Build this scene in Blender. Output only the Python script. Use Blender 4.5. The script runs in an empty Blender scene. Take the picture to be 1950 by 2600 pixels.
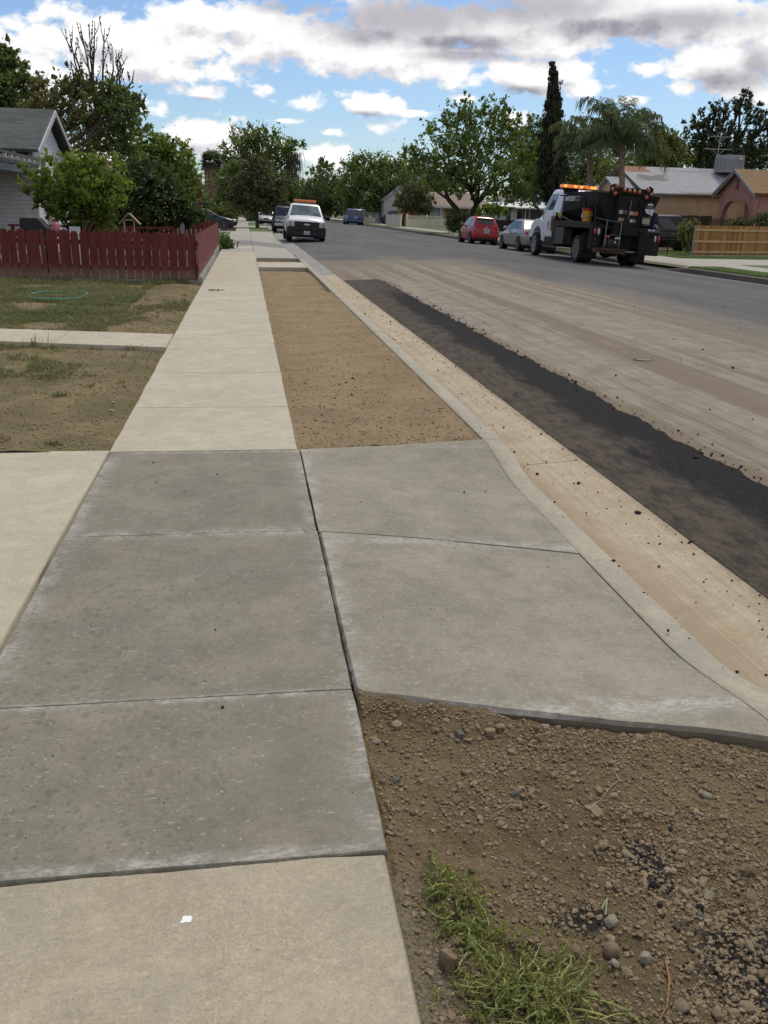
import bpy, bmesh, math, random
import numpy as np
from mathutils import Vector, Matrix, noise as mnoise

random.seed(7)
RAD = math.radians
scene = bpy.context.scene
COL = scene.collection

# ------------------------------------------------------------------ camera
F_PX, CX, CY, CAM_H = 2250.0, 975.0, 1300.0, 1.6
def _n(v): return v / np.linalg.norm(v)
_d = _n(np.array([622 - CX, CY - 525, -F_PX]))                       # street direction in camera axes
_e = _n(np.array([1622 - CX, CY - 550, -F_PX]))                      # a second point of the horizon
_u = _n(np.cross(_e, _d)); _u = _u if _u[1] > 0 else -_u
RW = np.array([np.cross(_d, _u), _d, _u])                            # camera axes -> world
cam_data = bpy.data.cameras.new('camera')
cam = bpy.data.objects.new('camera', cam_data); COL.objects.link(cam)
cam_data.sensor_fit = 'VERTICAL'; cam_data.sensor_height = 36.0; cam_data.sensor_width = 27.0
cam_data.lens = 36.0 * F_PX / 2600.0
cam_data.clip_start = 0.05; cam_data.clip_end = 6000
cam.matrix_world = Matrix.Translation((0, 0, CAM_H)) @ Matrix(RW.tolist()).to_4x4()
scene.camera = cam

# survey helpers: a sight line of the photograph (1659 px wide copy) met at a distance or a height
K = 1950.0 / 1659.0
def ray(px, py): return RW @ np.array([px * K - CX, CY - py * K, -F_PX])
def P(px, py, Y):
    w = ray(px, py); t = Y / w[1]; return Vector((w[0] * t, Y, CAM_H + w[2] * t))
def PXc(px, py, X):
    w = ray(px, py); t = X / w[0]; return Vector((X, w[1] * t, CAM_H + w[2] * t))
def G(px, py, z=0.0):
    w = ray(px, py); t = (z - CAM_H) / w[2]; return Vector((w[0] * t, w[1] * t, z))
def azel(px, py):
    w = ray(px, py); w = w / np.linalg.norm(w)
    return math.degrees(math.atan2(w[0], w[1])), math.degrees(math.asin(w[2]))

# ------------------------------------------------------------------ exposure
scene.view_settings.view_transform = 'Standard'
scene.view_settings.look = 'None'
scene.view_settings.exposure = 0.10
scene.view_settings.gamma = 1.0
scene.view_settings.use_curve_mapping = False
scene.cycles.max_bounces = 6
scene.cycles.transparent_max_bounces = 6

SUN_EL, SUN_AZ = 58.0, 32.0            # height; degrees clockwise from the street direction (+Y)
# ------------------------------------------------------------------ sun (veiled by cloud: soft)
sd = bpy.data.lights.new('sun', 'SUN'); sun = bpy.data.objects.new('sun', sd); COL.objects.link(sun)
sd.energy = 2.25; sd.angle = RAD(12); sd.color = (1.0, 0.93, 0.80)
_s = Vector((math.sin(RAD(SUN_AZ)) * math.cos(RAD(SUN_EL)), math.cos(RAD(SUN_AZ)) * math.cos(RAD(SUN_EL)), math.sin(RAD(SUN_EL))))
sun.rotation_euler = _s.to_track_quat('Z', 'Y').to_euler()
sun.location = (0, 0, 60)

# ------------------------------------------------------------------ node helper
class N:
    def __init__(s, tree): s.t = tree
    def n(s, typ, props=None, **ins):
        nd = s.t.nodes.new(typ)
        for k, v in (props or {}).items(): setattr(nd, k, v)
        for k, v in ins.items():
            key = k.replace('_', ' ')
            if k[0] == 'i' and k[1:].isdigit(): sock = nd.inputs[int(k[1:])]
            else: sock = nd.inputs[key]
            s.set(sock, v)
        return nd
    def set(s, sock, v):
        if isinstance(v, bpy.types.NodeSocket): s.t.links.new(v, sock)
        elif isinstance(v, bpy.types.Node): s.t.links.new(v.outputs[0], sock)
        else:
            if sock.type == 'RGBA' and len(v) == 3: v = (*v, 1)
            sock.default_value = v
    def m(s, op, a, b=0.0, c=None, clamp=False):
        nd = s.t.nodes.new('ShaderNodeMath'); nd.operation = op; nd.use_clamp = clamp
        s.set(nd.inputs[0], a); s.set(nd.inputs[1], b)
        if c is not None: s.set(nd.inputs[2], c)
        return nd.outputs[0]
    def vm(s, op, a, b=(0, 0, 0)):
        nd = s.t.nodes.new('ShaderNodeVectorMath'); nd.operation = op
        s.set(nd.inputs[0], a); s.set(nd.inputs[1], b); return nd.outputs[0]
    def ramp(s, x, a, b, lo=0.0, hi=1.0, smooth=True):
        nd = s.t.nodes.new('ShaderNodeMapRange'); nd.interpolation_type = 'SMOOTHSTEP' if smooth else 'LINEAR'
        s.set(nd.inputs['Value'], x); s.set(nd.inputs['From Min'], a); s.set(nd.inputs['From Max'], b)
        s.set(nd.inputs['To Min'], lo); s.set(nd.inputs['To Max'], hi); return nd.outputs[0]
    def mix(s, f, a, b, mode='MIX'):
        nd = s.t.nodes.new('ShaderNodeMix'); nd.data_type = 'RGBA'; nd.blend_type = mode; nd.clamp_factor = True
        s.set(nd.inputs[0], f); s.set(nd.inputs[6], a); s.set(nd.inputs[7], b); return nd.outputs[2]
    def noise(s, vec, scale, detail=4.0, rough=0.55, dist=0.0):
        nd = s.t.nodes.new('ShaderNodeTexNoise')
        s.set(nd.inputs['Vector'], vec); nd.inputs['Scale'].default_value = scale
        nd.inputs['Detail'].default_value = detail; nd.inputs['Roughness'].default_value = rough
        nd.inputs['Distortion'].default_value = dist; return nd.outputs[0]
    def vor(s, vec, scale, feature='F1', out=0, rnd=1.0):
        nd = s.t.nodes.new('ShaderNodeTexVoronoi'); nd.feature = feature
        s.set(nd.inputs['Vector'], vec); nd.inputs['Scale'].default_value = scale
        nd.inputs['Randomness'].default_value = rnd; return nd.outputs[out]
    def xyz(s, vec):
        nd = s.t.nodes.new('ShaderNodeSeparateXYZ'); s.set(nd.inputs[0], vec); return nd.outputs
    def comb(s, x, y, z=0.0):
        nd = s.t.nodes.new('ShaderNodeCombineXYZ')
        s.set(nd.inputs[0], x); s.set(nd.inputs[1], y); s.set(nd.inputs[2], z); return nd.outputs[0]

# ------------------------------------------------------------------ world: Nishita sky with broken cumulus
world = bpy.data.worlds.new('World'); scene.world = world; world.use_nodes = True
wt = world.node_tree; wt.nodes.clear(); w = N(wt)
SKY = 0.10
sky = wt.nodes.new('ShaderNodeTexSky'); sky.sky_type = 'NISHITA'; sky.sun_disc = False
sky.sun_elevation = RAD(SUN_EL); sky.sun_rotation = RAD(SUN_AZ)
sky.air_density = 1.0; sky.dust_density = 0.6; sky.ozone_density = 2.0
# clouds: sizes and places of the cumulus seen, as (px, py, rx, ry) of the photograph turned into sky angles
CLOUDS = [(270, 95, 330, 75), (60, 150, 110, 45), (610, 95, 290, 62), (160, 200, 120, 40), (1180, 90, 160, 50), (420, 40, 120, 40), (1240, 150, 80, 28), (860, 120, 260, 55), (1020, 60, 330, 75), (1320, 25, 420, 60),
          (930, 150, 130, 36), (1130, 165, 130, 44), (560, 60, 220, 60), (760, 110, 240, 55), (1180, 60, 300, 70), (1500, 50, 240, 60), (320, 140, 240, 40), (1560, 140, 150, 75), (1650, 60, 160, 80), (1480, 190, 60, 22),
          (440, 290, 105, 44), (700, 335, 60, 38), (520, 322, 110, 45), (200, 330, 160, 40), (795, 226, 76, 34)]
SMALL = [(672, 222, 60, 20), (820, 272, 46, 20), (430, 198, 66, 20), (710, 287, 36, 11), (345, 240, 26, 26), (290, 235, 44, 30), (1105, 262, 56, 22), (1010, 215, 36, 10), (1260, 186, 60, 22),
         (1640, 215, 66, 24), (575, 192, 34, 14), (1400, 150, 46, 22), (860, 350, 44, 16), (30, 55, 90, 30), (1360, 215, 40, 10), (900, 245, 30, 8), (620, 260, 40, 8)]
DARKS = [(860, 40, 300, 75), (1080, 15, 380, 70), (1350, 60, 330, 40), (800, 75, 120, 36), (1480, 45, 240, 42), (1580, 175, 110, 40), (1000, 120, 150, 22), (640, 15, 150, 26), (790, 252, 70, 16), (1640, 140, 60, 40),(430,215,50,8),(1120,198,110,14), (1000,92,200,30)]
tc = wt.nodes.new('ShaderNodeTexCoord')
dx, dy, dz = w.xyz(tc.outputs['Generated'])
DEG = 57.29578
az = w.m('MULTIPLY', w.m('ARCTAN2', dx, dy), DEG)
el = w.m('MULTIPLY', w.m('ARCSINE', dz), DEG)
def lumps(uv, items, grow=1.0):
    out = None
    for (px, py, rx, ry) in items:
        a0, e0 = azel(px, py)
        a1, _ = azel(px + rx, py); _, e1 = azel(px, py - ry)
        ru, rv = max(abs(a1 - a0), .2) * grow, max(abs(e1 - e0), .15) * grow
        q = w.vm('MULTIPLY', w.vm('SUBTRACT', uv, (a0, e0, 0)), (1 / ru, 1 / rv, 0))
        ln = wt.nodes.new('ShaderNodeVectorMath'); ln.operation = 'LENGTH'; w.set(ln.inputs[0], q)
        v = w.m('SUBTRACT', 1.0, ln.outputs['Value'])
        if out is None: out = v
        else:
            nd = wt.nodes.new('ShaderNodeMath'); nd.operation = 'SMOOTH_MAX'
            w.set(nd.inputs[0], out); w.set(nd.inputs[1], v); nd.inputs[2].default_value = 0.18; out = nd.outputs[0]
    return out
def dens(uv):
    base = w.m('MAXIMUM', lumps(uv, CLOUDS), w.m('SUBTRACT', w.m('MULTIPLY', lumps(uv, SMALL), 0.62), 0.04))
    st = w.vm('MULTIPLY', uv, (0.62, 1.0, 1.0))
    n1 = w.noise(st, 0.30, 3.0, 0.5, 0.2)
    n2 = w.noise(st, 0.95, 9.0, 0.60, 0.1)
    n = w.m('ADD', w.m('MULTIPLY', w.m('SUBTRACT', n1, 0.5), 1.0), w.m('MULTIPLY', w.m('SUBTRACT', n2, 0.5), 2.1))
    return w.m('ADD', w.m('MAXIMUM', w.m('MULTIPLY', base, 0.9), -0.8), n)
uv = w.comb(az, el)
D0 = dens(uv)
D1 = dens(w.vm('ADD', uv, (0.25, 0.75, 0.0)))
alpha = w.ramp(D0, -0.12, 0.34)
lit = w.ramp(w.m('SUBTRACT', D0, D1), -0.85, 0.25)
thick = w.ramp(D0, 0.5, 1.6)
dark = w.ramp(w.m('ADD', lumps(uv, DARKS), w.m('MULTIPLY', w.m('SUBTRACT', w.noise(uv, 0.5, 7.0, 0.6, 0.2), 0.5), 1.0)), -0.2, 0.85)
ccol = w.mix(lit, (0.62, 0.615, 0.665), (1.0, 0.99, 0.975))
ccol = w.mix(w.m('MULTIPLY', thick, 0.2), ccol, (0.68, 0.67, 0.72))
ccol = w.mix(w.m('MULTIPLY', dark, 0.95), ccol, w.mix(w.m('MULTIPLY', lit, 0.85), (0.27, 0.26, 0.31), (0.50, 0.485, 0.53)))
# higher overhead (out of frame) the same broken cloud deck goes on
pl = w.vm('DIVIDE', tc.outputs['Generated'], w.comb(w.m('ADD', dz, 0.12), w.m('ADD', dz, 0.12), 1.0))
hn = w.noise(pl, 1.3, 6.0, 0.55)
ha = w.ramp(hn, 0.40, 0.56)
hc = w.mix(w.ramp(w.noise(pl, 2.1, 5.0, 0.55), 0.35, 0.65), (0.45, 0.44, 0.49), (1.0, 0.985, 0.96))
high = w.ramp(el, 14.0, 22.0)
behind = w.m('MAXIMUM', w.ramp(az, 45.0, 60.0), w.ramp(az, -45.0, -30.0, 1.0, 0.0))
high = w.m('MAXIMUM', high, behind)
alpha = w.m('ADD', w.m('MULTIPLY', alpha, w.m('SUBTRACT', 1.0, high)), w.m('MULTIPLY', ha, high))
ccol = w.mix(high, ccol, hc)
skyc = w.mix(1.0, sky.outputs[0], (0.80, 0.92, 1.08), 'MULTIPLY')
ccs = w.vm('MULTIPLY', ccol, (1 / SKY, 1 / SKY, 1 / SKY))
fin = w.mix(alpha, skyc, ccs)
bg = w.n('ShaderNodeBackground', None, Color=fin, Strength=SKY)
wo = wt.nodes.new('ShaderNodeOutputWorld'); wt.links.new(bg.outputs[0], wo.inputs[0])

# ------------------------------------------------------------------ objects, tags
def tag(o, label=None, cat=None, group=None, kind=None):
    if label: o['label'] = label
    if cat: o['category'] = cat
    if group: o['group'] = group
    if kind: o['kind'] = kind
    return o
def thing(name, label, cat, loc=(0, 0, 0), rz=0.0, group=None, tilt=0.0):
    o = bpy.data.objects.new(name, None); COL.objects.link(o)
    o.empty_display_size = 0.2
    o.location = loc
    o.rotation_mode = 'ZYX' if False else 'XYZ'
    if tilt: o.rotation_euler = (Matrix.Rotation(tilt, 3, 'Y') @ Matrix.Rotation(rz, 3, 'Z')).to_euler()
    else: o.rotation_euler = (0, 0, rz)
    return tag(o, label, cat, group)
def copy_tree(o, parent=None):
    c = o.copy(); COL.objects.link(c)
    if parent is not None: c.parent = parent
    for ch in o.children: copy_tree(ch, c)
    return c

class MB:
    """collects simple solids and links them as one mesh object"""
    def __init__(s): s.v = []; s.f = []; s.m = []
    def add(s, vs, fs, mi=0):
        b = len(s.v); s.v += [tuple(x) for x in vs]; s.f += [tuple(i + b for i in f) for f in fs]; s.m += [mi] * len(fs); return s
    def box(s, c, sz, rz=0.0, mi=0, ry=0.0, rx=0.0):
        M = Matrix.Rotation(rz, 3, 'Z') @ Matrix.Rotation(ry, 3, 'Y') @ Matrix.Rotation(rx, 3, 'X')
        c = Vector(c); vs = []
        for k in range(8):
            q = Vector(((k & 1) - .5, ((k >> 1) & 1) - .5, (k >> 2) - .5))
            vs.append(c + M @ Vector((q.x * sz[0], q.y * sz[1], q.z * sz[2])))
        return s.add(vs, [(0, 2, 3, 1), (4, 5, 7, 6), (0, 1, 5, 4), (2, 6, 7, 3), (0, 4, 6, 2), (1, 3, 7, 5)], mi)
    def hexa(s, b, t, mi=0):
        return s.add(list(b) + list(t), [(3, 2, 1, 0), (4, 5, 6, 7), (0, 1, 5, 4), (1, 2, 6, 5), (2, 3, 7, 6), (3, 0, 4, 7)], mi)
    def prism(s, poly, axis, a, b, mi=0):
        n = len(poly); vs = []
        for q in (a, b):
            for (u, v) in poly:
                vs.append({'x': (q, u, v), 'y': (u, q, v), 'z': (u, v, q)}[axis])
        fs = [tuple(range(n - 1, -1, -1)), tuple(range(n, 2 * n))] + [(i, (i + 1) % n, n + (i + 1) % n, n + i) for i in range(n)]
        return s.add(vs, fs, mi)
    def tube(s, pts, rads, n=8, mi=0, caps=True):
        pts = [Vector(p) for p in pts]; L = len(pts); vs = []; ref = None
        for i, p in enumerate(pts):
            d = (pts[min(i + 1, L - 1)] - pts[max(i - 1, 0)]).normalized()
            if ref is None: ref = d.orthogonal().normalized()
            ref = (ref - d * ref.dot(d))
            ref = ref.normalized() if ref.length > 1e-6 else d.orthogonal().normalized()
            b = d.cross(ref); r = rads[i] if hasattr(rads, '__len__') else rads
            for k in range(n):
                a = 2 * math.pi * k / n; vs.append(p + (ref * math.cos(a) + b * math.sin(a)) * r)
        fs = [(i * n + k, i * n + (k + 1) % n, (i + 1) * n + (k + 1) % n, (i + 1) * n + k) for i in range(L - 1) for k in range(n)]
        if caps: fs += [tuple(range(n - 1, -1, -1)), tuple(range((L - 1) * n, L * n))]
        return s.add(vs, fs, mi)
    def loft(s, rings, mi=0, caps=True):
        n = len(rings[0]); vs = [p for r in rings for p in r]
        fs = [(i * n + k, i * n + (k + 1) % n, (i + 1) * n + (k + 1) % n, (i + 1) * n + k) for i in range(len(rings) - 1) for k in range(n)]
        if caps: fs += [tuple(range(n - 1, -1, -1)), tuple(range((len(rings) - 1) * n, len(rings) * n))]
        return s.add(vs, fs, mi)
    def ball(s, c, r, mi=0, nu=10, nv=6, j=0.0):
        c = Vector(c); r = r if hasattr(r, '__len__') else (r, r, r); vs = []
        for i in range(1, nv):
            a = math.pi * i / nv
            for k in range(nu):
                b = 2 * math.pi * k / nu; q = 1 + random.uniform(-j, j)
                vs.append(c + Vector((r[0] * math.sin(a) * math.cos(b) * q, r[1] * math.sin(a) * math.sin(b) * q, r[2] * math.cos(a) * q)))
        t = len(vs); vs += [c + Vector((0, 0, r[2])), c - Vector((0, 0, r[2]))]
        fs = [(i * nu + k, (i + 1) * nu + k, (i + 1) * nu + (k + 1) % nu, i * nu + (k + 1) % nu) for i in range(nv - 2) for k in range(nu)]
        fs += [(t, k, (k + 1) % nu) for k in range(nu)] + [(t + 1, (nv - 2) * nu + (k + 1) % nu, (nv - 2) * nu + k) for k in range(nu)]
        return s.add(vs, fs, mi)
    def build(s, name, mats, parent=None, smooth=0, bevel=0.0, fix=True):
        me = bpy.data.meshes.new(name)
        me.from_pydata(s.v, [], s.f)
        mats = mats if isinstance(mats, (list, tuple)) else [mats]
        for q in mats: me.materials.append(q)
        if len(mats) > 1: me.polygons.foreach_set('material_index', s.m)
        if bevel or fix:
            bm = bmesh.new(); bm.from_mesh(me)
            if fix: bmesh.ops.recalc_face_normals(bm, faces=bm.faces)
            if bevel:
                ed = [e for e in bm.edges if len(e.link_faces) == 2 and e.calc_face_angle(0) > RAD(28)]
                bmesh.ops.bevel(bm, geom=ed, offset=bevel, segments=2, profile=.6, affect='EDGES', clamp_overlap=True)
            bm.to_mesh(me); bm.free()
        if smooth:
            me.shade_smooth(); me.set_sharp_from_angle(angle=RAD(smooth))
        me.update()
        o = bpy.data.objects.new(name, me); COL.objects.link(o)
        if parent is not None: o.parent = parent
        return o
def np_mesh(name, V, faces_n, mat, parent=None, smooth=False):
    """V (M,3); consecutive runs of faces_n vertices make the faces"""
    V = np.asarray(V, dtype=np.float32); M = len(V); nf = M // faces_n
    me = bpy.data.meshes.new(name)
    me.vertices.add(M); me.vertices.foreach_set('co', V.ravel())
    me.loops.add(M); me.loops.foreach_set('vertex_index', np.arange(M, dtype=np.int32))
    me.polygons.add(nf); me.polygons.foreach_set('loop_start', np.arange(nf, dtype=np.int32) * faces_n)
    me.materials.append(mat); me.update(calc_edges=True)
    o = bpy.data.objects.new(name, me); COL.objects.link(o)
    if parent is not None: o.parent = parent
    return o
def grid(name, xs, ys, zf, mat, kind='structure', smooth=True):
    nx, ny = len(xs), len(ys)
    vs = [zf(x, y) for y in ys for x in xs]
    vs = [v if isinstance(v, tuple) else (x, y, v) for v, (x, y) in zip(vs, [(x, y) for y in ys for x in xs])]
    fs = [(j * nx + i, j * nx + i + 1, (j + 1) * nx + i + 1, (j + 1) * nx + i) for j in range(ny - 1) for i in range(nx - 1)]
    me = bpy.data.meshes.new(name); me.from_pydata(vs, [], fs); me.materials.append(mat)
    if smooth: me.shade_smooth()
    o = bpy.data.objects.new(name, me); COL.objects.link(o); o['kind'] = kind
    return o
def lin(a, b, n): return [a + (b - a) * i / (n - 1) for i in range(n)]
# ------------------------------------------------------------------ materials
def new_mat(name):
    m = bpy.data.materials.new(name); m.use_nodes = True; t = m.node_tree; t.nodes.clear(); q = N(t)
    b = t.nodes.new('ShaderNodeBsdfPrincipled'); o = t.nodes.new('ShaderNodeOutputMaterial'); t.links.new(b.outputs[0], o.inputs[0])
    return m, q, b
_cache = {}
def M_(name, col, rough=0.6, var=0.12, scale=6.0, metal=0.0, bump=0.0, bscale=40.0, col2=None, coat=0.0, emit=0.0, spec=0.4, stretch=(1, 1, 1), thr=(0.35, 0.68)):
    if name in _cache: return _cache[name]
    m, q, b = new_mat(name)
    tc = q.n('ShaderNodeTexCoord'); v = q.vm('MULTIPLY', tc.outputs['Object'], stretch)
    c2 = col2 or tuple(max(0, c * (1 - 2.2 * var)) for c in col)
    nz = q.noise(v, scale, 6.0, 0.6)
    c = q.mix(q.ramp(nz, *thr), c2, col)
    q.set(b.inputs['Base Color'], c)
    q.set(b.inputs['Roughness'], q.ramp(q.noise(v, scale * 2.3, 3.0), 0.3, 0.7, max(0.02, rough - 0.08), min(1, rough + 0.08)))
    b.inputs['Metallic'].default_value = metal; b.inputs['Specular IOR Level'].default_value = spec
    b.inputs['Coat Weight'].default_value = coat; b.inputs['Coat Roughness'].default_value = 0.06
    if emit: q.set(b.inputs['Emission Color'], (*col, 1)); b.inputs['Emission Strength'].default_value = emit
    if bump:
        bp = q.n('ShaderNodeBump', None, Strength=bump, Height=q.noise(v, bscale, 5.0, 0.6)); bp.inputs['Distance'].default_value = 0.01
        q.set(b.inputs['Normal'], bp)
    _cache[name] = m; return m
def glass_mat(name='window_glass', col=(0.02, 0.028, 0.03), rough=0.14):
    return M_(name, col, rough, 0.1, 3.0, spec=0.55)
def paint(name, col, dirt=(0.25, 0.2, 0.15), metal=0.0, coat=.22):
    if name in _cache: return _cache[name]
    m, q, b = new_mat(name)
    tc = q.n('ShaderNodeTexCoord'); x, y, z = q.xyz(tc.outputs['Object'])
    nz = q.noise(tc.outputs['Object'], 3.0, 6.0, 0.65)
    d = q.m('MULTIPLY', q.ramp(q.m('ADD', z, q.m('MULTIPLY', nz, 0.5)), 0.35, 0.95, 0.45, 0.06), nz)   # road dust thrown up low on the body
    q.set(b.inputs['Base Color'], q.mix(d, col, dirt))
    q.set(b.inputs['Roughness'], q.ramp(nz, 0.3, 0.7, 0.22, 0.4)); b.inputs['Metallic'].default_value = metal
    b.inputs['Coat Weight'].default_value = coat; b.inputs['Coat Roughness'].default_value = 0.12; b.inputs['Specular IOR Level'].default_value = 0.35
    _cache[name] = m; return m
def lamp_glass(name, col, emit=0.0): return M_(name, col, 0.15, 0.15, 30.0, spec=0.8, emit=emit)

def pos(q): return q.n('ShaderNodeNewGeometry').outputs['Position']
# concrete, cured; colours of the slab itself with stains, pits, trowel streaks
def concrete(name, base, dark, warm, spots=0.0, pits=0.5, chalk=0.0, streak=0.0, warm_amt=0.5, edges=(), flow=False):
    m, q, b = new_mat(name); p = pos(q)
    big = q.noise(p, 1.1, 5.0, 0.6, 0.3); mid = q.noise(p, 6.0, 6.0, 0.65); fine = q.noise(p, 160.0, 4.0, 0.7)
    c = q.mix(q.ramp(big, 0.34, 0.66), dark, base)
    c = q.mix(q.m('MULTIPLY', q.ramp(q.noise(p, 2.3, 6.0, 0.7, 0.6), 0.46, 0.70), warm_amt), c, warm)
    c = q.mix(q.m('MULTIPLY', q.ramp(mid, 0.42, 0.7), 0.35), c, tuple(x * 0.74 for x in dark))
    c = q.mix(q.m('MULTIPLY', q.ramp(fine, 0.40, 0.62), 0.55), c, tuple(x * 0.58 for x in dark))
    c = q.mix(q.m('MULTIPLY', q.ramp(q.noise(p, 55.0, 5.0, 0.75), 0.48, 0.66), 0.42), c, tuple(min(1, x * 1.28) for x in base))
    c = q.mix(q.m('MULTIPLY', q.ramp(q.noise(p, 30.0, 6.0, 0.78), 0.50, 0.64), 0.34), c, tuple(x * 0.6 for x in dark))
    c = q.mix(q.m('MULTIPLY', q.ramp(q.noise(p, 420.0, 2.0, 0.6), 0.5, 0.75), 0.34), c, tuple(min(1, x * 1.4) for x in base))
    # broom / trowel streaks across the walk
    st = q.noise(q.vm('MULTIPLY', p, (1.2, 26.0, 1.0)), 4.0, 5.0, 0.65)
    c = q.mix(q.m('MULTIPLY', q.ramp(st, 0.45, 0.72), 0.10 + streak), c, tuple(min(1, x * 1.22) for x in base))
    c = q.mix(q.m('MULTIPLY', q.ramp(q.noise(p, 3.4, 9.0, 0.78, 0.5), 0.44, 0.60), 0.38), c, tuple(x * 0.80 for x in dark))
    c = q.mix(q.m('MULTIPLY', q.ramp(q.noise(q.vm('ADD', p, (7.1, 3.3, 0)), 2.6, 9.0, 0.78, 0.4), 0.47, 0.62), 0.30), c, tuple(min(1, x * 1.16) for x in base))
    if spots:   # half-buried stones showing as rings and pale dots
        wv = q.vm('ADD', p, q.vm('MULTIPLY', q.n('ShaderNodeTexNoise', None, Vector=p, Scale=14.0).outputs[1], (0.02, 0.02, 0.0)))
        sx, sy, sz = q.xyz(p); near = q.ramp(sy, 6.2, 2.6, 0.28, 1.0)
        west = q.ramp(q.m('ADD', sx, q.m('MULTIPLY', q.noise(p, 3.0, 3.0), 0.5)), 0.75, -0.35)
        d1 = q.vor(q.vm('MULTIPLY', wv, (1.0, 0.8, 1.0)), 26.0)
        keep = q.ramp(q.xyz(q.vor(q.vm('MULTIPLY', wv, (1.0, 0.8, 1.0)), 26.0, out=1))[0], 0.22, 0.42)
        blot = q.m('MULTIPLY', q.ramp(q.m('ADD', q.m('SUBTRACT', d1, q.m('MULTIPLY', q.xyz(q.vor(q.vm('MULTIPLY', wv, (1.0, 0.8, 1.0)), 26.0, out=1))[2], 0.26)), q.m('MULTIPLY', q.m('SUBTRACT', q.noise(p, 90.0, 3.0, 0.7), 0.5), 0.35)), 0.20, 0.04), keep)
        c = q.mix(q.m('MULTIPLY', q.m('MULTIPLY', blot, 0.46 * spots), q.m('MULTIPLY', near, west)), c, tuple(x * 0.52 for x in dark))
        d5 = q.vor(wv, 41.0); k5 = q.ramp(q.xyz(q.vor(wv, 41.0, out=1))[0], 0.45, 0.6)
        b5 = q.m('MULTIPLY', q.ramp(q.m('ADD', d5, q.m('MULTIPLY', q.m('SUBTRACT', q.noise(p, 120.0, 3.0, 0.7), 0.5), 0.3)), 0.36, 0.18), k5)
        c = q.mix(q.m('MULTIPLY', q.m('MULTIPLY', b5, 0.50 * spots), q.m('MULTIPLY', near, west)), c, tuple(x * 0.50 for x in dark))
        pin = q.m('MULTIPLY', q.ramp(d1, 0.13, 0.07), q.ramp(q.xyz(q.vor(q.vm('MULTIPLY', wv, (1.0, 0.8, 1.0)), 26.0, out=1))[1], 0.80, 0.86))
        c = q.mix(q.m('MULTIPLY', pin, q.m('MULTIPLY', 0.6, near)), c, (0.46, 0.43, 0.38))
        d2 = q.vor(wv, 46.0); k2 = q.ramp(q.xyz(q.vor(wv, 46.0, out=1))[0], 0.90, 0.93)
        c = q.mix(q.m('MULTIPLY', q.m('MULTIPLY', q.ramp(d2, 0.24, 0.14), k2), 0.4), c, (0.46, 0.43, 0.38))
        # nicks and pale scratches
        d3 = q.vor(q.vm('MULTIPLY', wv, (16.0, 42.0, 1.0)), 1.0); k3 = q.ramp(q.xyz(q.vor(q.vm('MULTIPLY', wv, (16.0, 42.0, 1.0)), 1.0, out=1))[2], 0.84, 0.88)
        c = q.mix(q.m('MULTIPLY', q.m('MULTIPLY', q.ramp(d3, 0.22, 0.10), k3), 0.35), c, (0.46, 0.43, 0.38))
    if flow:   # silt lines left by running water along the gutter
        fx, fy, fz = q.xyz(p)
        sl = q.noise(q.vm('MULTIPLY', p, (30.0, 0.35, 1.0)), 1.3, 7.0, 0.72)
        c = q.mix(q.m('MULTIPLY', q.ramp(sl, 0.44, 0.64), 0.42), c, (0.27, 0.195, 0.115))
        c = q.mix(q.m('MULTIPLY', q.ramp(sl, 0.46, 0.32), 0.30), c, (0.52, 0.455, 0.345))
        silt = q.ramp(q.m('ADD', fx, q.m('MULTIPLY', q.m('SUBTRACT', q.noise(q.vm('MULTIPLY', p, (1.0, 0.4, 1.0)), 5.0, 7.0, 0.75), 0.5), 0.28)), 2.10, 1.93)
        c = q.mix(q.m('MULTIPLY', silt, 0.55), c, (0.255, 0.185, 0.11))
        lip = q.ramp(q.m('ADD', fx, q.m('MULTIPLY', q.m('SUBTRACT', q.noise(p, 14.0, 6.0, 0.75), 0.5), 0.22)), 2.36, 2.44)
        c = q.mix(q.m('MULTIPLY', lip, 0.5), c, (0.14, 0.11, 0.08))
    if chalk:   # white laitance smeared along the joints
        x, y, z = q.xyz(p)
        e = None
        for (ax, at_, w_) in edges:
            dd = q.ramp(q.m('ABSOLUTE', q.m('SUBTRACT', {'x': x, 'y': y}[ax], at_)), 0.0, w_, 1.0, 0.0)
            e = dd if e is None else q.m('MAXIMUM', e, dd)
        nz = q.ramp(q.noise(p, 5.0, 9.0, 0.78, 0.4), 0.42, 0.60)
        fl = q.ramp(q.noise(q.vm('MULTIPLY', p, (0.4, 1.0, 1.0)), 75.0, 4.0, 0.75), 0.40, 0.58)
        c = q.mix(q.m('MULTIPLY', q.m('MULTIPLY', e, q.m('ADD', q.m('MULTIPLY', nz, 0.95), 0.04)), q.m('MULTIPLY', q.m('ADD', q.m('MULTIPLY', fl, 1.2), 0.35), chalk)), c, (0.56, 0.55, 0.53))
    pit = q.m('MULTIPLY', q.ramp(q.vor(p, 75.0), 0.17, 0.09), q.ramp(q.xyz(q.vor(p, 75.0, out=1))[0], 0.72, 0.76))
    c = q.mix(q.m('MULTIPLY', pit, pits), c, tuple(x * 0.38 for x in dark))
    q.set(b.inputs['Base Color'], c)
    q.set(b.inputs['Roughness'], q.ramp(mid, 0.3, 0.7, 0.72, 0.92)); b.inputs['Specular IOR Level'].default_value = 0.3
    h = q.m('ADD', q.m('MULTIPLY', fine, 0.5), q.m('MULTIPLY', mid, 0.8))
    h = q.m('SUBTRACT', h, q.m('MULTIPLY', pit, 1.5))
    bp = q.n('ShaderNodeBump', None, Strength=0.35, Height=h); bp.inputs['Distance'].default_value = 0.003
    q.set(b.inputs['Normal'], bp)
    return m
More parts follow.
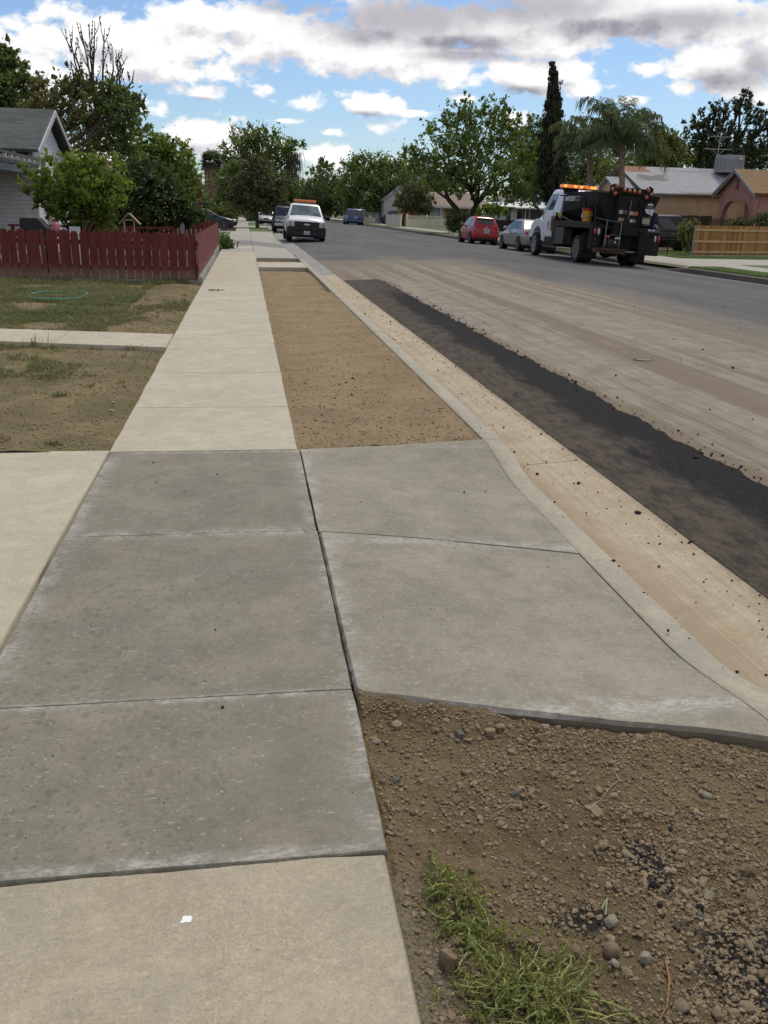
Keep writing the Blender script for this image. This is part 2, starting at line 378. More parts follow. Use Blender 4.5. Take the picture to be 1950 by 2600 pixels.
C_LIGHT = concrete('concrete_walk', (0.500, 0.452, 0.342), (0.428, 0.385, 0.290), (0.47, 0.38, 0.25), pits=0.35, streak=0.06, warm_amt=0.35)
C_OLD = concrete('concrete_old', (0.435, 0.382, 0.278), (0.350, 0.306, 0.222), (0.375, 0.29, 0.185), pits=0.75, warm_amt=0.55)
C_NEW = concrete('concrete_fresh', (0.250, 0.227, 0.172), (0.188, 0.173, 0.132), (0.262, 0.217, 0.148), spots=0.9, pits=0.4, chalk=0.34, streak=0.05, warm_amt=0.4,
                 edges=(('x', 0.335, 0.11), ('x', -0.95, 0.13), ('y', 4.38, 0.10), ('y', 2.73, 0.04), ('y', 6.0, 0.05), ('y', 1.92, 0.045)))
C_APRON = concrete('concrete_apron', (0.302, 0.275, 0.210), (0.223, 0.205, 0.157), (0.330, 0.270, 0.180), spots=0.45, pits=0.4, chalk=0.34, streak=0.16, warm_amt=0.45,
                   edges=(('x', 0.345, 0.10), ('y', 4.25, 0.10), ('y', 2.55, 0.14), ('y', 6.1, 0.05)))
C_GUTTER = concrete('concrete_gutter', (0.440, 0.368, 0.252), (0.36, 0.298, 0.200), (0.40, 0.305, 0.19), pits=0.35, streak=0.0, warm_amt=0.6, flow=True)
C_KERB = concrete('concrete_kerb', (0.42, 0.375, 0.28), (0.33, 0.305, 0.245), (0.43, 0.335, 0.215), pits=0.4, warm_amt=0.5)
C_GREY = concrete('concrete_weathered', (0.30, 0.29, 0.26), (0.21, 0.205, 0.19), (0.30, 0.26, 0.20), pits=0.7, warm_amt=0.4)
C_CURBDK = concrete('concrete_kerb_stained', (0.135, 0.125, 0.11), (0.08, 0.075, 0.068), (0.13, 0.11, 0.085), pits=0.7)
SLAB_SIDE = M_('slab_side_soiled', (0.125, 0.112, 0.088), 0.95, 0.25, 14.0, bump=.6, bscale=60.0, col2=(0.17, 0.13, 0.085))
JOINT = M_('joint_filler', (0.035, 0.030, 0.025), 0.9, 0.3, 30.0)

def dirt_mat(name, a, b_, c_, asphalt=False, grass=False):
    m, q, b = new_mat(name); p = pos(q)
    c = q.mix(q.ramp(q.noise(p, 1.6, 6.0, 0.65, 0.3), 0.35, 0.65), a, b_)
    c = q.mix(q.m('MULTIPLY', q.ramp(q.noise(p, 9.0, 6.0, 0.7), 0.42, 0.7), 0.6), c, c_)
    cr = q.noise(p, 90.0, 6.0, 0.75)
    c = q.mix(q.m('MULTIPLY', q.ramp(cr, 0.5, 0.75), 0.55), c, tuple(min(1, x * 1.55) for x in a))
    c = q.mix(q.m('MULTIPLY', q.ramp(cr, 0.5, 0.3), 0.5), c, tuple(x * 0.55 for x in b_))
    v = q.vor(p, 210.0); k = q.ramp(q.xyz(q.vor(p, 210.0, out=1))[0], 0.78, 0.85)
    c = q.mix(q.m('MULTIPLY', q.m('MULTIPLY', q.ramp(v, 0.35, 0.2), k), 0.6), c, tuple(min(1, x * 1.9) for x in a))
    x, y, z = q.xyz(p)
    if asphalt:  # spilled bits of blacktop
        for (sx, sy, rx, ry) in asphalt:
            e = q.vm('MULTIPLY', q.vm('SUBTRACT', p, (sx, sy, 0)), (1 / rx, 1 / ry, 0))
            ln = q.t.nodes.new('ShaderNodeVectorMath'); ln.operation = 'LENGTH'; q.set(ln.inputs[0], e)
            f = q.ramp(q.m('ADD', ln.outputs['Value'], q.m('MULTIPLY', q.m('SUBTRACT', q.noise(p, 22.0, 6.0, 0.75), 0.5), 1.9)), 0.95, 0.5)
            c = q.mix(q.m('MULTIPLY', f, 0.86), c, (0.022, 0.021, 0.021))
    if asphalt:
        gx, gy, gz = q.xyz(p); gs = q.m('MULTIPLY', q.ramp(q.m('ADD', gx, q.m('MULTIPLY', q.m('SUBTRACT', q.noise(p, 9.0, 7.0, 0.75), 0.5), 0.28)), 0.50, 0.38), q.ramp(gy, 1.95, 1.75))
        c = q.mix(q.m('MULTIPLY', gs, 0.75), c, q.mix(q.ramp(cr, 0.4, 0.6), (0.150, 0.124, 0.088), (0.275, 0.238, 0.178)))   # grey mortar dust swept against the old slab
    if grass:
        f = q.ramp(q.noise(p, 1.3, 6.0, 0.7, 0.4), 0.40, 0.62)
        c = q.mix(q.m('MULTIPLY', f, 0.6), c, (0.105, 0.112, 0.045))
    q.set(b.inputs['Base Color'], c); b.inputs['Roughness'].default_value = 0.95; b.inputs['Specular IOR Level'].default_value = 0.15
    h = q.m('ADD', q.m('MULTIPLY', cr, 0.7), q.noise(p, 32.0, 6.0, 0.7))
    h = q.m('ADD', h, q.m('MULTIPLY', q.ramp(v, 0.5, 0.1), 0.35))
    bp = q.n('ShaderNodeBump', None, Strength=0.9, Height=h); bp.inputs['Distance'].default_value = 0.012
    q.set(b.inputs['Normal'], bp); return m
DIRT_NEAR = dirt_mat('dirt_near', (0.205, 0.152, 0.084), (0.140, 0.102, 0.056), (0.195, 0.156, 0.100),
                     asphalt=[(1.03, 1.81, 0.07, 0.14), (1.13, 1.47, 0.16, 0.22), (0.79, 1.66, 0.09, 0.06), (0.62, 1.58, 0.05, 0.05)])
DIRT_VERGE = dirt_mat('dirt_verge', (0.328, 0.242, 0.138), (0.245, 0.177, 0.100), (0.315, 0.248, 0.155), asphalt=None)
LAWN_SOIL = dirt_mat('lawn_soil', (0.275, 0.210, 0.112), (0.200, 0.150, 0.080), (0.24, 0.195, 0.115), grass=True)
YARD_SOIL = dirt_mat('yard_soil', (0.17, 0.13, 0.08), (0.11, 0.09, 0.055), (0.12, 0.11, 0.06), grass=True)

def road_mat():
    m, q, b = new_mat('asphalt_road'); p = pos(q); x, y, z = q.xyz(p)
    fine = q.noise(p, 85.0, 5.0, 0.75)
    wob = q.noise(q.vm('MULTIPLY', p, (0.55, 0.07, 1.0)), 1.0, 5.0, 0.6)
    grey = q.mix(q.ramp(q.noise(q.vm('MULTIPLY', p, (1.0, 0.16, 1.0)), 0.7, 6.0, 0.65), 0.35, 0.65), (0.088, 0.086, 0.086), (0.122, 0.117, 0.112))
    grey = q.mix(q.m('MULTIPLY', q.ramp(q.noise(q.vm('MULTIPLY', p, (3.0, 0.5, 1.0)), 1.6, 6.0, 0.7), 0.5, 0.75), 0.35), grey, (0.15, 0.142, 0.132))
    # soil tracked over the lane being worked on: clearest next to the patch, wearing out across the crown and up the street
    edge = q.m('ADD', x, q.m('MULTIPLY', q.m('SUBTRACT', wob, 0.5), 3.4))
    lane = q.m('MULTIPLY', q.ramp(edge, 8.4, 6.4), q.ramp(q.m('ADD', y, q.m('MULTIPLY', q.m('SUBTRACT', q.noise(p, 0.35, 5.0, 0.65), 0.5), 22.0)), 36.0, 25.0))
    pale = q.mix(q.ramp(q.noise(p, 2.2, 6.0, 0.7), 0.35, 0.66), (0.238, 0.203, 0.152), (0.322, 0.284, 0.222))
    c = q.mix(q.m('MULTIPLY', lane, 0.93), grey, pale)
    # brown wheel streaks along the street
    tr = q.noise(q.vm('MULTIPLY', p, (2.0, 0.030, 1.0)), 1.25, 3.0, 0.5)
    tr2 = q.noise(q.vm('MULTIPLY', p, (9.0, 0.55, 1.0)), 1.5, 6.0, 0.72)
    brn = q.m('MULTIPLY', q.ramp(q.m('ADD', tr, q.m('MULTIPLY', q.m('SUBTRACT', tr2, 0.5), 0.25)), 0.45, 0.58), lane)
    tr3 = q.noise(q.vm('MULTIPLY', p, (7.0, 0.10, 1.0)), 1.25, 6.0, 0.72)
    c = q.mix(q.m('MULTIPLY', q.m('MULTIPLY', q.ramp(tr3, 0.46, 0.64), lane), 0.62), c, (0.175, 0.135, 0.095))
    tr4 = q.noise(q.vm('MULTIPLY', p, (24.0, 1.1, 1.0)), 1.5, 7.0, 0.78)
    c = q.mix(q.m('MULTIPLY', q.m('MULTIPLY', q.ramp(tr4, 0.48, 0.66), lane), 0.5), c, (0.13, 0.098, 0.07))
    c = q.mix(q.m('MULTIPLY', q.m('MULTIPLY', q.ramp(tr4, 0.50, 0.34), lane), 0.35), c, (0.38, 0.335, 0.27))
    c = q.mix(q.m('MULTIPLY', brn, 0.8), c, (0.170, 0.130, 0.086))
    dash = q.noise(q.vm('MULTIPLY', p, (3.0, 26.0, 1.0)), 1.4, 5.0, 0.7)
    c = q.mix(q.m('MULTIPLY', q.m('MULTIPLY', q.ramp(dash, 0.60, 0.74), lane), 0.5), c, (0.10, 0.075, 0.052))
    c = q.mix(q.m('MULTIPLY', q.ramp(fine, 0.45, 0.7), 0.30), c, (0.05, 0.047, 0.044))
    c = q.mix(q.m('MULTIPLY', q.ramp(q.noise(p, 130.0, 3.0, 0.7), 0.55, 0.75), 0.28), c, (0.30, 0.28, 0.25))
    # thin cracks
    cr = q.vor(q.vm('ADD', q.vm('MULTIPLY', p, (0.42, 0.30, 1.0)), q.vm('MULTIPLY', q.n('ShaderNodeTexNoise', None, Vector=p, Scale=1.6).outputs[1], (0.35, 0.35, 0))), 1.0, 'DISTANCE_TO_EDGE')
    c = q.mix(q.m('MULTIPLY', q.m('MULTIPLY', q.ramp(cr, 0.007, 0.002), q.ramp(q.noise(p, 0.8, 2.0), 0.56, 0.62)), 0.35), c, (0.05, 0.043, 0.036))
    q.set(b.inputs['Base Color'], c); b.inputs['Roughness'].default_value = 0.93; b.inputs['Specular IOR Level'].default_value = 0.22
    bp = q.n('ShaderNodeBump', None, Strength=0.6, Height=q.m('ADD', fine, q.m('MULTIPLY', tr2, 0.5))); bp.inputs['Distance'].default_value = 0.006
    q.set(b.inputs['Normal'], bp); return m
ROAD = road_mat()
def patch_mat():
    m, q, b = new_mat('asphalt_patch'); p = pos(q); x, y, z = q.xyz(p)
    fine = q.noise(p, 110.0, 4.0, 0.7); n2 = q.noise(q.vm('MULTIPLY', p, (1.0, 0.30, 1.0)), 3.2, 10.0, 0.80, 0.2)
    c = q.mix(q.ramp(fine, 0.35, 0.7), (0.007, 0.0068, 0.007), (0.046, 0.0445, 0.043))
    # soil swept over the kerb side of the fresh blacktop
    f = q.ramp(q.m('ADD', x, q.m('MULTIPLY', q.m('SUBTRACT', n2, 0.5), 1.2)), 3.04, 2.74)
    f = q.m('MULTIPLY', f, q.ramp(q.noise(q.vm('MULTIPLY', p, (1.0, 0.4, 1.0)), 9.0, 8.0, 0.8), 0.38, 0.58, 0.25, 0.85))
    f = q.m('MULTIPLY', f, q.ramp(fine, 0.60, 0.42, 0.35, 1.0))
    c = q.mix(f, c, (0.150, 0.120, 0.088))
    far = q.ramp(q.m('ADD', y, q.m('MULTIPLY', n2, 3.0)), 19.5, 22.5)
    c = q.mix(q.m('MULTIPLY', far, 0.7), c, (0.085, 0.075, 0.064))
    q.set(b.inputs['Base Color'], c); b.inputs['Roughness'].default_value = 0.95; b.inputs['Specular IOR Level'].default_value = 0.1
    bp = q.n('ShaderNodeBump', None, Strength=0.8, Height=fine); bp.inputs['Distance'].default_value = 0.008
    q.set(b.inputs['Normal'], bp); return m
PATCH = patch_mat()

def leaf_mat(name, a, b_, trans=0.3, rough=0.55, tip=None):
    m = bpy.data.materials.new(name); m.use_nodes = True; t = m.node_tree; t.nodes.clear(); q = N(t)
    geo = q.n('ShaderNodeNewGeometry')
    c = q.mix(geo.outputs['Random Per Island'], a, b_)
    c = q.mix(q.m('MULTIPLY', q.ramp(q.noise(geo.outputs['Position'], 0.9, 4.0, 0.6), 0.35, 0.65), 0.55), c, tip or tuple(x * 0.6 for x in b_))
    d = q.n('ShaderNodeBsdfPrincipled', None, Base_Color=c, Roughness=rough); d.inputs['Specular IOR Level'].default_value = 0.3
    tr = q.n('ShaderNodeBsdfTranslucent', None, Color=q.mix(1.0, c, (1.2, 1.25, 0.6), 'MULTIPLY'))
    mx = q.n('ShaderNodeMixShader', None, i0=trans, i1=d.outputs[0], i2=tr.outputs[0])
    o = t.nodes.new('ShaderNodeOutputMaterial'); t.links.new(mx.outputs[0], o.inputs[0]); return m
def shingle(name, a, b_, c_, w=0.32, h=0.14, patch=None):
    """asphalt shingles in courses; coordinates: x along the eave, y up the slope (object space)"""
    m, q, b = new_mat(name); tc = q.n('ShaderNodeTexCoord')
    br = q.t.nodes.new('ShaderNodeTexBrick'); q.set(br.inputs['Vector'], tc.outputs['UV'])
    q.set(br.inputs['Color1'], a); q.set(br.inputs['Color2'], b_); q.set(br.inputs['Mortar'], tuple(x * 0.35 for x in a))
    br.inputs['Scale'].default_value = 1.0; br.inputs['Brick Width'].default_value = w; br.inputs['Row Height'].default_value = h
    br.inputs['Mortar Size'].default_value = 0.010; br.inputs['Mortar Smooth'].default_value = 0.4; br.inputs['Bias'].default_value = 0.0
    n1 = q.noise(tc.outputs['UV'], 0.9, 6.0, 0.65, 0.4); c = q.mix(q.m('MULTIPLY', q.ramp(n1, 0.4, 0.7), 0.5), br.outputs[0], c_)
    c = q.mix(q.m('MULTIPLY', q.ramp(q.noise(tc.outputs['UV'], 60.0, 3.0, 0.7), 0.4, 0.7), 0.3), c, tuple(x * 0.6 for x in b_))
    if patch:
        u, v, _ = q.xyz(tc.outputs['UV'])
        for (u0, v0, ru, rv, col, k) in patch:
            e = q.vm('MULTIPLY', q.vm('SUBTRACT', tc.outputs['UV'], (u0, v0, 0)), (1 / ru, 1 / rv, 0))
            xx, yy, _z = q.xyz(q.vm('ABSOLUTE', e))
            f = q.ramp(q.m('ADD', q.m('MAXIMUM', xx, yy), q.m('MULTIPLY', q.m('SUBTRACT', q.noise(q.vm('MULTIPLY', tc.outputs['UV'], (1.0, 3.0, 1)), 1.6, 5.0, 0.7), 0.5), k)), 1.0, 0.93)
            c = q.mix(q.m('MULTIPLY', f, 0.9), c, col)
    q.set(b.inputs['Base Color'], c); b.inputs['Roughness'].default_value = 0.92; b.inputs['Specular IOR Level'].default_value = 0.2
    bp = q.n('ShaderNodeBump', None, Strength=0.6, Height=br.outputs[1]); bp.inputs['Distance'].default_value = -0.012
    q.set(b.inputs['Normal'], bp); return m
def siding(name, col, dark, pitch=0.125):
    """lapped boards: each board leans out at its foot and leaves a thin gap line"""
    m, q, b = new_mat(name); p = pos(q); x, y, z = q.xyz(p)
    f = q.m('FRACT', q.m('DIVIDE', z, pitch))
    n1 = q.noise(p, 4.0, 6.0, 0.65)
    c = q.mix(q.ramp(n1, 0.35, 0.7), col, tuple(v * 0.82 for v in col))
    gap = q.ramp(f, 0.07, 0.02)
    c = q.mix(gap, c, dark)
    chip = q.ramp(q.noise(q.vm('MULTIPLY', p, (1, 1, 6)), 2.5, 6.0, 0.75), 0.66, 0.72)
    c = q.mix(q.m('MULTIPLY', chip, 0.5), c, (0.28, 0.27, 0.26))
    q.set(b.inputs['Base Color'], c); b.inputs['Roughness'].default_value = 0.6
    bp = q.n('ShaderNodeBump', None, Strength=0.9, Height=q.m('SUBTRACT', 1.0, f)); bp.inputs['Distance'].default_value = 0.02
    q.set(b.inputs['Normal'], bp); return m
def boards(name, col, col2, w=0.14, ax='x', dusty=None, grain=1.0):
    m, q, b = new_mat(name); tc = q.n('ShaderNodeTexCoord'); o = tc.outputs['Object']; x, y, z = q.xyz(o)
    u = {'x': x, 'y': y}[ax]
    cell = q.m('FLOOR', q.m('DIVIDE', u, w))
    wn = q.t.nodes.new('ShaderNodeTexWhiteNoise'); wn.noise_dimensions = '1D'; q.set(wn.inputs['W'], cell)
    g = q.noise(q.vm('MULTIPLY', o, (22.0, 22.0, 1.6)), 1.4, 6.0, 0.7)
    c = q.mix(wn.outputs[0], col, col2)
    c = q.mix(q.m('MULTIPLY', q.ramp(g, 0.4, 0.7), 0.45 * grain), c, tuple(v * 0.5 for v in col2))
    if dusty:
        f = q.ramp(q.m('ADD', z, q.m('MULTIPLY', q.m('SUBTRACT', q.noise(o, 3.5, 5.0, 0.7), 0.5), 0.35)), 0.38, 0.04)
        c = q.mix(q.m('MULTIPLY', f, 0.75), c, dusty)
    q.set(b.inputs['Base Color'], c); b.inputs['Roughness'].default_value = 0.75; b.inputs['Specular IOR Level'].default_value = 0.25
    bp = q.n('ShaderNodeBump', None, Strength=0.4, Height=g); bp.inputs['Distance'].default_value = 0.004
    q.set(b.inputs['Normal'], bp); return m
BLACK_RUBBER = M_('tyre_rubber', (0.022, 0.021, 0.020), 0.85, 0.2, 8.0)
BLACK_PLASTIC = M_('black_plastic', (0.016, 0.016, 0.017), 0.5, 0.2, 10.0)
CHROME = M_('chrome', (0.62, 0.62, 0.63), 0.18, 0.1, 8.0, metal=1.0)
ALLOY = M_('wheel_alloy', (0.42, 0.42, 0.43), 0.35, 0.15, 12.0, metal=0.8)
STEEL = M_('grey_steel', (0.30, 0.30, 0.31), 0.45, 0.2, 10.0, metal=0.6)
GLASS = glass_mat()
HEADLAMP = lamp_glass('headlamp_glass', (0.55, 0.56, 0.56))
AMBER = lamp_glass('amber_lens', (0.85, 0.19, 0.015))
AMBER_DARK = lamp_glass('amber_lens_dull', (0.46, 0.105, 0.018))
AMBER_LIT = lamp_glass('amber_lens_lit', (1.0, 0.30, 0.03), 1.6)
RED_LAMP = lamp_glass('red_lens', (0.42, 0.015, 0.02))
PLATE = M_('number_plate', (0.62, 0.64, 0.66), 0.4, 0.08, 30.0)
PLATE_INK = M_('number_plate_ink', (0.04, 0.06, 0.18), 0.5, 0.1)
WHITE_PAINT = M_('white_trim_paint', (0.66, 0.66, 0.66), 0.5, 0.1, 5.0)
BARK = M_('bark_grey', (0.135, 0.105, 0.08), 0.95, 0.28, 5.0, bump=0.8, bscale=18.0, stretch=(3, 3, 0.7))
BARK_DK = M_('bark_dark', (0.05, 0.04, 0.032), 0.95, 0.28, 5.0, bump=0.8, bscale=18.0, stretch=(3, 3, 0.7))
# ------------------------------------------------------------------ ground, road, walks
def fbm(x, y, z=0.0, o=4, f=1.0):
    s = 0.0; a = 1.0
    for _ in range(o):
        s += a * mnoise.noise((x * f, y * f, z)); a *= 0.5; f *= 2.03
    return s
def road_z(x, y=0): return 0.02 - 0.0045 * (x - 8.0) ** 2
def XR(y): return 14.95 - 0.013 * (y - 25.0)
def sm(t): t = max(0.0, min(1.0, t)); return t * t * (3 - 2 * t)

GROUND = M_('ground_far', (0.085, 0.085, 0.045), 0.95, 0.2, 0.05)
grid('ground', lin(-2500, 2500, 2), lin(-600, 4500, 2), lambda x, y: -0.75, GROUND)
grid('left_yard', [-320, -60, -20, -6, -0.965], lin(-12, 520, 40), lambda x, y: -0.07, YARD_SOIL)
grid('right_yard', lin(0, 1, 30), lin(-20, 520, 60), lambda u, y: (XR(y) + 0.15 + (u ** 3) * 380, y, -0.05), M_('right_yard_turf', (0.06, 0.078, 0.028), 0.95, 0.2, 1.4, col2=(0.105, 0.09, 0.045)))
grid('road', lin(0, 1, 40), [-12, -4, 0] + lin(3, 60, 40) + lin(70, 520, 30), lambda u, y: (2.43 + u * (XR(y) - 2.43), y, road_z(2.43 + u * (XR(y) - 2.43))), ROAD)

# fresh blacktop strip with a ragged outer edge
ys = lin(-1.5, 23.2, 620)
def patch_pt(u, y):
    ex = 3.36 + 0.05 * fbm(y * 0.9, 3.1, o=3) + 0.05 * fbm(y * 5.0, 7.7, o=3)
    e = max(0.0, min(1.0, (y - 22.6) / 0.6)); ex = ex - e * 0.05
    x = 2.432 + (ex - 2.432) * u
    return (x, y, road_z(x) + 0.004 + 0.010 * math.sin(math.pi * min(1, u * 1.0)) * (1 - e))
grid('asphalt_patch', lin(0, 1, 9), ys, patch_pt, PATCH)

def ktop(y):
    t = 0.0
    if y < 10: t = -0.105 * min(sm((6.35 - y) / 1.0), sm((y - 2.25) / 0.9))
    if 29 < y < 70: t = -0.10 * min(sm((y - 33.0) / 3.5), sm((65.0 - y) / 1.2))
    return t
def kerb_run(name, y0, y1, mat, step=0.15):
    ny = max(2, int((y1 - y0) / step)); rings = []
    for y in lin(y0, y1, ny):
        t = ktop(y); tt = min(t, 0.0)
        rings.append([Vector(v) for v in ((1.722, y, -0.4), (1.722, y, tt - 0.006), (1.730, y, tt), (1.840, y, tt - 0.002 + 0.18 * tt), (1.868, y, tt * 0.95 - 0.014 - (0.008 if tt < -.05 else 0)), (1.908, y, -0.150), (1.908, y, -0.4))])
    mb = MB(); mb.loft(rings); o = mb.build(name, mat, smooth=50); o['kind'] = 'structure'; return o
def gutter_run(name, y0, y1, mat):
    ny = max(2, int((y1 - y0) / 0.5)); rings = []
    for y in lin(y0, y1, ny):
        rings.append([Vector(v) for v in ((1.906, y, -0.4), (1.906, y, -0.150), (1.95, y, -0.1515), (2.424, y, -0.1165), (2.431, y, -0.122), (2.431, y, -0.4))])
    mb = MB(); mb.loft(rings); o = mb.build(name, mat, smooth=50); o['kind'] = 'structure'; return o
for a, b in ((-1.5, 2.9), (2.9, 6.045), (6.055, 9.1), (9.1, 12.29), (12.30, 18.6), (18.61, 25.2)):
    gutter_run('gutter', a, b, C_GUTTER)
gutter_run('gutter', 25.2, 31.0, C_GREY); gutter_run('gutter', 31.0, 200.0, C_GREY)
for a, b in ((-1.5, 6.25), (6.255, 12.3), (12.305, 18.6), (18.605, 30.6)): kerb_run('kerb', a, b, C_KERB)
kerb_run('kerb', 30.6, 200.0, C_GREY, 0.6)
JB = MB()
JB.box((-0.31, 2.4, -0.25), (1.27, 7.4, 0.41)); JB.box((0.335, 4.40, -0.20), (0.04, 3.2, 0.36)); JB.box((-0.31, 15, -0.25), (1.25, 18, 0.41))
JB.build('walk_bed', JOINT)['kind'] = 'structure'

def slab(mb, c, th=0.10, nx=10, ny=10, zf=None, wav=(0, 0, 0, 0), seed=0, r=0.006, mi=0, side=0):
    """c: four corners (front-left, front-right, back-right, back-left); wav: wobble of each edge"""
    c = [Vector(q) for q in c]
    def pt(u, v):
        f = c[0].lerp(c[1], u); k = c[3].lerp(c[2], u); p = f.lerp(k, v)
        for i, (w_, t_) in enumerate(((wav[0], 1 - v), (wav[2], v))):
            if w_: p.y += w_ * t_ * fbm(u * 3.2, seed + i * 9.0, o=4)
        for i, (w_, t_) in enumerate(((wav[3], 1 - u), (wav[1], u))):
            if w_: p.x += w_ * t_ * fbm(v * 3.2, seed + 31 + i * 9.0, o=4)
        if zf: p.z += zf(u, v, p)
        return p
    vs = [pt(i / nx, j / ny) for j in range(ny + 1) for i in range(nx + 1)]
    ring = [i for i in range(nx)] + [nx + j * (nx + 1) for j in range(ny)] + [(nx + 1) * (ny + 1) - 1 - i for i in range(nx)] + [(ny - j) * (nx + 1) for j in range(ny)]
    cen = (c[0] + c[1] + c[2] + c[3]) / 4
    fs = [(j * (nx + 1) + i, j * (nx + 1) + i + 1, (j + 1) * (nx + 1) + i + 1, (j + 1) * (nx + 1) + i) for j in range(ny) for i in range(nx)]
    b = len(vs); rim = []
    for k in ring:       # rounded arris then the face of the slab
        p = vs[k].copy(); d = Vector((cen.x - p.x, cen.y - p.y, 0)); d.x = max(-1, min(1, d.x * 50)); d.y = max(-1, min(1, d.y * 50))
        rim.append(p)
    m = len(rim)
    vs2 = [Vector((p.x, p.y, p.z - r)) for p in rim]; vs3 = [Vector((p.x, p.y, p.z - th)) for p in rim]
    for k in ring:       # pull the top edge in by the arris
        p = vs[k]
        if abs(p.x - cen.x) > 1e-6: p.x += r * 0.7 * (1 if p.x < cen.x else -1)
        if abs(p.y - cen.y) > 1e-6: p.y += r * 0.7 * (1 if p.y < cen.y else -1)
    allv = vs + vs2 + vs3
    for k in range(m):
        k2 = (k + 1) % m
        fs.append((ring[k2], ring[k], b + k, b + k2))
    mb.add(allv, fs, mi); b0 = len(mb.v) - len(allv)
    for k in range(m):
        k2 = (k + 1) % m; mb.f.append((b0 + b + k2, b0 + b + k, b0 + b + m + k, b0 + b + m + k2)); mb.m.append(side)
def slabs(name, lst, mat, **kw):
    mb = MB()
    for i, (x0, x1, y0, y1) in enumerate(lst):
        slab(mb, ((x0, y0, 0), (x1, y0, 0), (x1, y1, 0), (x0, y1, 0)), seed=i * 3.7 + kw.get('sd', 0), nx=kw.get('nx', 16), ny=kw.get('ny', 16), wav=kw.get('wav', (0.004, 0.006, 0.004, 0.006)), r=kw.get('r', 0.005))
    o = mb.build(name, mat, smooth=35); o['kind'] = 'structure'; return o
slabs('sidewalk', [(-0.955, 0.322, -1.2, 1.893)], C_OLD, nx=60, ny=60, wav=(0.01, 0.012, 0.012, 0.008), r=0.009)
slabs('sidewalk', [(-0.946, 0.331, 1.902, 2.736), (-0.946, 0.331, 2.738, 4.377), (-0.946, 0.331, 4.379, 6.03)], C_NEW, nx=50, ny=50, wav=(0.004, 0.005, 0.004, 0.006), r=0.0045, sd=11)
yl = [6.042, 7.46, 9.12, 10.76, 11.95, 13.4, 14.9, 16.5, 18.1, 19.7, 21.2, 22.75, 24.3, 26.3, 28.5, 30.9, 33.0, 35.0]
slabs('sidewalk', [(-0.955, 0.320, a, b - 0.005) for a, b in zip(yl, yl[1:])], C_LIGHT, nx=8, ny=10, wav=(0.003, 0.008, 0.003, 0.008), r=0.005)
FARW = MB()
def flat(x0, x1, y0, y1, z=0.0, mi=0, mb=FARW): mb.box(((x0 + x1) / 2, (y0 + y1) / 2, z - 0.06), (x1 - x0, y1 - y0, 0.12), mi=mi)
y = 35.005
while y < 150:
    d = 1.52
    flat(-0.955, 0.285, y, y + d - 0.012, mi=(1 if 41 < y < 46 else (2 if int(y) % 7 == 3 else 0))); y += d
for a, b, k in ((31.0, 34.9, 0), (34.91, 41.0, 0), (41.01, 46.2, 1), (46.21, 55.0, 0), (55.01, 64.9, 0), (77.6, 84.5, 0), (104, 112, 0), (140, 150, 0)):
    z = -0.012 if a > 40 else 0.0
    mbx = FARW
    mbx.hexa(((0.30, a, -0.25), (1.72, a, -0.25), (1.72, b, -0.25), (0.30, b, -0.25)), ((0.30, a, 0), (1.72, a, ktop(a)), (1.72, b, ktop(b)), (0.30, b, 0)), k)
C_FAR = concrete('concrete_far', (0.40, 0.375, 0.315), (0.34, 0.32, 0.27), (0.38, 0.33, 0.25), pits=0.2)
C_FARDK = concrete('concrete_far_dark', (0.225, 0.215, 0.195), (0.19, 0.183, 0.167), (0.22, 0.20, 0.17), pits=0.2)  # darker tone for one band across the far walk and crossing
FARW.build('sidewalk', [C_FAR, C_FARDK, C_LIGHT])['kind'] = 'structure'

# driveway crossing (apron) of the near house, dipping to the gutter
AP = MB()
def ap_z(u, v, p): return ktop(p.y) * u ** 1.35
slab(AP, ((0.340, 4.361, 0), (1.718, 4.19, 0), (1.718, 6.262, 0), (0.340, 6.03, 0)), 0.12, 50, 50, ap_z, (0.004, 0, 0.012, 0.004), 3.0, 0.0045, side=1)
def front_dip(u, v, p): return ap_z(u, v, p)
cs = ((0.340, 2.72, 0), (1.718, 2.27, 0), (1.718, 4.186, 0), (0.340, 4.357, 0))
slab(AP, cs, 0.14, 60, 60, front_dip, (0.022, 0, 0.004, 0.004), 8.0, 0.016, side=1)
AP.build('driveway_apron', [C_APRON, SLAB_SIDE], smooth=35)['kind'] = 'structure'
DW = MB(); slab(DW, ((-7.5, -2, 0.0), (-0.962, -2, 0), (-0.962, 6.085, 0), (-7.5, 6.2, 0)), 0.12, 30, 60, None, (0.0, 0.010, 0.012, 0), 5.0, 0.007)
DW.build('driveway', C_LIGHT, smooth=35)['kind'] = 'structure'
WK = MB()
def wk(xa, xb): slab(WK, ((xa, 10.77 - 0.235 * (xa + .96), 0.012), (xb, 10.77 - 0.235 * (xb + .96), 0.012), (xb, 11.93 - 0.205 * (xb + .96), 0.012), (xa, 11.93 - 0.205 * (xa + .96), 0.012)), 0.1, 10, 6, None, (0.012, 0, 0.012, 0), xa)
wk(-2.30, -0.965); wk(-3.7, -2.308); wk(-5.1, -3.708); wk(-6.6, -5.108)
WK.build('front_walk', C_LIGHT, smooth=35)['kind'] = 'structure'

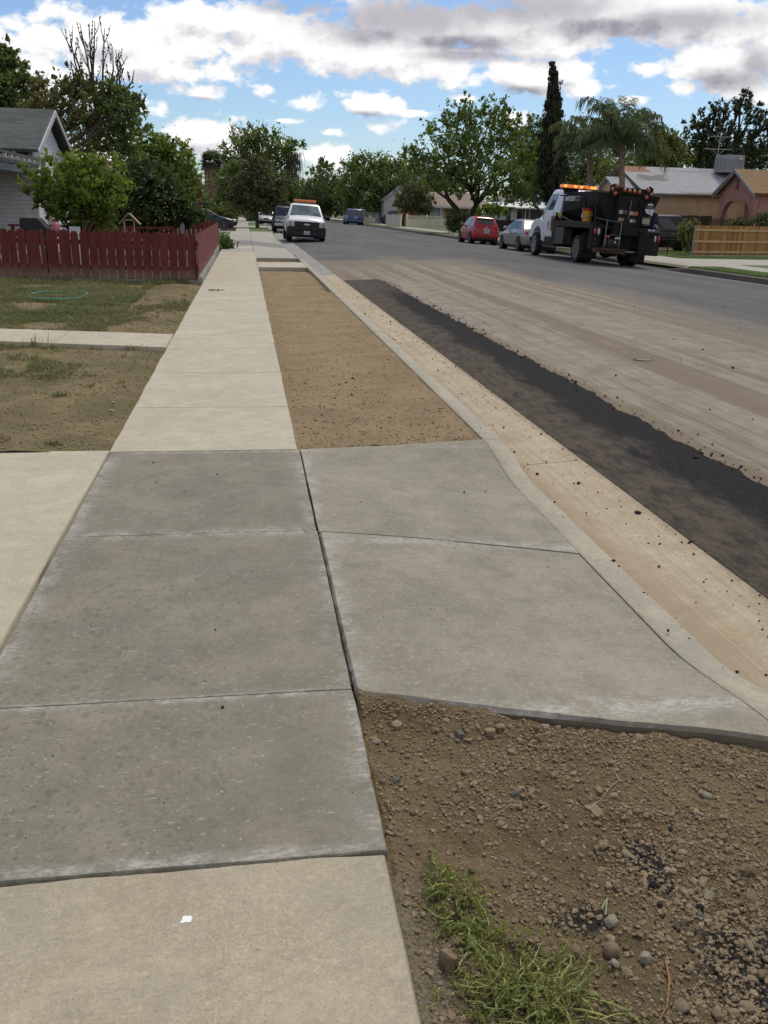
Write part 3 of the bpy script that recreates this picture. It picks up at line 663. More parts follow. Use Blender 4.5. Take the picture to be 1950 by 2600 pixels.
# planting strip: bare soil, dug lower towards the far end
def verge_z(x, y):
    if y < 6.06 + 0.17 * (x - 0.345) and x > 0.3: return -0.25
    base = -0.018 - 0.055 * sm((y - 18.55) / 0.35) - 0.03 * sm((y - 24.5) / 1.0)
    e = min(sm((x - 0.33) / 0.10), 1.0)
    q = -0.010 * (1 - e)
    return base + q + 0.011 * fbm(x * 3.0, y * 1.6, 1.0, 4) + 0.006 * fbm(x * 14, y * 9, 4.0, 3)
grid('dirt_strip', lin(0.318, 1.726, 56), lin(6.02, 26.0, 640), verge_z, DIRT_VERGE)
grid('dirt_strip', lin(0.29, 1.726, 24), lin(28.3, 31.0, 50), lambda x, y: -0.11 + 0.012 * fbm(x * 3, y * 2, 2, 3), DIRT_VERGE)
ST = MB(); slab(ST, ((0.30, 26.05, 0), (1.72, 26.3, 0), (1.72, 28.75, 0), (0.30, 28.4, 0)), 0.14, 12, 8, None, (0.02, 0, 0.02, 0)); ST.build('concrete_strip', C_LIGHT, smooth=35)['kind'] = 'structure'

# bare stony soil beside the old slab
def near_z(x, y):
    fl = 2.72 - 0.328 * (x - 0.345)
    d = fl - y
    base = -0.056 + 0.050 * sm((0.17 - d) / 0.17) * (0.52 + 0.48 * sm((1.05 - x) / 0.35) + 0.25 * fbm(x * 3.3, 1.7, 2.0, 3)) + ktop(y + .08) * 0.6 * sm((0.5 - d) / .5) * (x / 1.7) ** 1.35 + 0.030 * sm((0.42 - x) / 0.09) * 0.4
    base += 0.006 * math.exp(-((d - 0.12) / 0.10) ** 2)
    return base + 0.018 * fbm(x * 2.6, y * 2.6, 0.0, 3) + 0.011 * fbm(x * 11, y * 11, 3.0, 3) + 0.0085 * abs(fbm(x * 30, y * 30, 8.0, 4))
NXs, NYs = lin(0.312, 1.80, 300), lin(0.95, 2.76, 380)
def near_cut(x, y):
    fl = 2.715 - 0.328 * (x - 0.345)
    if x < 0.343 and y > 1.85: return -0.05
    return near_z(x, y) if y < fl + 0.02 else -0.16
grid('dirt_bed', NXs, NYs, near_cut, DIRT_NEAR)

# left front lawn, half bare
def lawn_z(x, y):
    walk = abs((y + 0.22 * (x + 0.96)) - 11.35)
    hump = 0.035 * math.exp(-((x + 1.55) / 0.35) ** 2) * sm((walk - 0.7) / 0.5)
    edge = -0.02 * sm((-1.15 - x) / -0.18) if x > -1.15 else 0.0
    return -0.022 + hump + edge + 0.016 * fbm(x * 1.1, y * 0.8, 5.0, 3) * sm((walk - 0.55) / 0.5) + 0.006 * fbm(x * 8, y * 6, 2.0, 3) - 0.03 * sm((0.75 - walk) / 0.2)
grid('lawn', lin(-9.0, -0.958, 130), lin(6.06, 21.6, 190), lawn_z, LAWN_SOIL)

mb = MB(); mb.hexa([Vector(q) for q in ((-7.4, 21.3, -.2), (-1.16, 20.5, -.2), (-1.2, 36.2, -.2), (-7.4, 36.2, -.2))], [Vector(q) for q in ((-7.4, 21.3, -.02), (-1.16, 20.5, -.02), (-1.2, 36.2, -.02), (-7.4, 36.2, -.02))])
mb.build('yard_lawn', M_('yard_turf', (.05, .062, .024), .95, .3, 5.0, bump=.8, bscale=50.0, col2=(.075, .065, .035)))['kind'] = 'structure'
# right side: kerb, verge turf, walk, driveway
def rk_top(y): return -0.02 - 0.13 * min(sm((y - 29.6) / 1.4), sm((35.8 - y) / 1.2)) - 0.13 * min(sm((y - 55.5) / 1.2), sm((62.5 - y) / 1.2))
rings = []
for y in lin(-14, 300, 400):
    t = rk_top(y); X = XR(y)
    rings.append([Vector((X - 0.02, y, -0.6)), Vector((X - 0.02, y, -0.20)), Vector((X + 0.01, y, t - 0.02)), Vector((X + 0.04, y, t)), Vector((X + 0.17, y, t)), Vector((X + 0.17, y, -0.6))])
mb = MB(); mb.loft(rings); mb.build('kerb', C_CURBDK, smooth=40)['kind'] = 'structure'
rings = [[Vector((XR(y) - 0.45, y, road_z(XR(y) - 0.45) + 0.006)), Vector((XR(y) - 0.02, y, -0.196)), Vector((XR(y) - 0.02, y, -0.5)), Vector((XR(y) - 0.45, y, -0.5))] for y in lin(-14, 300, 80)]
mb = MB(); mb.loft(rings); mb.build('gutter', C_GREY)['kind'] = 'structure'
RT = M_('mown_turf', (0.066, 0.115, 0.026), 0.9, 0.25, 7.0, bump=0.9, bscale=60.0, col2=(0.10, 0.125, 0.042))
mb = MB()
def strip(x0, x1, y0, y1, z=0.0, m=mb):
    n = 6
    for i in range(n):
        a, b = y0 + (y1 - y0) * i / n, y0 + (y1 - y0) * (i + 1) / n
        m.hexa(((XR(a) + x0, a, -0.3), (XR(a) + x1, a, -0.3), (XR(b) + x1, b, -0.3), (XR(b) + x0, b, -0.3)), ((XR(a) + x0, a, z), (XR(a) + x1, a, z), (XR(b) + x1, b, z), (XR(b) + x0, b, z)))
for a, b in ((-12, 29.8), (35.9, 55.6), (62.8, 72.0), (74.0, 95.0), (100, 160)): strip(0.175, 1.35, a, b, -0.005)
for a, b in ((-12, 31.6), (36.4, 37.4)): strip(3.15, 9.0, a, b, 0.0)
strip(3.0, 9.0, 66.0, 98.0, 0.0)
mb.build('verge_turf', RT)['kind'] = 'structure'
mb = MB()
for a, b in ((-12, 29.0), (29.02, 36.3), (36.32, 80.0), (80.02, 180)): strip(1.36, 3.1, a, b, -0.004, mb)
def drive(y0, y1, x1, m):
    m.hexa(((XR(y0) + .172, y0, -.3), (XR(y0) + 1.36, y0, -.3), (XR(y1) + 1.36, y1, -.3), (XR(y1) + .172, y1, -.3)), ((XR(y0) + .172, y0, rk_top(y0)), (XR(y0) + 1.36, y0, -0.006), (XR(y1) + 1.36, y1, -0.006), (XR(y1) + .172, y1, rk_top(y1))))
for y0, y1 in ((29.85, 31.2), (31.2, 34.6), (34.6, 35.85), (55.65, 56.8), (56.8, 61.4), (61.4, 62.75)): drive(y0, y1, 3, mb)
strip(3.11, 16.0, 31.7, 36.3, -0.008, mb); strip(3.11, 12.0, 56.0, 62.4, -0.008, mb)
mb.build('right_walk', C_FAR)['kind'] = 'structure'
mb = MB(); strip(2.95, 12.0, 37.42, 43.5, -0.02, mb); strip(2.9, 14.0, 43.5, 55.5, -0.03, mb)
mb.build('side_lawn', M_('thin_lawn', (0.055, 0.080, 0.027), 0.95, 0.2, 2.5, bump=0.8, bscale=40.0, col2=(0.14, 0.105, 0.062)))['kind'] = 'structure'
# far left verge turf and lawns
mb = MB()
for x0, x1, y0, y1 in ((0.30, 1.70, 64.95, 77.5), (0.30, 1.70, 84.6, 103.9), (0.3, 1.7, 112.1, 139.8), (-7.0, -0.97, 48.0, 62.8), (-7.0, -0.97, 37.5, 46.6)):
    mb.box(((x0 + x1) / 2, (y0 + y1) / 2, -0.05), (x1 - x0, y1 - y0, 0.10))
mb.build('verge_turf', RT)['kind'] = 'structure'
mb = MB(); mb.box((-4.5, 70.2, -0.05), (7.1, 14.6, 0.105)); mb.box((-4.2, 47.3, -0.05), (6.5, 1.3, 0.105)); mb.build('driveway', C_FAR)['kind'] = 'structure'
# ------------------------------------------------------------------ stones, gravel, grass, litter on the ground
rng = np.random.default_rng(5)
ICO_V = None
def ico(sub=1):
    bm = bmesh.new(); bmesh.ops.create_icosphere(bm, subdivisions=sub, radius=1.0)
    v = np.array([x.co[:] for x in bm.verts]); f = np.array([[q.index for q in x.verts] for x in bm.faces]); bm.free(); return v, f
I1, F1 = ico(1); I2, F2 = ico(2)
def scatter_mesh(name, pts, sizes, mat, flatz=0.6, jit=0.25, base=(I1, F1), sink=0.25):
    V, F = base; n = len(pts); out = np.zeros((n, len(F), 3, 3), dtype=np.float32)
    for i in range(n):
        a = rng.uniform(0, 6.28); s = sizes[i] * np.array([1.0, rng.uniform(.65, .95), flatz * rng.uniform(.75, 1.2)])
        v = V * (1 + rng.uniform(-jit, jit, (len(V), 1))) * s
        c, t = math.cos(a), math.sin(a); v = np.stack([v[:, 0] * c - v[:, 1] * t, v[:, 0] * t + v[:, 1] * c, v[:, 2]], 1)
        v += np.array(pts[i]) + np.array([0, 0, s[2] * (1 - 2 * sink)]); out[i] = v[F]
    return np_mesh(name, out.reshape(-1, 3), 3, mat)
def island_mat(name, cols, rough=0.9):
    m, q, b = new_mat(name); g = q.n('ShaderNodeNewGeometry'); r = q.t.nodes.new('ShaderNodeValToRGB')
    q.set(r.inputs[0], g.outputs['Random Per Island']); el = r.color_ramp.elements
    while len(el) < len(cols): el.new(0.5)
    for i, c in enumerate(cols): el[i].position = i / (len(cols) - 1); el[i].color = (*c, 1)
    nz = q.noise(g.outputs['Position'], 120.0, 4.0, 0.7)
    q.set(b.inputs['Base Color'], q.mix(q.m('MULTIPLY', q.ramp(nz, 0.4, 0.7), 0.4), r.outputs[0], (0.11, 0.085, 0.055)))
    b.inputs['Roughness'].default_value = rough; b.inputs['Specular IOR Level'].default_value = 0.2; return m
GRAVEL = island_mat('gravel', [(0.17, 0.122, 0.07), (0.255, 0.19, 0.112), (0.20, 0.148, 0.086), (0.33, 0.27, 0.185), (0.23, 0.172, 0.102), (0.14, 0.10, 0.058), (0.28, 0.215, 0.138)])
def in_bed(x, y): return x > 0.35 and y < 2.70 - 0.328 * (x - 0.345)
def bed_pts(n, clump=None):
    out = []
    while len(out) < n:
        y = rng.uniform(1.05, 2.7); x = rng.uniform(0.345, min(1.78, 0.45 + 0.66 * y))
        if not in_bed(x, y): continue
        d = 2.71 - 0.328 * (x - 0.345) - y
        p = 0.26 + 0.75 * math.exp(-d / 0.09) + 0.5 * (fbm(x * 3.0, y * 3.0, 11.0, 3) > 0.05) + 0.25 * (x > 0.9)
        if x < 0.62 and 1.45 < y < 2.0: p *= 0.5
        if rng.random() < p: out.append((x, y, near_z(x, y)))
    return out
pts = bed_pts(12500); tag(scatter_mesh('gravel', pts, 0.0017 + rng.gamma(1.6, 0.0013, len(pts)), GRAVEL), kind='stuff')
pts = bed_pts(3600); tag(scatter_mesh('gravel', pts, 0.0042 + rng.gamma(1.5, 0.0016, len(pts)), GRAVEL, .62, .34, base=(I1, F1), sink=.38), kind='stuff')
# individual stones
SM = [M_('stone_tan', (0.34, 0.255, 0.155), 0.9, 0.2, 30.0, bump=0.5, bscale=120.0), M_('stone_brown', (0.245, 0.175, 0.105), 0.92, 0.2, 30.0, bump=0.5, bscale=120.0),
      M_('stone_grey', (0.33, 0.29, 0.22), 0.85, 0.2, 30.0, bump=0.4, bscale=120.0), M_('stone_slate', (0.150, 0.142, 0.125), 0.8, 0.2, 30.0, bump=0.4, bscale=120.0)]
protos = []
for k in range(14):
    mb = MB(); s = np.array([1.0, rng.uniform(.62, .95), rng.uniform(.45, .75)])
    off = rng.uniform(0, 50, 3)
    vv = [Vector(np.sign(v) * np.abs(v) ** (0.80 if k % 3 else 0.58) * s * (1 + 0.48 * mnoise.noise(Vector(v * 1.3 + off)) + 0.16 * mnoise.noise(Vector(v * 3 + off)))) for v in I2]
    mb.add(vv, [tuple(f) for f in F2])
    o = mb.build('stone', SM[(0, 1, 0, 1, 0, 2, 1, 0, 1, 1, 3, 0, 2, 1)[k]], smooth=(0 if k % 3 == 1 else 38)); protos.append(o)
spots = bed_pts(290); first = [True] * 14
for i, (x, y, z) in enumerate(spots):
    k = int(rng.integers(0, 14))
    o = protos[k] if first[k] else protos[k].copy()
    if not first[k]: COL.objects.link(o)
    first[k] = False
    dd = 2.71 - 0.328 * (x - 0.345) - y; r = 0.0056 + min(0.016, rng.gamma(1.6, 0.0030)) * (1.35 if dd < .16 else .95)
    o.location = (x, y, z + r * 0.12); o.scale = (r, r, r); o.rotation_euler = (rng.uniform(-.3, .3), rng.uniform(-.3, .3), rng.uniform(0, 6.28))
    tag(o, 'small brown or grey stone lying loose on the bare soil beside the concrete', 'stone', 'loose stones on the bare soil')
for k in range(14):
    if first[k]: bpy.data.objects.remove(protos[k])
# the few bigger stones one can point at
def rock(px, py, r, mat, label, sq=(1, .8, .6), seed=1, p=0.7):
    g = G(px, py, -0.045); mb = MB()
    vv = [Vector(np.sign(v) * np.abs(v) ** p * np.array(sq) * r * (1 + 0.25 * mnoise.noise(Vector(v * 1.0 + seed * 7.3)))) for v in I2]
    mb.add(vv, [tuple(f) for f in F2]); o = mb.build('stone', mat, smooth=35)
    o.location = (g.x, g.y, near_z(g.x, g.y) + r * sq[2] * 0.35); o.rotation_euler = (0.15, 0.1, seed); tag(o, label, 'stone')
rock(968, 2082, 0.030, SM[1], 'dark angular stone standing at the left edge of the green weeds', (.75, .6, 1.0), 2, .6)
rock(1003, 1943, 0.024, SM[1], 'flat brown brick-like stone lying above the weeds', (1, .5, .4), 3, .5)
rock(942, 1897, 0.017, SM[1], 'rounded brown stone half buried near the slab corner above the weeds', (1, .9, .7), 4)
rock(1288, 1748, 0.026, SM[0], 'broad flat tan stone in the middle of the bare soil', (1, .6, .25), 5, .6)
rock(1528, 1712, 0.018, SM[2], 'smooth pale grey stone near the right edge of the soil', (1, .6, .5), 6)
rock(856, 1563, 0.024, SM[0], 'tan cobble just below the apron edge by the seam', (1, .75, .6), 7)
rock(992, 1590, 0.018, SM[3], 'blue grey stone chip below the apron edge', (1, .6, .6), 8, .5)
rock(1058, 1585, 0.020, SM[0], 'rounded tan cobble in the row of stones below the apron', (1, .75, .65), 9)
rock(1395, 2072, 0.019, SM[2], 'upright grey stone at the lower middle of the soil', (.8, .7, .9), 10, .7)
rock(1320, 2055, 0.021, SM[1], 'round brown clod beside the upright grey stone', (1, .95, .8), 11, .8)
rock(1243, 2055, 0.017, SM[1], 'smaller round brown clod above the weed tips', (1, .9, .8), 12, .8)
rock(1320, 1992, 0.017, SM[2], 'pair-shaped pale stone on the soil above the two round clods', (1, .8, .6), 13, .7)
# asphalt crumbs: spilled on the soil, along the gutter and off the patch
CRUMB = M_('asphalt_crumb', (0.016, 0.0155, 0.016), 0.8, 0.2, 60.0)
cp, cs = [], []
for (x, y, rx, ry, n) in ((1.04, 1.83, .045, .09, 170), (1.12, 1.48, .13, .17, 420), (0.79, 1.66, .08, .05, 60), (0.60, 1.58, .045, .035, 40), (0.9, 1.75, .2, .2, 50), (0.95, 1.6, .3, .3, 60)):
    for _ in range(n):
        a, b = rng.normal(x, rx), rng.normal(y, ry)
        if in_bed(a, b): cp.append((a, b, near_z(a, b))); cs.append(0.0016 + rng.gamma(1.5, .0012))
for _ in range(520):
    y = rng.uniform(2.6, 22) ** 1.0; u = rng.beta(2.2, 1.0); x = 1.93 + 0.5 * u
    cp.append((x, y, -0.15 + 0.035 * u)); cs.append(0.0025 + rng.gamma(1.3, .0022))
for _ in range(900):
    y = rng.uniform(3, 22.5); x = 3.36 + rng.normal(0.0, 0.10) + 0.05 * fbm(y * .9, 3.1, o=3)
    cp.append((x, y, road_z(x) + 0.004)); cs.append(0.003 + rng.gamma(1.4, .003))
for _ in range(60):
    y = rng.uniform(2.4, 7); x = rng.uniform(1.74, 1.9); cp.append((x, y, ktop(y) * 1.1 - .012)); cs.append(0.003 + rng.gamma(1.2, .002))
for _ in range(70):
    y = rng.uniform(2.0, 6); x = rng.uniform(-.9, 1.5); z = 0 if x < .34 else ktop(y) * ((x - .345) / 1.37) ** 1.35
    if x > .33 and y < 2.9: continue
    cp.append((x, y, z)); cs.append(0.0018 + rng.gamma(1.2, .0012))
for _ in range(420):
    y = rng.normal(8.3, .9); x = rng.normal(0.9, .22)
    if .36 < x < 1.68: cp.append((x, y, verge_z(x, y))); cs.append(0.002 + rng.gamma(1.2, .0016))
for _ in range(300):
    y = rng.uniform(4, 26); x = rng.uniform(3.5, 9); cp.append((x, y, road_z(x))); cs.append(0.003 + rng.gamma(1.2, .0028))
tag(scatter_mesh('asphalt_crumbs', cp, cs, CRUMB, 0.7, 0.3), kind='stuff')
o = scatter_mesh('asphalt_crumb', [tuple(G(481, 1529, 0.0))], [0.007], CRUMB, .7, .3); tag(o, 'single black crumb of asphalt lying on the dark slab', 'asphalt crumb')
o = scatter_mesh('asphalt_crumb', [tuple(G(1443, 1364, -0.1))], [0.010], CRUMB, .7, .3); tag(o, 'biggest black crumb of asphalt on the dropped kerb', 'asphalt crumb')
# clods along the verge
CLOD = island_mat('clods', [(0.35, 0.26, 0.155), (0.28, 0.205, 0.12), (0.42, 0.335, 0.22), (0.32, 0.235, 0.14), (0.24, 0.175, 0.108)])
pts = []; szs = []
for _ in range(9000):
    y = 6.1 + 19.5 * rng.random() ** 1.7; x = rng.uniform(.35, 1.70)
    e = 1.0 if (x < .5 or x > 1.5 or y < 7.0) else .45
    if rng.random() < e: pts.append((x, y, verge_z(x, y))); szs.append(0.002 + rng.gamma(1.2, .0024))
for _ in range(5500):
    y = 6.12 + 14 * rng.random() ** 1.4; x = -0.99 - abs(rng.normal(0, .75))
    if x > -5 and abs((y + .22 * (x + .96)) - 11.35) > .7: pts.append((x, y, lawn_z(x, y))); szs.append(0.0024 + rng.gamma(1.25, .0026))
tag(scatter_mesh('clods', pts, szs, CLOD, .65, .28), kind='stuff')

# grass blades
def blades(name, pts, hs, mat, wid=0.004, lean=0.6, n_seg=2):
    n = len(pts); P0 = np.array(pts); a = rng.uniform(0, 6.283, n); h = np.array(hs); ln = rng.uniform(.1, lean, n) * h
    d = np.stack([np.cos(a), np.sin(a), np.zeros(n)], 1); s = np.stack([-np.sin(a), np.cos(a), np.zeros(n)], 1) * (wid * rng.uniform(.7, 1.4, n))[:, None]
    up = np.array([0, 0, 1.0]); mid = P0 + d * (ln * .35)[:, None] + up * (h * .6)[:, None]; tip = P0 + d * ln[:, None] * 1.3 + up * (h * rng.uniform(.75, 1.0, n))[:, None]
    q = np.stack([P0 - s, P0 + s, mid + s * .8, mid - s * .8], 1); t = np.stack([mid - s * .8, mid + s * .8, tip + s * .1, tip - s * .1], 1)
    return tag(np_mesh(name, np.concatenate([q, t], 1).reshape(-1, 3), 4, mat), kind='stuff')
GRASS_DULL = leaf_mat('grass_dull', (0.150, 0.172, 0.074), (0.112, 0.132, 0.058), 0.35, tip=(0.25, 0.21, 0.11))
GRASS_DRY = leaf_mat('grass_dry', (0.20, 0.165, 0.085), (0.26, 0.21, 0.12), 0.2)
GRASS_LUSH = leaf_mat('grass_lush', (0.145, 0.225, 0.052), (0.105, 0.175, 0.042), 0.35)
pts, hs, dp, dh = [], [], [], []
for _ in range(150000):
    y = 6.2 + 14.7 * rng.random() ** 0.9; x = -1.0 - 6.2 * rng.random()
    if x < -0.32 * y - 0.4: continue
    if abs((y + .22 * (x + .96)) - 11.35) < .62: continue
    f = (fbm(x * .9, y * .55, 21.0, 4) + 0.25 * fbm(x * 4.5, y * 3, 2.0, 3)) if y > 11 else (0.35 * fbm(x * .8, y * .5, 4.0, 3) + 0.8 * fbm(x * 2.4, y * 1.5, 12.0, 4))
    thr = 0.04 if y < 11 else (-0.42 + 0.55 * sm((y - 14) / -3.0) + (0.5 if x > -1.9 else 0) + 0.25 * sm((y - 17.5) / 2.5) * (x > -3.2))
    if y < 11: thr += 0.33 * sm((9.2 - y) / 2.5) + (0.22 if x > -1.7 else 0)
    if f > thr:
        k = min(1.0, (f - thr) * 2.2 + .25); pts.append((x, y, lawn_z(x, y) - .003)); hs.append(rng.uniform(.02, .06) * (0.55 + k) * (1.35 if y > 14 else 1.0))
    elif rng.random() < 0.12: dp.append((x, y, lawn_z(x, y))); dh.append(rng.uniform(.012, .04))
pts = pts[:70000]; hs = hs[:70000]
blades('grass', pts, hs, GRASS_DULL, 0.0042, 1.1); blades('grass', dp, dh, GRASS_DRY, .0035, 2.0)
# tall weeds at the walk edge and fence foot
pts, hs = [], []
for (cx_, cy_, r_, n_, h_) in [(-1.35, 10.85, .16, 60, .09), (-1.75, 10.95, .10, 20, .06), (-2.55, 11.1, .1, 18, .16), (-2.35, 11.12, .04, 8, .19), (-3.0, 11.2, .3, 60, .06), (-3.5, 11.3, .2, 40, .05), (-1.35, 6.25, .05, 60, .045), (-1.62, 7.9, .06, 50, .05), (-1.2, 8.6, .03, 20, .04)] + [(-1.4 - .23 * i, 20.15 + .06 * i + .1 * (i % 3), .22, 70, .10 + .10 * (i % 4 == 1)) for i in range(22)]:
    for _ in range(n_):
        x, y = rng.normal(cx_, r_ * .6), rng.normal(cy_, r_ * .45); pts.append((x, y, lawn_z(x, y) - .003)); hs.append(h_ * rng.uniform(.4, 1.2))
blades('grass', pts, hs, GRASS_DULL, .0045, .8)
pts, hs = [], []
for _ in range(60000):
    y = 22.5 + 8.0 * rng.random(); x = XR(y) + (rng.uniform(.19, 1.34) if rng.random() < .55 else rng.uniform(3.2, 7.5))
    if x > XR(y) + 2 and y > 31.5: continue
    if y < 29.7: pts.append((x, y, -.006)); hs.append(rng.uniform(.025, .055))
for _ in range(9000):
    y = rng.uniform(36.5, 37.35); x = XR(y) + rng.uniform(3.2, 9); pts.append((x, y, 0)); hs.append(rng.uniform(.02, .06))
for _ in range(12000):
    y = rng.uniform(36, 44); x = XR(y) + (rng.uniform(.2, 1.34) if rng.random() < .3 else rng.uniform(3, 8)); pts.append((x, y, -.02)); hs.append(rng.uniform(.03, .09))
blades('grass', pts, hs, GRASS_LUSH, .006, .8)
# dried stalks and straw on the soil
STRAW = M_('straw', (0.42, 0.33, 0.19), 0.8, 0.15, 20.0)
def stalk(pl, r, label, mat=STRAW):
    q = [G(x, y, -.045) for x, y in pl]; q = [(v.x, v.y, near_z(v.x, v.y) + 0.006 + 0.004 * (i % 2)) for i, v in enumerate(q)]
    mb = MB(); mb.tube(q, [r * (1 - .6 * i / len(q)) for i in range(len(q))], 5); tag(mb.build('dry_stalk', mat, smooth=60), label, 'dry stalk')
stalk([(1322, 1660), (1338, 1688), (1318, 1702), (1300, 1728), (1272, 1748)], .0016, 'longest pale wavy straw in the middle of the soil')
stalk([(1105, 1742), (1085, 1757), (1058, 1772)], .0013, 'thin straight straw left of the soil middle')
stalk([(1258, 1668), (1268, 1678), (1282, 1660)], .0020, 'short thick straw near the soil top')
stalk([(836, 1740), (840, 1758), (838, 1738), (862, 1732)], .0014, 'bent straw by the slab edge')
stalk([(1438, 2070), (1446, 2120), (1442, 2170), (1425, 2200)], .0022, 'long orange brown stalk at the bottom right', M_('stalk_orange', (0.36, 0.19, 0.07), .8))
stalk([(1365, 1670), (1390, 1700), (1412, 1718)], .0009, 'fine dark twig at the right of the soil', M_('twig_dark', (.16, .11, .07), .9))
stalk([(1300, 1962), (1312, 1935), (1308, 1975)], .0035, 'pale dry leaf in the lower middle of the soil', M_('leaf_pale', (.30, .32, .2), .8))
stalk([(1150, 1962), (1180, 1972)], .0012, 'short straw above the weed stems')
stalk([(1560, 2012), (1600, 2018)], .0012, 'thin straw at the right edge of the soil')
# white dropping and a leaf on the walk
g = G(403, 1987, 0); mb = MB(); rr = [.011 + .0022 * math.sin(i * 1.3) + (.004 if i in (3, 11) else 0) for i in range(18)]
mb.prism([(g.x + 1.1 * rr[i] * math.cos(i * math.pi / 9), g.y + 1.0 * rr[i] * math.sin(i * math.pi / 9)) for i in range(18)], 'z', 0.0, 0.0022)
tag(mb.build('splat', M_('white_splat', (.85, .85, .84), .6, .03)), 'small white splat on the old pale slab', 'splat')
g = G(467, 628, 0); mb = MB()
for i in range(9):
    a = i * 2.4; mb.tube([(g.x - .16 + .03 * i, g.y + .05 * math.sin(a), 0.004), (g.x - .12 + .03 * i + .05 * math.cos(a), g.y + .10 * math.sin(a), .03)], [.012, .004], 4)
tag(mb.build('dead_leaves', M_('dead_leaf', (.10, .075, .045), .9)), 'little heap of dead leaves on the pale sidewalk', 'leaves')
# weed clump
WEED = leaf_mat('weed_leaf', (0.225, 0.250, 0.062), (0.150, 0.190, 0.052), 0.35, tip=(0.27, 0.26, 0.10))
STEM = M_('weed_stem', (0.43, 0.43, 0.165), 0.6, 0.18, 20.0, col2=(0.24, 0.29, 0.09))
STEM_DRY = M_('weed_stem_dry', (0.30, 0.225, 0.11), 0.7, 0.2, 20.0)
def weed(label, cx_, cy_, n, L, spread, seed, leafn, dryf=.15):
    rg = np.random.default_rng(seed); t = thing('weed_plant', label, 'weed', (cx_, cy_, near_z(cx_, cy_)))
    ms, mdry, lv = MB(), MB(), []
    for i in range(n):
        a = rg.uniform(0, 6.283); ox, oy = rg.normal(0, spread[0]), rg.normal(0, spread[1]); l = L * rg.uniform(.45, 1.1); p = Vector((ox, oy, 0.004)); d = Vector((math.cos(a), math.sin(a), rg.uniform(.25, 1.0))).normalized()
        pl = [p.copy()]
        for k in range(6):
            d = (d + Vector(rg.normal(0, .34, 3)) + Vector((0, 0, -.13))).normalized(); p = p + d * l / 6; p.z = max(.004, p.z); pl.append(p.copy())
        rs = rg.choice([.55, .8, 1.0, 1.35, 1.8], p=[.22, .28, .24, .16, .10])
        (mdry if rg.random() < dryf else ms).tube(pl, [q_ * rs for q_ in (.0019, .0018, .0017, .0015, .0013, .0010, .0006)], 5)
        for q in pl[1:]:
            for _ in range(leafn):
                c = np.array(q) + rg.normal(0, .006, 3); c[2] = abs(c[2]); u = rg.normal(0, 1, 3); u /= np.linalg.norm(u); v = np.cross(u, rg.normal(0, 1, 3)); v /= np.linalg.norm(v); s = rg.uniform(.004, .011)
                lv += [c - u * s, c + v * s * .30, c + u * s, c - v * s * .33]
    ms.build('stem', STEM, t, smooth=60)
    if mdry.v: mdry.build('stem', STEM_DRY, t, smooth=60)
    np_mesh('foliage', lv, 4, WEED, t); return t
weed('feathery green weed tuft at the top end of the weed row', .465, 1.785, 20, .08, (.022, .035), 1, 5, .05)
weed('bushy green weed with clover-like leaves in the middle of the weed row', .50, 1.65, 38, .10, (.03, .05), 2, 5)
weed('largest tangled weed with pale bent stems at the bottom of the frame', .575, 1.46, 85, .145, (.05, .045), 3, 4, .25)
weed('sprawling weed with long upright stems right of the tangled weed', .645, 1.40, 42, .17, (.04, .04), 4, 3, .25)
weed('low weed by the slab edge at the bottom of the frame', .47, 1.42, 22, .08, (.03, .04), 5, 4, .35)
# ------------------------------------------------------------------ trees and shrubs
LV_GREEN = leaf_mat('leaf_green', (0.207, 0.274, 0.081), (0.140, 0.199, 0.058), 0.42)
LV_MID = leaf_mat('leaf_mid', (0.188, 0.247, 0.077), (0.125, 0.177, 0.057), 0.4)
LV_DARK = leaf_mat('leaf_dark', (0.110, 0.150, 0.050), (0.070, 0.103, 0.036), 0.3)
LV_BRIGHT = leaf_mat('leaf_bright', (0.248, 0.314, 0.057), (0.143, 0.204, 0.046), 0.46)
LV_OLIVE = leaf_mat('leaf_olive', (0.172, 0.167, 0.083), (0.117, 0.122, 0.061), 0.3)
LV_BRONZE = leaf_mat('leaf_bronze', (0.221, 0.202, 0.078), (0.153, 0.159, 0.062), 0.38)
LV_YELLOW = leaf_mat('leaf_yellowgreen', (0.185, 0.198, 0.050), (0.125, 0.142, 0.042), 0.4)
LV_CYP = leaf_mat('leaf_cypress', (0.062, 0.066, 0.032), (0.036, 0.042, 0.022), 0.12)
LV_OAK = leaf_mat('leaf_oak', (0.077, 0.101, 0.040), (0.050, 0.068, 0.029), 0.2)
LV_PALM = leaf_mat('leaf_palm', (0.155, 0.190, 0.098), (0.109, 0.144, 0.071), 0.35)
LV_DEAD = leaf_mat('leaf_dead', (0.34, 0.26, 0.165), (0.25, 0.185, 0.115), 0.15)
TWIG = M_('bare_twig', (0.095, 0.075, 0.055), 0.9, .2, 8.0)
def unit(n, rg):
    u = rg.normal(0, 1, (n, 3)); return u / np.linalg.norm(u, axis=1, keepdims=True)
def leaf_quads(C, size, rg, asp=.5, up=0.0):
    n = len(C); u = unit(n, rg); u[:, 2] += up; u /= np.linalg.norm(u, axis=1, keepdims=True)
    v = np.cross(u, unit(n, rg)); v /= np.maximum(np.linalg.norm(v, axis=1, keepdims=True), 1e-6)
    s = (size * rg.uniform(.6, 1.35, n))[:, None]
    return np.stack([C - u * s, C + v * s * asp, C + u * s, C - v * s * asp], 1).reshape(-1, 3)
def lobe(px, py, rx, ry, Y, dy=0.0, deep=1.0):
    """a lump of crown seen round (px,py) with radii rx, ry in the photo, at distance Y+dy: centre and real radii"""
    c = P(px, py, Y + dy); m = (c - Vector((0, 0, CAM_H))).length / (F_PX / K)
    return (np.array(c), np.array([rx * m, max(rx, ry) * .8 * m * deep, ry * m]))
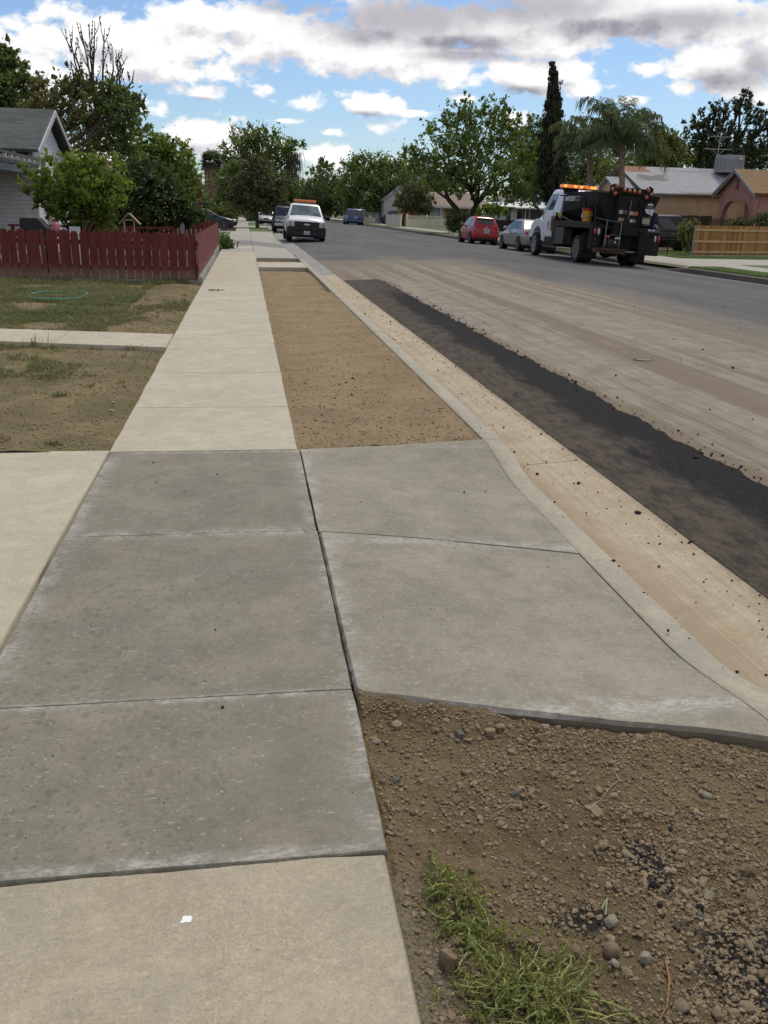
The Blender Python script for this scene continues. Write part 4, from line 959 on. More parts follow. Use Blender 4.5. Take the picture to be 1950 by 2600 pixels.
def crown(name, lobes, mat, n, size, seed, parent, clump=.16, asp=.5, up=0.0, shell=.42, per=26, ragged=.32, sprig=.16):
    rg = np.random.default_rng(seed); out = []
    vol = np.array([np.prod(r) ** .72 for c, r in lobes]); vol /= vol.sum()
    off = np.array(parent.location) if parent is not None else np.zeros(3)
    for (c, r), f in zip(lobes, vol):
        k = max(6, int(1.45 * n * f / per)); u = unit(k, rg); q = rg.random(k) ** shell
        rag = 1 + ragged * np.array([mnoise.noise(Vector(x * 3.1 + seed)) for x in u])
        spr = rg.random(k) < sprig; q = np.where(spr, rg.uniform(.95, 1.22, k), q)       # outlying sprigs break the outline
        cc = c + u * r * (q * rag)[:, None]
        cs = clump * np.mean(r) * rg.uniform(.35, 1.5, k) * np.where(spr, .55, 1.0)
        ax = unit(k, rg) + np.array([0, 0, .5]) + u * .8; ax /= np.linalg.norm(ax, axis=1, keepdims=True)   # clumps follow a twig
        L = cc.repeat(per, 0) + rg.normal(0, 1, (k * per, 3)) * cs.repeat(per)[:, None] * .72 + ax.repeat(per, 0) * (rg.normal(0, 1.1, k * per) * cs.repeat(per))[:, None]
        out.append(L)
    C = np.concatenate(out) - off
    C = C[C[:, 2] + off[2] > 0.02]
    return np_mesh(name, leaf_quads(C, size * 1.32, rg, asp, up), 4, mat, parent)
def limbs(name, base, fork, lobes, r0, mat, seed, parent, twigs=5, sub=.5):
    """trunk from base to fork and a bent, tapering limb into every lobe with side branches"""
    rg = random.Random(seed); off = Vector(parent.location); mb = MB(); base, fork = Vector(base), Vector(fork)
    m = base.lerp(fork, .5) + Vector((rg.uniform(-.12, .12), 0, 0)) * (fork - base).length * .4
    mb.tube([base - off - Vector((0, 0, .1)), base.lerp(m, .15) - off, m - off, fork - off], [r0 * 1.35, r0 * 1.05, r0 * .85, r0 * .72], 9)
    for c, r in lobes:
        c = Vector(c); l = (c - fork).length
        if l < .2: continue
        k = fork.lerp(c, .5) + Vector((rg.uniform(-.1, .1), rg.uniform(-.1, .1), rg.uniform(-.02, .10))) * l
        rr = r0 * .55; mb.tube([fork - off, fork.lerp(k, .5) + Vector((0, 0, .03 * l)) - off, k - off, c - off], [rr, rr * .8, rr * .55, rr * .22], 6)
        for _ in range(twigs):
            a = k.lerp(c, rg.uniform(.1, 1.0)); d = Vector((rg.gauss(0, 1), rg.gauss(0, 1), rg.gauss(.35, .8))).normalized()
            e = c + Vector((d.x * r[0], d.y * r[1], d.z * r[2])) * rg.uniform(.6, .98); h = a.lerp(e, .5) + Vector((0, 0, .05 * l))
            mb.tube([a - off, h - off, e - off], [rr * .26, rr * .16, rr * .05], 4, caps=False)
    return mb.build(name, mat, parent, smooth=60, fix=False)
def tree(name, label, base, lobes, mat, n, size, seed, fork=None, r0=.15, bark=BARK, cat='tree', group=None, clump=.16, asp=.5, up=0.0, shell=.42, twigs=4, per=26):
    t = thing(name, label, cat, tuple(base), 0, group)
    fork = fork if fork is not None else Vector(base) + Vector((0, 0, 1.6))
    limbs('trunk', base, fork, lobes, r0, bark, seed, t, twigs)
    crown('crown', lobes, mat, n, size, seed, t, clump, asp, up, shell, per)
    return t

# -- left side
g = Vector((-13.6, 46, 0))
tree('broadleaf_tree', 'green leafy tree behind the grey shingle roof at the left edge', g,
     [lobe(*q, 46) for q in ((8, 205, 45, 50), (-40, 190, 60, 70), (30, 150, 26, 28), (18, 112, 12, 22), (60, 190, 20, 22), (-30, 130, 40, 40))], LV_MID, 9000, .085, 21, g + Vector((0, 0, 4)), .22)
g = Vector((-10.2, 43, 0))
t = thing('shade_tree', 'broad bronze green tree with tall bare shoots rising from its top', 'tree', tuple(g))
lbs = [lobe(*q, 43, dy) for q, dy in (((110, 215, 50, 40), 0), ((95, 270, 60, 55), 1), ((175, 245, 60, 60), 0), ((235, 235, 48, 48), 0), ((280, 245, 34, 38), -1), ((300, 222, 14, 18), -1), ((215, 310, 75, 55), 1), ((150, 180, 36, 26), 0), ((270, 320, 40, 40), 0), ((195, 190, 40, 26), 0), ((90, 175, 24, 18), 0), ((255, 205, 24, 22), 0))]
limbs('trunk', g, g + Vector((.6, 0, 2.5)), lbs, .26, BARK, 4, t, 9)
crown('crown', lbs[:3] + lbs[6:8] + lbs[9:11], LV_BRONZE, 5200, .07, 31, t, .18, shell=.6, sprig=.3, per=20)
crown('crown', lbs[3:6] + lbs[8:9] + lbs[11:], LV_MID, 3300, .075, 32, t, .17, shell=.6, sprig=.32, per=20)
mb = MB(); rg = random.Random(3)
for (x0, y0, x1, y1, ns) in ((207, 210, 193, 50, 10), (222, 205, 226, 62, 9), (205, 215, 172, 48, 7), (262, 215, 250, 108, 8), (250, 200, 275, 122, 6), (180, 190, 153, 85, 6), (195, 200, 205, 45, 5), (235, 200, 243, 100, 5), (160, 170, 152, 130, 4), (190, 200, 131, 62, 3), (268, 200, 290, 150, 4), (300, 225, 318, 200, 2), (170, 200, 150, 160, 4)):
    a, b = P(x0, y0, 43), P(x1, y1, 43); k = a.lerp(b, .5) + Vector((rg.uniform(-.15, .15), rg.uniform(-.4, .4), 0))
    mb.tube([a - g, k - g, b - g], [.055, .036, .012], 5)
    for _ in range(ns):
        s = rg.uniform(.15, .8); p = a.lerp(b, s); l = (b - a).length * rg.uniform(.18, .42)
        q = p + Vector((rg.uniform(-.45, .45), rg.uniform(-.4, .4), 1)).normalized() * l
        mb.tube([p - g, p.lerp(q, .5) + Vector(((q.x - p.x) * .2, 0, 0)) - g, q - g], [.024, .017, .007], 4)
        for _ in range(3):
            c = p.lerp(q, rg.uniform(.4, 1)); mb.ball(c - g, .035, nu=5, nv=3)
mb.build('bare_shoots', TWIG, t, smooth=60, fix=False)
g = Vector((-3.6, 25.2, 0))
t = thing('garden_tree', 'small bright green multi-stemmed tree inside the red picket fence', 'tree', (g.x - .7, g.y, 0))
lbs = [lobe(*q, 25.2) for q in ((165, 400, 85, 50), (110, 395, 36, 42), (130, 435, 45, 30), (215, 405, 48, 46), (170, 360, 50, 22), (248, 392, 20, 20), (160, 450, 55, 26), (205, 455, 40, 24), (92, 380, 14, 26), (145, 345, 10, 12), (202, 345, 20, 14), (215, 480, 26, 22), (165, 470, 30, 14))]
limbs('trunk', (-4.35, 25.2, 0), (-4.3, 25.2, .45), lbs, .06, BARK_DK, 5, t, 5)
crown('crown', lbs, LV_BRIGHT, 6800, .058, 33, t, .15, .34, shell=.5, ragged=.5, sprig=.32, per=18)
g = Vector((-3.2, 31, 0))
tree('rose_bush', 'big dark rose bush dotted with white flowers behind the small bright tree', g,
     [lobe(*q, 31) for q in ((300, 410, 60, 55), (340, 440, 60, 38), (260, 440, 40, 45), (385, 450, 42, 26), (400, 470, 36, 20), (310, 370, 36, 20), (350, 400, 38, 30), (240, 400, 20, 30), (425, 465, 18, 14), (300, 465, 70, 20))], LV_DARK, 11000, .06, 34, Vector((-3.2, 31, .4)), .07, BARK_DK, 'shrub', None, .14, .5, shell=.34)
rg = np.random.default_rng(9); mb = MB()
for _ in range(60):
    x, y = rg.normal(345, 50), rg.normal(435, 30); p = P(x, y, 31 - rg.uniform(.5, 1.5)); mb.ball(p - g, .021, nu=5, nv=3)
mb.build('flowers', M_('white_flower', (.40, .40, .30), .7, .1), bpy.data.objects['rose_bush'], smooth=60)
g = Vector((-5.2, 52, 0))
tree('sycamore_tree', 'leafy green sycamore between the dark rose bush and the fan palm', g,
     [lobe(*q, 52) for q in ((350, 370, 55, 50), (310, 350, 34, 40), (385, 360, 36, 46), (345, 315, 34, 26), (405, 395, 26, 30), (372, 320, 14, 22), (318, 310, 10, 20), (398, 330, 12, 18), (350, 420, 60, 30), (330, 300, 10, 12), (408, 345, 14, 14))], leaf_mat('leaf_sycamore', (0.25, 0.315, 0.085), (0.165, 0.225, 0.06), .45), 7600, .085, 35, g + Vector((0, 0, 2.5)), .16, shell=.5)
# distant street trees on the left
g = Vector((.98, 77.2, 0))
tree('round_street_tree', 'dense round olive brown tree standing alone on the grass verge', g,
     [lobe(*q, 77) for q in ((556, 408, 52, 38), (530, 425, 34, 26), (585, 425, 34, 26), (555, 370, 34, 24), (556, 440, 48, 14), (515, 410, 18, 22), (600, 408, 16, 22), (556, 350, 18, 12))], LV_OLIVE, 15000, .085, 36, Vector((.95, 77.2, 1.75)), .15, BARK, clump=.12, shell=.3)
g = Vector((1.6, 118, 0))
t = tree('weeping_street_tree', 'tall ragged street tree with dead strands hanging from its right side', g,
     [lobe(*q, 116) for q in ((540, 310, 45, 34), (585, 320, 40, 34), (520, 350, 40, 38), (615, 325, 26, 22), (490, 350, 26, 34), (560, 370, 60, 30), (640, 312, 16, 14), (550, 285, 24, 16), (620, 350, 24, 22), (505, 300, 12, 12), (590, 290, 14, 10))], LV_GREEN, 9000, .13, 37, g + Vector((0, 0, 3.4)), .42, shell=.55, clump=.17)
mb = MB(); rg = random.Random(8)
for i in range(170):
    x, y = (rg.gauss(634, 7), rg.uniform(325, 350)) if i < 110 else ((rg.gauss(598, 12), rg.uniform(345, 365)) if i < 145 else (rg.uniform(495, 590), rg.uniform(268, 300)))
    a = P(x, y, 116 + rg.uniform(-1.5, 1.5)); l = rg.uniform(1.0, 3.3) if i < 145 else rg.uniform(.8, 1.8); s = -1 if i < 145 else .5
    b = a + Vector((rg.uniform(-.35, .35), 0, s * l)); k = a.lerp(b, .5) + Vector((rg.uniform(-.25, .25), 0, 0)); mb.tube([a - g, k - g, b - g], [.035, .028, .012], 3, caps=False)
mb.build('dead_strands', M_('dead_strand', (.085, .070, .066), .95), t, fix=False)
for i, (lab, x, Y, lo, mat, sz, n) in enumerate([
    ('dark leafy tree right behind the round olive tree on its left', -2.0, 100, ((500, 400, 28, 40), (490, 440, 32, 26), (512, 380, 20, 30), (478, 448, 20, 18), (512, 440, 22, 24)), LV_MID, .12, 6000),
    ('low dark hedge-like tree below the fan palm', -4.4, 92, ((462, 456, 24, 12), (476, 458, 26, 12), (442, 455, 12, 10), (490, 455, 20, 14)), LV_DARK, .10, 3500),
    ('mid green tree beyond the white pickup truck on the left side', 3.6, 150, ((625, 410, 30, 34), (612, 440, 30, 22), (640, 430, 20, 26), (628, 385, 16, 16), (590, 440, 24, 20), (645, 450, 22, 14)), LV_MID, .17, 5500)]):
    g = Vector((x, Y, 0)); tree('street_tree', lab, g, [lobe(*q, Y) for q in lo], mat, n, sz, 40 + i, g + Vector((0, 0, 1.8)), .2, BARK_DK, shell=.35)
g = Vector((-2.55, 84, 0))
tree('clipped_hedge', 'low yellow green hedge behind the dark green sedan', g, [lobe(*q, 84) for q in ((562, 0, 0, 0),)][:0] + [(np.array((-2.3, 84, .75)), np.array((1.0, .6, .68))), (np.array((-1.6, 84, .6)), np.array((.7, .5, .55)))], LV_YELLOW, 3000, .07, 45, g + Vector((0, 0, .3)), .05, BARK_DK, 'hedge', shell=.25)
for i, (lab, c, r, m) in enumerate([
    ('dark shrub on the verge just right of the far sidewalk', (.75, 112, .55), (.8, 2.4, .62), LV_DARK), ('green shrub at the end of the red fence beside the sidewalk', (-1.30, 37.0, .34), (.22, .4, .42), LV_GREEN),
    ('dark vine sprawling over the sidewalk edge past the red fence', (-.95, 38.2, .12), (.42, 1.2, .16), LV_DARK), ('tall shrub by the side of the green sedan', (-2.2, 55.5, .30), (.25, .5, .36), LV_GREEN)]):
    g = Vector((c[0], c[1], 0)); tree('shrub', lab, g, [(np.array(c), np.array(r))], m, 1800, .055, 50 + i, g + Vector((0, 0, .1)), .03, BARK_DK, 'shrub', shell=.3)
g = Vector((-.95, 66.0, 0)); tree('dry_weed_tuft', 'dry yellow weed tuft under the nose of the green sedan', g, [(np.array((-.95, 66.0, .12)), np.array((.32, .2, .13)))], LV_DEAD, 300, .05, 59, g + Vector((0, 0, .05)), .01, BARK, 'weed')

# -- right side
for i, (lab, x, Y, lo, mat, sz, n) in enumerate([
    ('distant rounded tree closing the street on the right of the white pickup', 13.5, 175, ((695, 385, 26, 26), (690, 415, 40, 30), (720, 420, 26, 30), (668, 420, 24, 28), (700, 360, 18, 16), (680, 440, 36, 20)), LV_MID, .19, 5500),
    ('very dark tree above the far brown pickup truck', 17.0, 140, ((700, 425, 46, 34), (735, 430, 36, 30), (665, 440, 30, 24), (715, 450, 40, 16), (740, 400, 24, 20)), LV_DARK, .15, 6500),
    ('large dense green tree above the blue minivan', 19.5, 122, ((800, 375, 60, 36), (850, 395, 50, 44), (760, 395, 40, 40), (810, 420, 70, 34), (780, 350, 30, 18), (835, 360, 30, 16), (755, 440, 34, 22), (870, 425, 40, 34), (820, 450, 40, 16)), LV_MID, .13, 14000),
    ('dense green tree filling the gap between the minivan tree and the street tree', 27.0, 125, ((895, 400, 44, 44), (930, 380, 40, 34), (925, 430, 50, 24), (880, 365, 24, 16), (980, 400, 40, 30)), LV_MID, .13, 8000)]):
    g = Vector((x, Y, 0)); tree('street_tree', lab, g, [lobe(*q, Y) for q in lo], mat, n, sz, 60 + i, g + Vector((0, 0, 2.0)), .28, BARK_DK, shell=.33, clump=.13)
g = Vector((17.1, 101, 0))
tree('round_yard_tree', 'small dark round tree standing behind the cream lattice fence', g, [lobe(*q, 101) for q in ((895, 428, 40, 22), (880, 440, 24, 14), (912, 440, 24, 16), (895, 410, 26, 14))], LV_OLIVE, 5500, .10, 66, Vector((17.3, 101, 1.3)), .14, BARK_DK, shell=.3, twigs=3)
g = Vector((17.7, 76, 0))
t = thing('ash_street_tree', 'big airy green tree with several leaning trunks behind the red hatchback', 'tree', tuple(g))
lbs = [lobe(*q, 76, dy) for q, dy in (((1010, 300, 55, 50), 0), ((960, 320, 48, 40), -1), ((1070, 300, 50, 50), 1), ((1120, 330, 48, 55), 0), ((910, 345, 34, 28), -1), ((880, 325, 24, 16), -2), ((1000, 250, 40, 26), 0), ((1060, 245, 32, 26), 0), ((1150, 380, 32, 40), 0), ((1080, 370, 55, 38), -2), ((1000, 370, 50, 34), -1), ((940, 385, 40, 24), -1), ((1130, 420, 46, 26), -2), ((1010, 225, 14, 16), 0), ((1100, 240, 14, 20), 0), ((925, 275, 24, 18), 0), ((1120, 280, 26, 26), 1), ((965, 265, 22, 18), 0), ((900, 375, 18, 14), 0), ((1060, 410, 30, 18), -2), ((985, 415, 18, 16), -1))]
off = g
mb = MB()
def br(pl, r): mb.tube([P(x, y, Y) - off for x, y, Y in pl], r, 8)
br([(1008, 478, 76), (985, 450, 75.5), (968, 430, 75), (960, 405, 75), (950, 380, 75)], [.24, .21, .18, .12, .06])
br([(1015, 480, 76), (1022, 455, 76), (1028, 440, 76), (1010, 400, 76), (1000, 350, 76), (990, 300, 76)], [.26, .22, .17, .11, .07, .03])
br([(1028, 440, 76), (1035, 410, 76), (1030, 370, 76.5), (1040, 320, 77)], [.15, .11, .08, .03]); br([(1026, 445, 76), (1050, 420, 76), (1075, 400, 75.5), (1110, 380, 75)], [.17, .12, .08, .03])
br([(1030, 438, 76), (1060, 395, 77), (1075, 350, 78), (1090, 300, 78)], [.13, .10, .07, .03]); br([(968, 430, 75), (945, 415, 74.5), (920, 385, 74)], [.12, .08, .03]); br([(985, 400, 76), (960, 350, 75), (930, 310, 74)], [.09, .06, .03])
br([(1010, 400, 76), (975, 370, 76), (965, 320, 76)], [.08, .06, .03])
mb.build('trunk', BARK_DK, t, smooth=60)
limbs('branches', P(1020, 430, 76), P(1020, 415, 76), lbs, .13, BARK_DK, 12, t, 5)
crown('crown', lbs, LV_GREEN, 11500, .105, 67, t, .15, .55, shell=.55, per=18, sprig=.25)
g = Vector((16.6, 75, 0))
tree('shrub', 'dark shrub at the foot of the leaning trunks', g, [lobe(*q, 74.5) for q in ((985, 468, 24, 14), (1000, 482, 20, 14), (975, 484, 16, 12), (988, 490, 20, 10))], LV_DARK, 1800, .07, 68, g + Vector((0, 0, .4)), .05, BARK_DK, 'shrub', shell=.3)
g = Vector((19.9, 78, 0))
tree('shrub', 'light green shrub behind the red hatchback to the right of the leaning trunks', g, [lobe(*q, 78) for q in ((1060, 452, 22, 10), (1080, 456, 18, 9), (1040, 456, 14, 8))], LV_BRIGHT, 1500, .07, 69, g + Vector((0, 0, .5)), .05, BARK_DK, 'shrub', shell=.3)
g = Vector((29.5, 92, 0))
tree('pine_tree', 'dark pine showing behind the right side of the airy tree', g, [lobe(*q, 92) for q in ((1155, 280, 22, 24), (1145, 320, 28, 36), (1165, 350, 26, 50), (1140, 400, 40, 40), (1170, 265, 12, 14), (1130, 290, 16, 14))], LV_DARK, 7000, .13, 70, g + Vector((0, 0, 5)), .22, BARK_DK, asp=.25, shell=.4)
g = Vector((25.3, 74, 0)); t = thing('cypress_tree', 'tall narrow dark cypress rising above the work truck', 'tree', tuple(g))
lbs = []
for y_, hw in ((160, 4), (180, 8), (200, 12), (222, 15), (245, 18), (270, 20), (295, 22), (320, 24), (345, 26), (370, 26), (395, 25), (418, 22)):
    lbs.append(lobe(1195 - (y_ - 280) * .008, y_, hw, 21, 74)); lbs[-1] = (lbs[-1][0], np.array([lbs[-1][1][0], lbs[-1][1][0], lbs[-1][1][2]]))
lbs.append(lobe(1191, 146, 3, 14, 74))
mb = MB(); mb.tube([(0, 0, -.1), (0, 0, 4), tuple(np.array(lbs[6][0]) - np.array(g))], [.22, .16, .05], 8); mb.build('trunk', BARK_DK, t, smooth=60)
crown('crown', lbs, LV_CYP, 17000, .13, 71, t, .14, .3, 1.6, .3, ragged=.15, sprig=.05)
# feather palms
def queen_palm(label, base, top, nf, L, seed, ring):
    rg = random.Random(seed); base, top = Vector(base), Vector(top); t = thing('feather_palm', label, 'palm tree', tuple(base), 0, None)
    mb = MB(); h = top - base; mb.tube([(0, 0, -.1), h * .15, h * .5 + Vector((.05, 0, 0)), h * .85, h], [.22, .18, .155, .14, .10], 10); mb.build('trunk', M_('palm_trunk', (.30, .225, .165), .95, .25, 4.0, stretch=(3, 3, 9), bump=.6, bscale=9.0), t, smooth=60)
    bm_ = MB()
    for i in range(14):
        a = i * 2.4; p = h * (.80 + .012 * i); bm_.tube([p, p + Vector((math.cos(a) * .2, math.sin(a) * .2, .35)), p + Vector((math.cos(a) * .42, math.sin(a) * .42, .5))], [.05, .035, .015], 5)
    bm_.build('boots', M_('palm_boots', (.20, .15, .10), .95, .2), t, fix=False)
    rb, lf = MB(), []
    for i in range(nf):
        a = rg.uniform(0, 6.283) if i >= len(ring) else ring[i][0]; e = rg.uniform(.12, 1.4) if i >= len(ring) else ring[i][1]; l = L * (1.22 if i < 3 else rg.uniform(.78, 1.05)) * (1.0 if e > .2 else .75)
        d = Vector((math.cos(a) * math.cos(e), math.sin(a) * math.cos(e), math.sin(e))); p = h.copy(); pl = [p.copy()]; nseg = 11
        for k in range(nseg):
            d = (d + Vector((0, 0, -.05 - .022 * k))).normalized(); p = p + d * l / nseg; pl.append(p.copy())
        rb.tube(pl, [.03 * (1 - .85 * k / nseg) + .004 for k in range(nseg + 1)], 4, caps=False)
        for k in range(2, nseg + 1):
            for s in (-1, 1):
                for _ in range(6):
                    q = pl[k - 1].lerp(pl[k], rg.random()); ax = (pl[k] - pl[k - 1]).normalized(); side = ax.cross(Vector((0, 0, 1))).normalized() * s
                    dr = (side * .55 + ax * .35 + Vector((0, 0, rg.uniform(-.75, .15)))).normalized(); ll = l * .20 * rg.uniform(.6, 1.1) * (1 - .35 * abs(k / nseg - .55))
                    m = q + dr * ll * .5; e_ = q + dr * ll * .78 + Vector((0, 0, -ll * .55)); wv = ax * .024
                    lf += [q - wv, q + wv, m + wv, m - wv, m - wv, m + wv, e_ + wv * .2, e_ - wv * .2]
    rb.build('ribs', M_('palm_rib', (.10, .11, .04), .7), t, fix=False); np_mesh('fronds', lf, 4, LV_PALM, t); return t
rA = [(3.3, 1.15), (2.9, .9), (3.6, .7), (0.1, 1.0), (.3, .75), (-.1, .55), (1.3, 1.35), (5.0, 1.2), (3.14, .3), (0.0, .25)]
queen_palm('feather palm with the tallest plume, standing behind the truck hopper', (P(1348, 478, 47).x, 47, 0), P(1343, 312, 47), 34, 3.0, 2, rA)
queen_palm('shorter feather palm with hanging fronds just right of the cypress', (P(1280, 478, 49).x, 49, 0), P(1273, 314, 49), 26, 2.15, 5, [(0, 1.1), (3.1, 1.0), (.2, .5), (3.0, .4)])
# fan palm far left
g = Vector((-3.65, 110, 0)); t = thing('fan_palm', 'fan palm with a shaggy skirt of dead fronds beyond the left houses', 'palm tree', tuple(g))
mb = MB(); mb.tube([(0, 0, -.1), (0, 0, 3), (0, 0, 6.3)], [.5, .42, .34], 9); mb.build('trunk', M_('fan_palm_trunk', (.27, .21, .15), .95, .2, 4.0), t, smooth=60)
rg = np.random.default_rng(4); dead, liv = [], []
for i in range(620):
    a = rg.uniform(0, 6.283); z = rg.uniform(2.9, 6.2); r = .34 + .34 * (z - 2.6) / 3.5; c = np.array([math.cos(a) * r, math.sin(a) * r, z]); d = np.array([math.cos(a) * .25, math.sin(a) * .25, -1]); s = np.array([-math.sin(a), math.cos(a), 0]) * .13; l = rg.uniform(.5, 1.1)
    dead += [c - s * .3, c + s * .3, c + d * l + s, c + d * l - s]
for i in range(92):
    a = rg.uniform(0, 6.283); e = rg.uniform(-.6, 1.45) if i < 68 else rg.uniform(-.45, .2); d = Vector((math.cos(a) * math.cos(e), math.sin(a) * math.cos(e), math.sin(e))); o = Vector((0, 0, 6.3)); st = o + d * .75
    sd_ = d.cross(Vector((0, 0, 1))).normalized() if abs(d.z) < .98 else Vector((1, 0, 0)); up_ = sd_.cross(d)
    for k in range(15):
        b = -1.25 + 2.5 * k / 14; q = (d * math.cos(b) + sd_ * math.sin(b)); tip = st + q * rg.uniform(.75, 1.05) + Vector((0, 0, -.18 - .1 * abs(b))); wv = (q.cross(up_)).normalized() * .075
        (liv if e > -.45 else dead).extend([o + d * .1, st + wv, tip, st - wv])
np_mesh('dead_skirt', dead, 4, LV_DEAD, t); np_mesh('fronds', liv, 4, leaf_mat('leaf_fanpalm', (.17, .20, .13), (.12, .15, .095), .3), t)
# trees behind the right-hand houses
g = Vector((33.0, 80, 0))
tree('yellow_green_tree', 'yellow green rounded tree behind the grey roofed orange house', g, [lobe(*q, 80) for q in ((1420, 330, 50, 38), (1450, 355, 36, 40), (1390, 360, 34, 36), (1430, 295, 26, 18), (1460, 310, 18, 18), (1340, 380, 50, 30))], LV_YELLOW, 8500, .105, 72, g + Vector((0, 0, 3)), .2, BARK_DK, shell=.35)
for i, (lab, x, Y, lo, mat) in enumerate([
    ('dark green tree filling the gap behind the two feather palms', 28.0, 88, ((1250, 330, 40, 50), (1310, 350, 50, 40), (1290, 390, 70, 34), (1230, 390, 40, 40), (1350, 400, 50, 24), (1240, 290, 24, 26)), LV_MID), ('low green tree behind the cypress foot', 27.5, 95, ((1180, 400, 50, 40), (1140, 425, 50, 24), (1220, 420, 40, 30)), LV_DARK)]):
    g = Vector((x, Y, 0)); tree('backyard_tree', lab, g, [lobe(*q, Y) for q in lo], mat, 8000, .11, 74 + i, g + Vector((0, 0, 2.5)), .2, BARK_DK, shell=.35)
g = Vector((44.5, 84, 0))
lbs = [lobe(*q, 84) for q in ((1600, 225, 26, 16), (1630, 240, 20, 18), (1570, 240, 24, 16), (1530, 260, 28, 18), (1505, 275, 24, 14), (1545, 290, 30, 22), (1590, 290, 22, 26), (1640, 285, 28, 26), (1500, 310, 30, 20), (1560, 330, 50, 24), (1630, 330, 50, 30), (1495, 340, 28, 16), (1660, 260, 20, 20), (1545, 232, 16, 10), (1610, 205, 16, 8), (1535, 345, 60, 18), (1610, 350, 60, 18), (1690, 320, 40, 50))]
tree('oak_tree', 'massive dark oak with open clumped crown behind the pink and orange houses', g, lbs, LV_OAK, 11000, .12, 76, g + Vector((0, 0, 5.5)), .45, BARK_DK, shell=.4, clump=.17, twigs=6)
g = Vector((19.3, 40.4, 0))
tree('shrub', 'yellowish green bush at the left end of the wooden board fence', g, [lobe(*q, 40.4) for q in ((1487, 510, 18, 26), (1475, 498, 14, 18), (1500, 500, 12, 18), (1488, 530, 16, 14))], leaf_mat('leaf_bush', (.20, .24, .08), (.14, .18, .06), .35), 1300, .045, 78, g + Vector((0, 0, .3)), .03, BARK_DK, 'shrub', shell=.45)
g = Vector((23.4, 41.5, 0))
tree('rose_bush', 'dark rose bush with pink blooms in front of the pink house', g, [(np.array((23.6, 41.3, 1.15)), np.array((.9, .4, .45))), (np.array((24.6, 41.3, 1.35)), np.array((.8, .4, .6)))], LV_DARK, 2600, .05, 79, g + Vector((0, 0, .5)), .03, BARK_DK, 'shrub', shell=.35)
mb = MB()
for x, y in ((1629, 487), (1632, 484), (1648, 480), (1622, 490)): mb.ball(P(x, y, 40.8) - g, .05, nu=6, nv=4, j=.2)
mb.build('blooms', M_('pink_bloom', (.45, .10, .20), .6), bpy.data.objects['rose_bush.001'], smooth=60)
# far backdrop of tree tops closing the view (reads as one mass)
rg = np.random.default_rng(77); lb = []
for _ in range(150):
    x = rg.uniform(-230, 330); y = rg.uniform(240, 330); h = rg.uniform(4, 9.5); lb.append((np.array((x, y, h * .55)), np.array((rg.uniform(4, 8), 4, h * .55))))
tag(crown('far_treeline', lb, LV_MID, 26000, .5, 80, None, .2, shell=.4), kind='stuff')
# ------------------------------------------------------------------ houses, fences, yard things
def roof_plane(name, pts, th, mat, parent, off=(0, 0, 0), u0=0.0):
    """pts: eave a, eave b, ridge b, ridge a; UV in metres (along the eave, up the slope)"""
    a, b, c, d = [Vector(p) - Vector(off) for p in pts]; ex = (b - a).normalized(); nrm = (b - a).cross(d - a).normalized()
    if nrm.z < 0: nrm = -nrm
    ey = nrm.cross(ex)
    if ey.dot(d - a) < 0: ey = -ey
    top = [a, b, c, d]; bot = [p - nrm * th for p in top]
    me = bpy.data.meshes.new(name); me.from_pydata([*top, *bot], [], [(0, 1, 2, 3), (7, 6, 5, 4), (0, 4, 5, 1), (1, 5, 6, 2), (2, 6, 7, 3), (3, 7, 4, 0)])
    uv = me.uv_layers.new(name='UVMap')
    for l in me.loops:
        p = me.vertices[l.vertex_index].co - a; uv.data[l.index].uv = (p.dot(ex) + u0, p.dot(ey) + (0.05 if l.vertex_index > 3 else 0))
    me.materials.append(mat); bm = bmesh.new(); bm.from_mesh(me); bmesh.ops.recalc_face_normals(bm, faces=bm.faces); bm.to_mesh(me); bm.free()
    o = bpy.data.objects.new(name, me); COL.objects.link(o); o.parent = parent; return o
def gable_x(mb, x, y0, y1, z0, ze, yr, zr, th=.2, mi=0):
    mb.prism([(y0, z0), (y1, z0), (y1, ze), (yr, zr), (y0, ze)], 'x', x, x + th, mi)
def window(parent, c, w, h, axis, depth=.05, frame=None, mull=(1, 1), out=1, fw=.07, glass=GLASS):
    """axis: the direction the pane faces ('x' or 'y'); out: +1/-1"""
    frame = frame or WHITE_PAINT; c = Vector(c); f = MB()
    def bx(du, dz, su, sz, dp, th): 
        if axis == 'x': f.box((c.x + out * dp, c.y + du, c.z + dz), (th, su, sz))
        else: f.box((c.x + du, c.y + out * dp, c.z + dz), (su, th, sz))
    bx(0, h / 2 - fw / 2, w, fw, depth / 2, depth); bx(0, -h / 2 + fw / 2, w, fw, depth / 2, depth); bx(-w / 2 + fw / 2, 0, fw, h - 2 * fw, depth / 2, depth); bx(w / 2 - fw / 2, 0, fw, h - 2 * fw, depth / 2, depth)
    for i in range(1, mull[0]): bx(-w / 2 + w * i / mull[0], 0, .03, h - 2 * fw, depth * .4, depth * .6)
    for i in range(1, mull[1]): bx(0, -h / 2 + h * i / mull[1], w - 2 * fw, .03, depth * .38, depth * .5)
    fo = f.build('window', frame, parent); g_ = MB()
    if axis == 'x': g_.box((c.x + out * .008, c.y, c.z), (.012, w - 2 * fw, h - 2 * fw))
    else: g_.box((c.x, c.y + out * .008, c.z), (w - 2 * fw, .012, h - 2 * fw))
    g_.build('pane', glass, fo); return fo

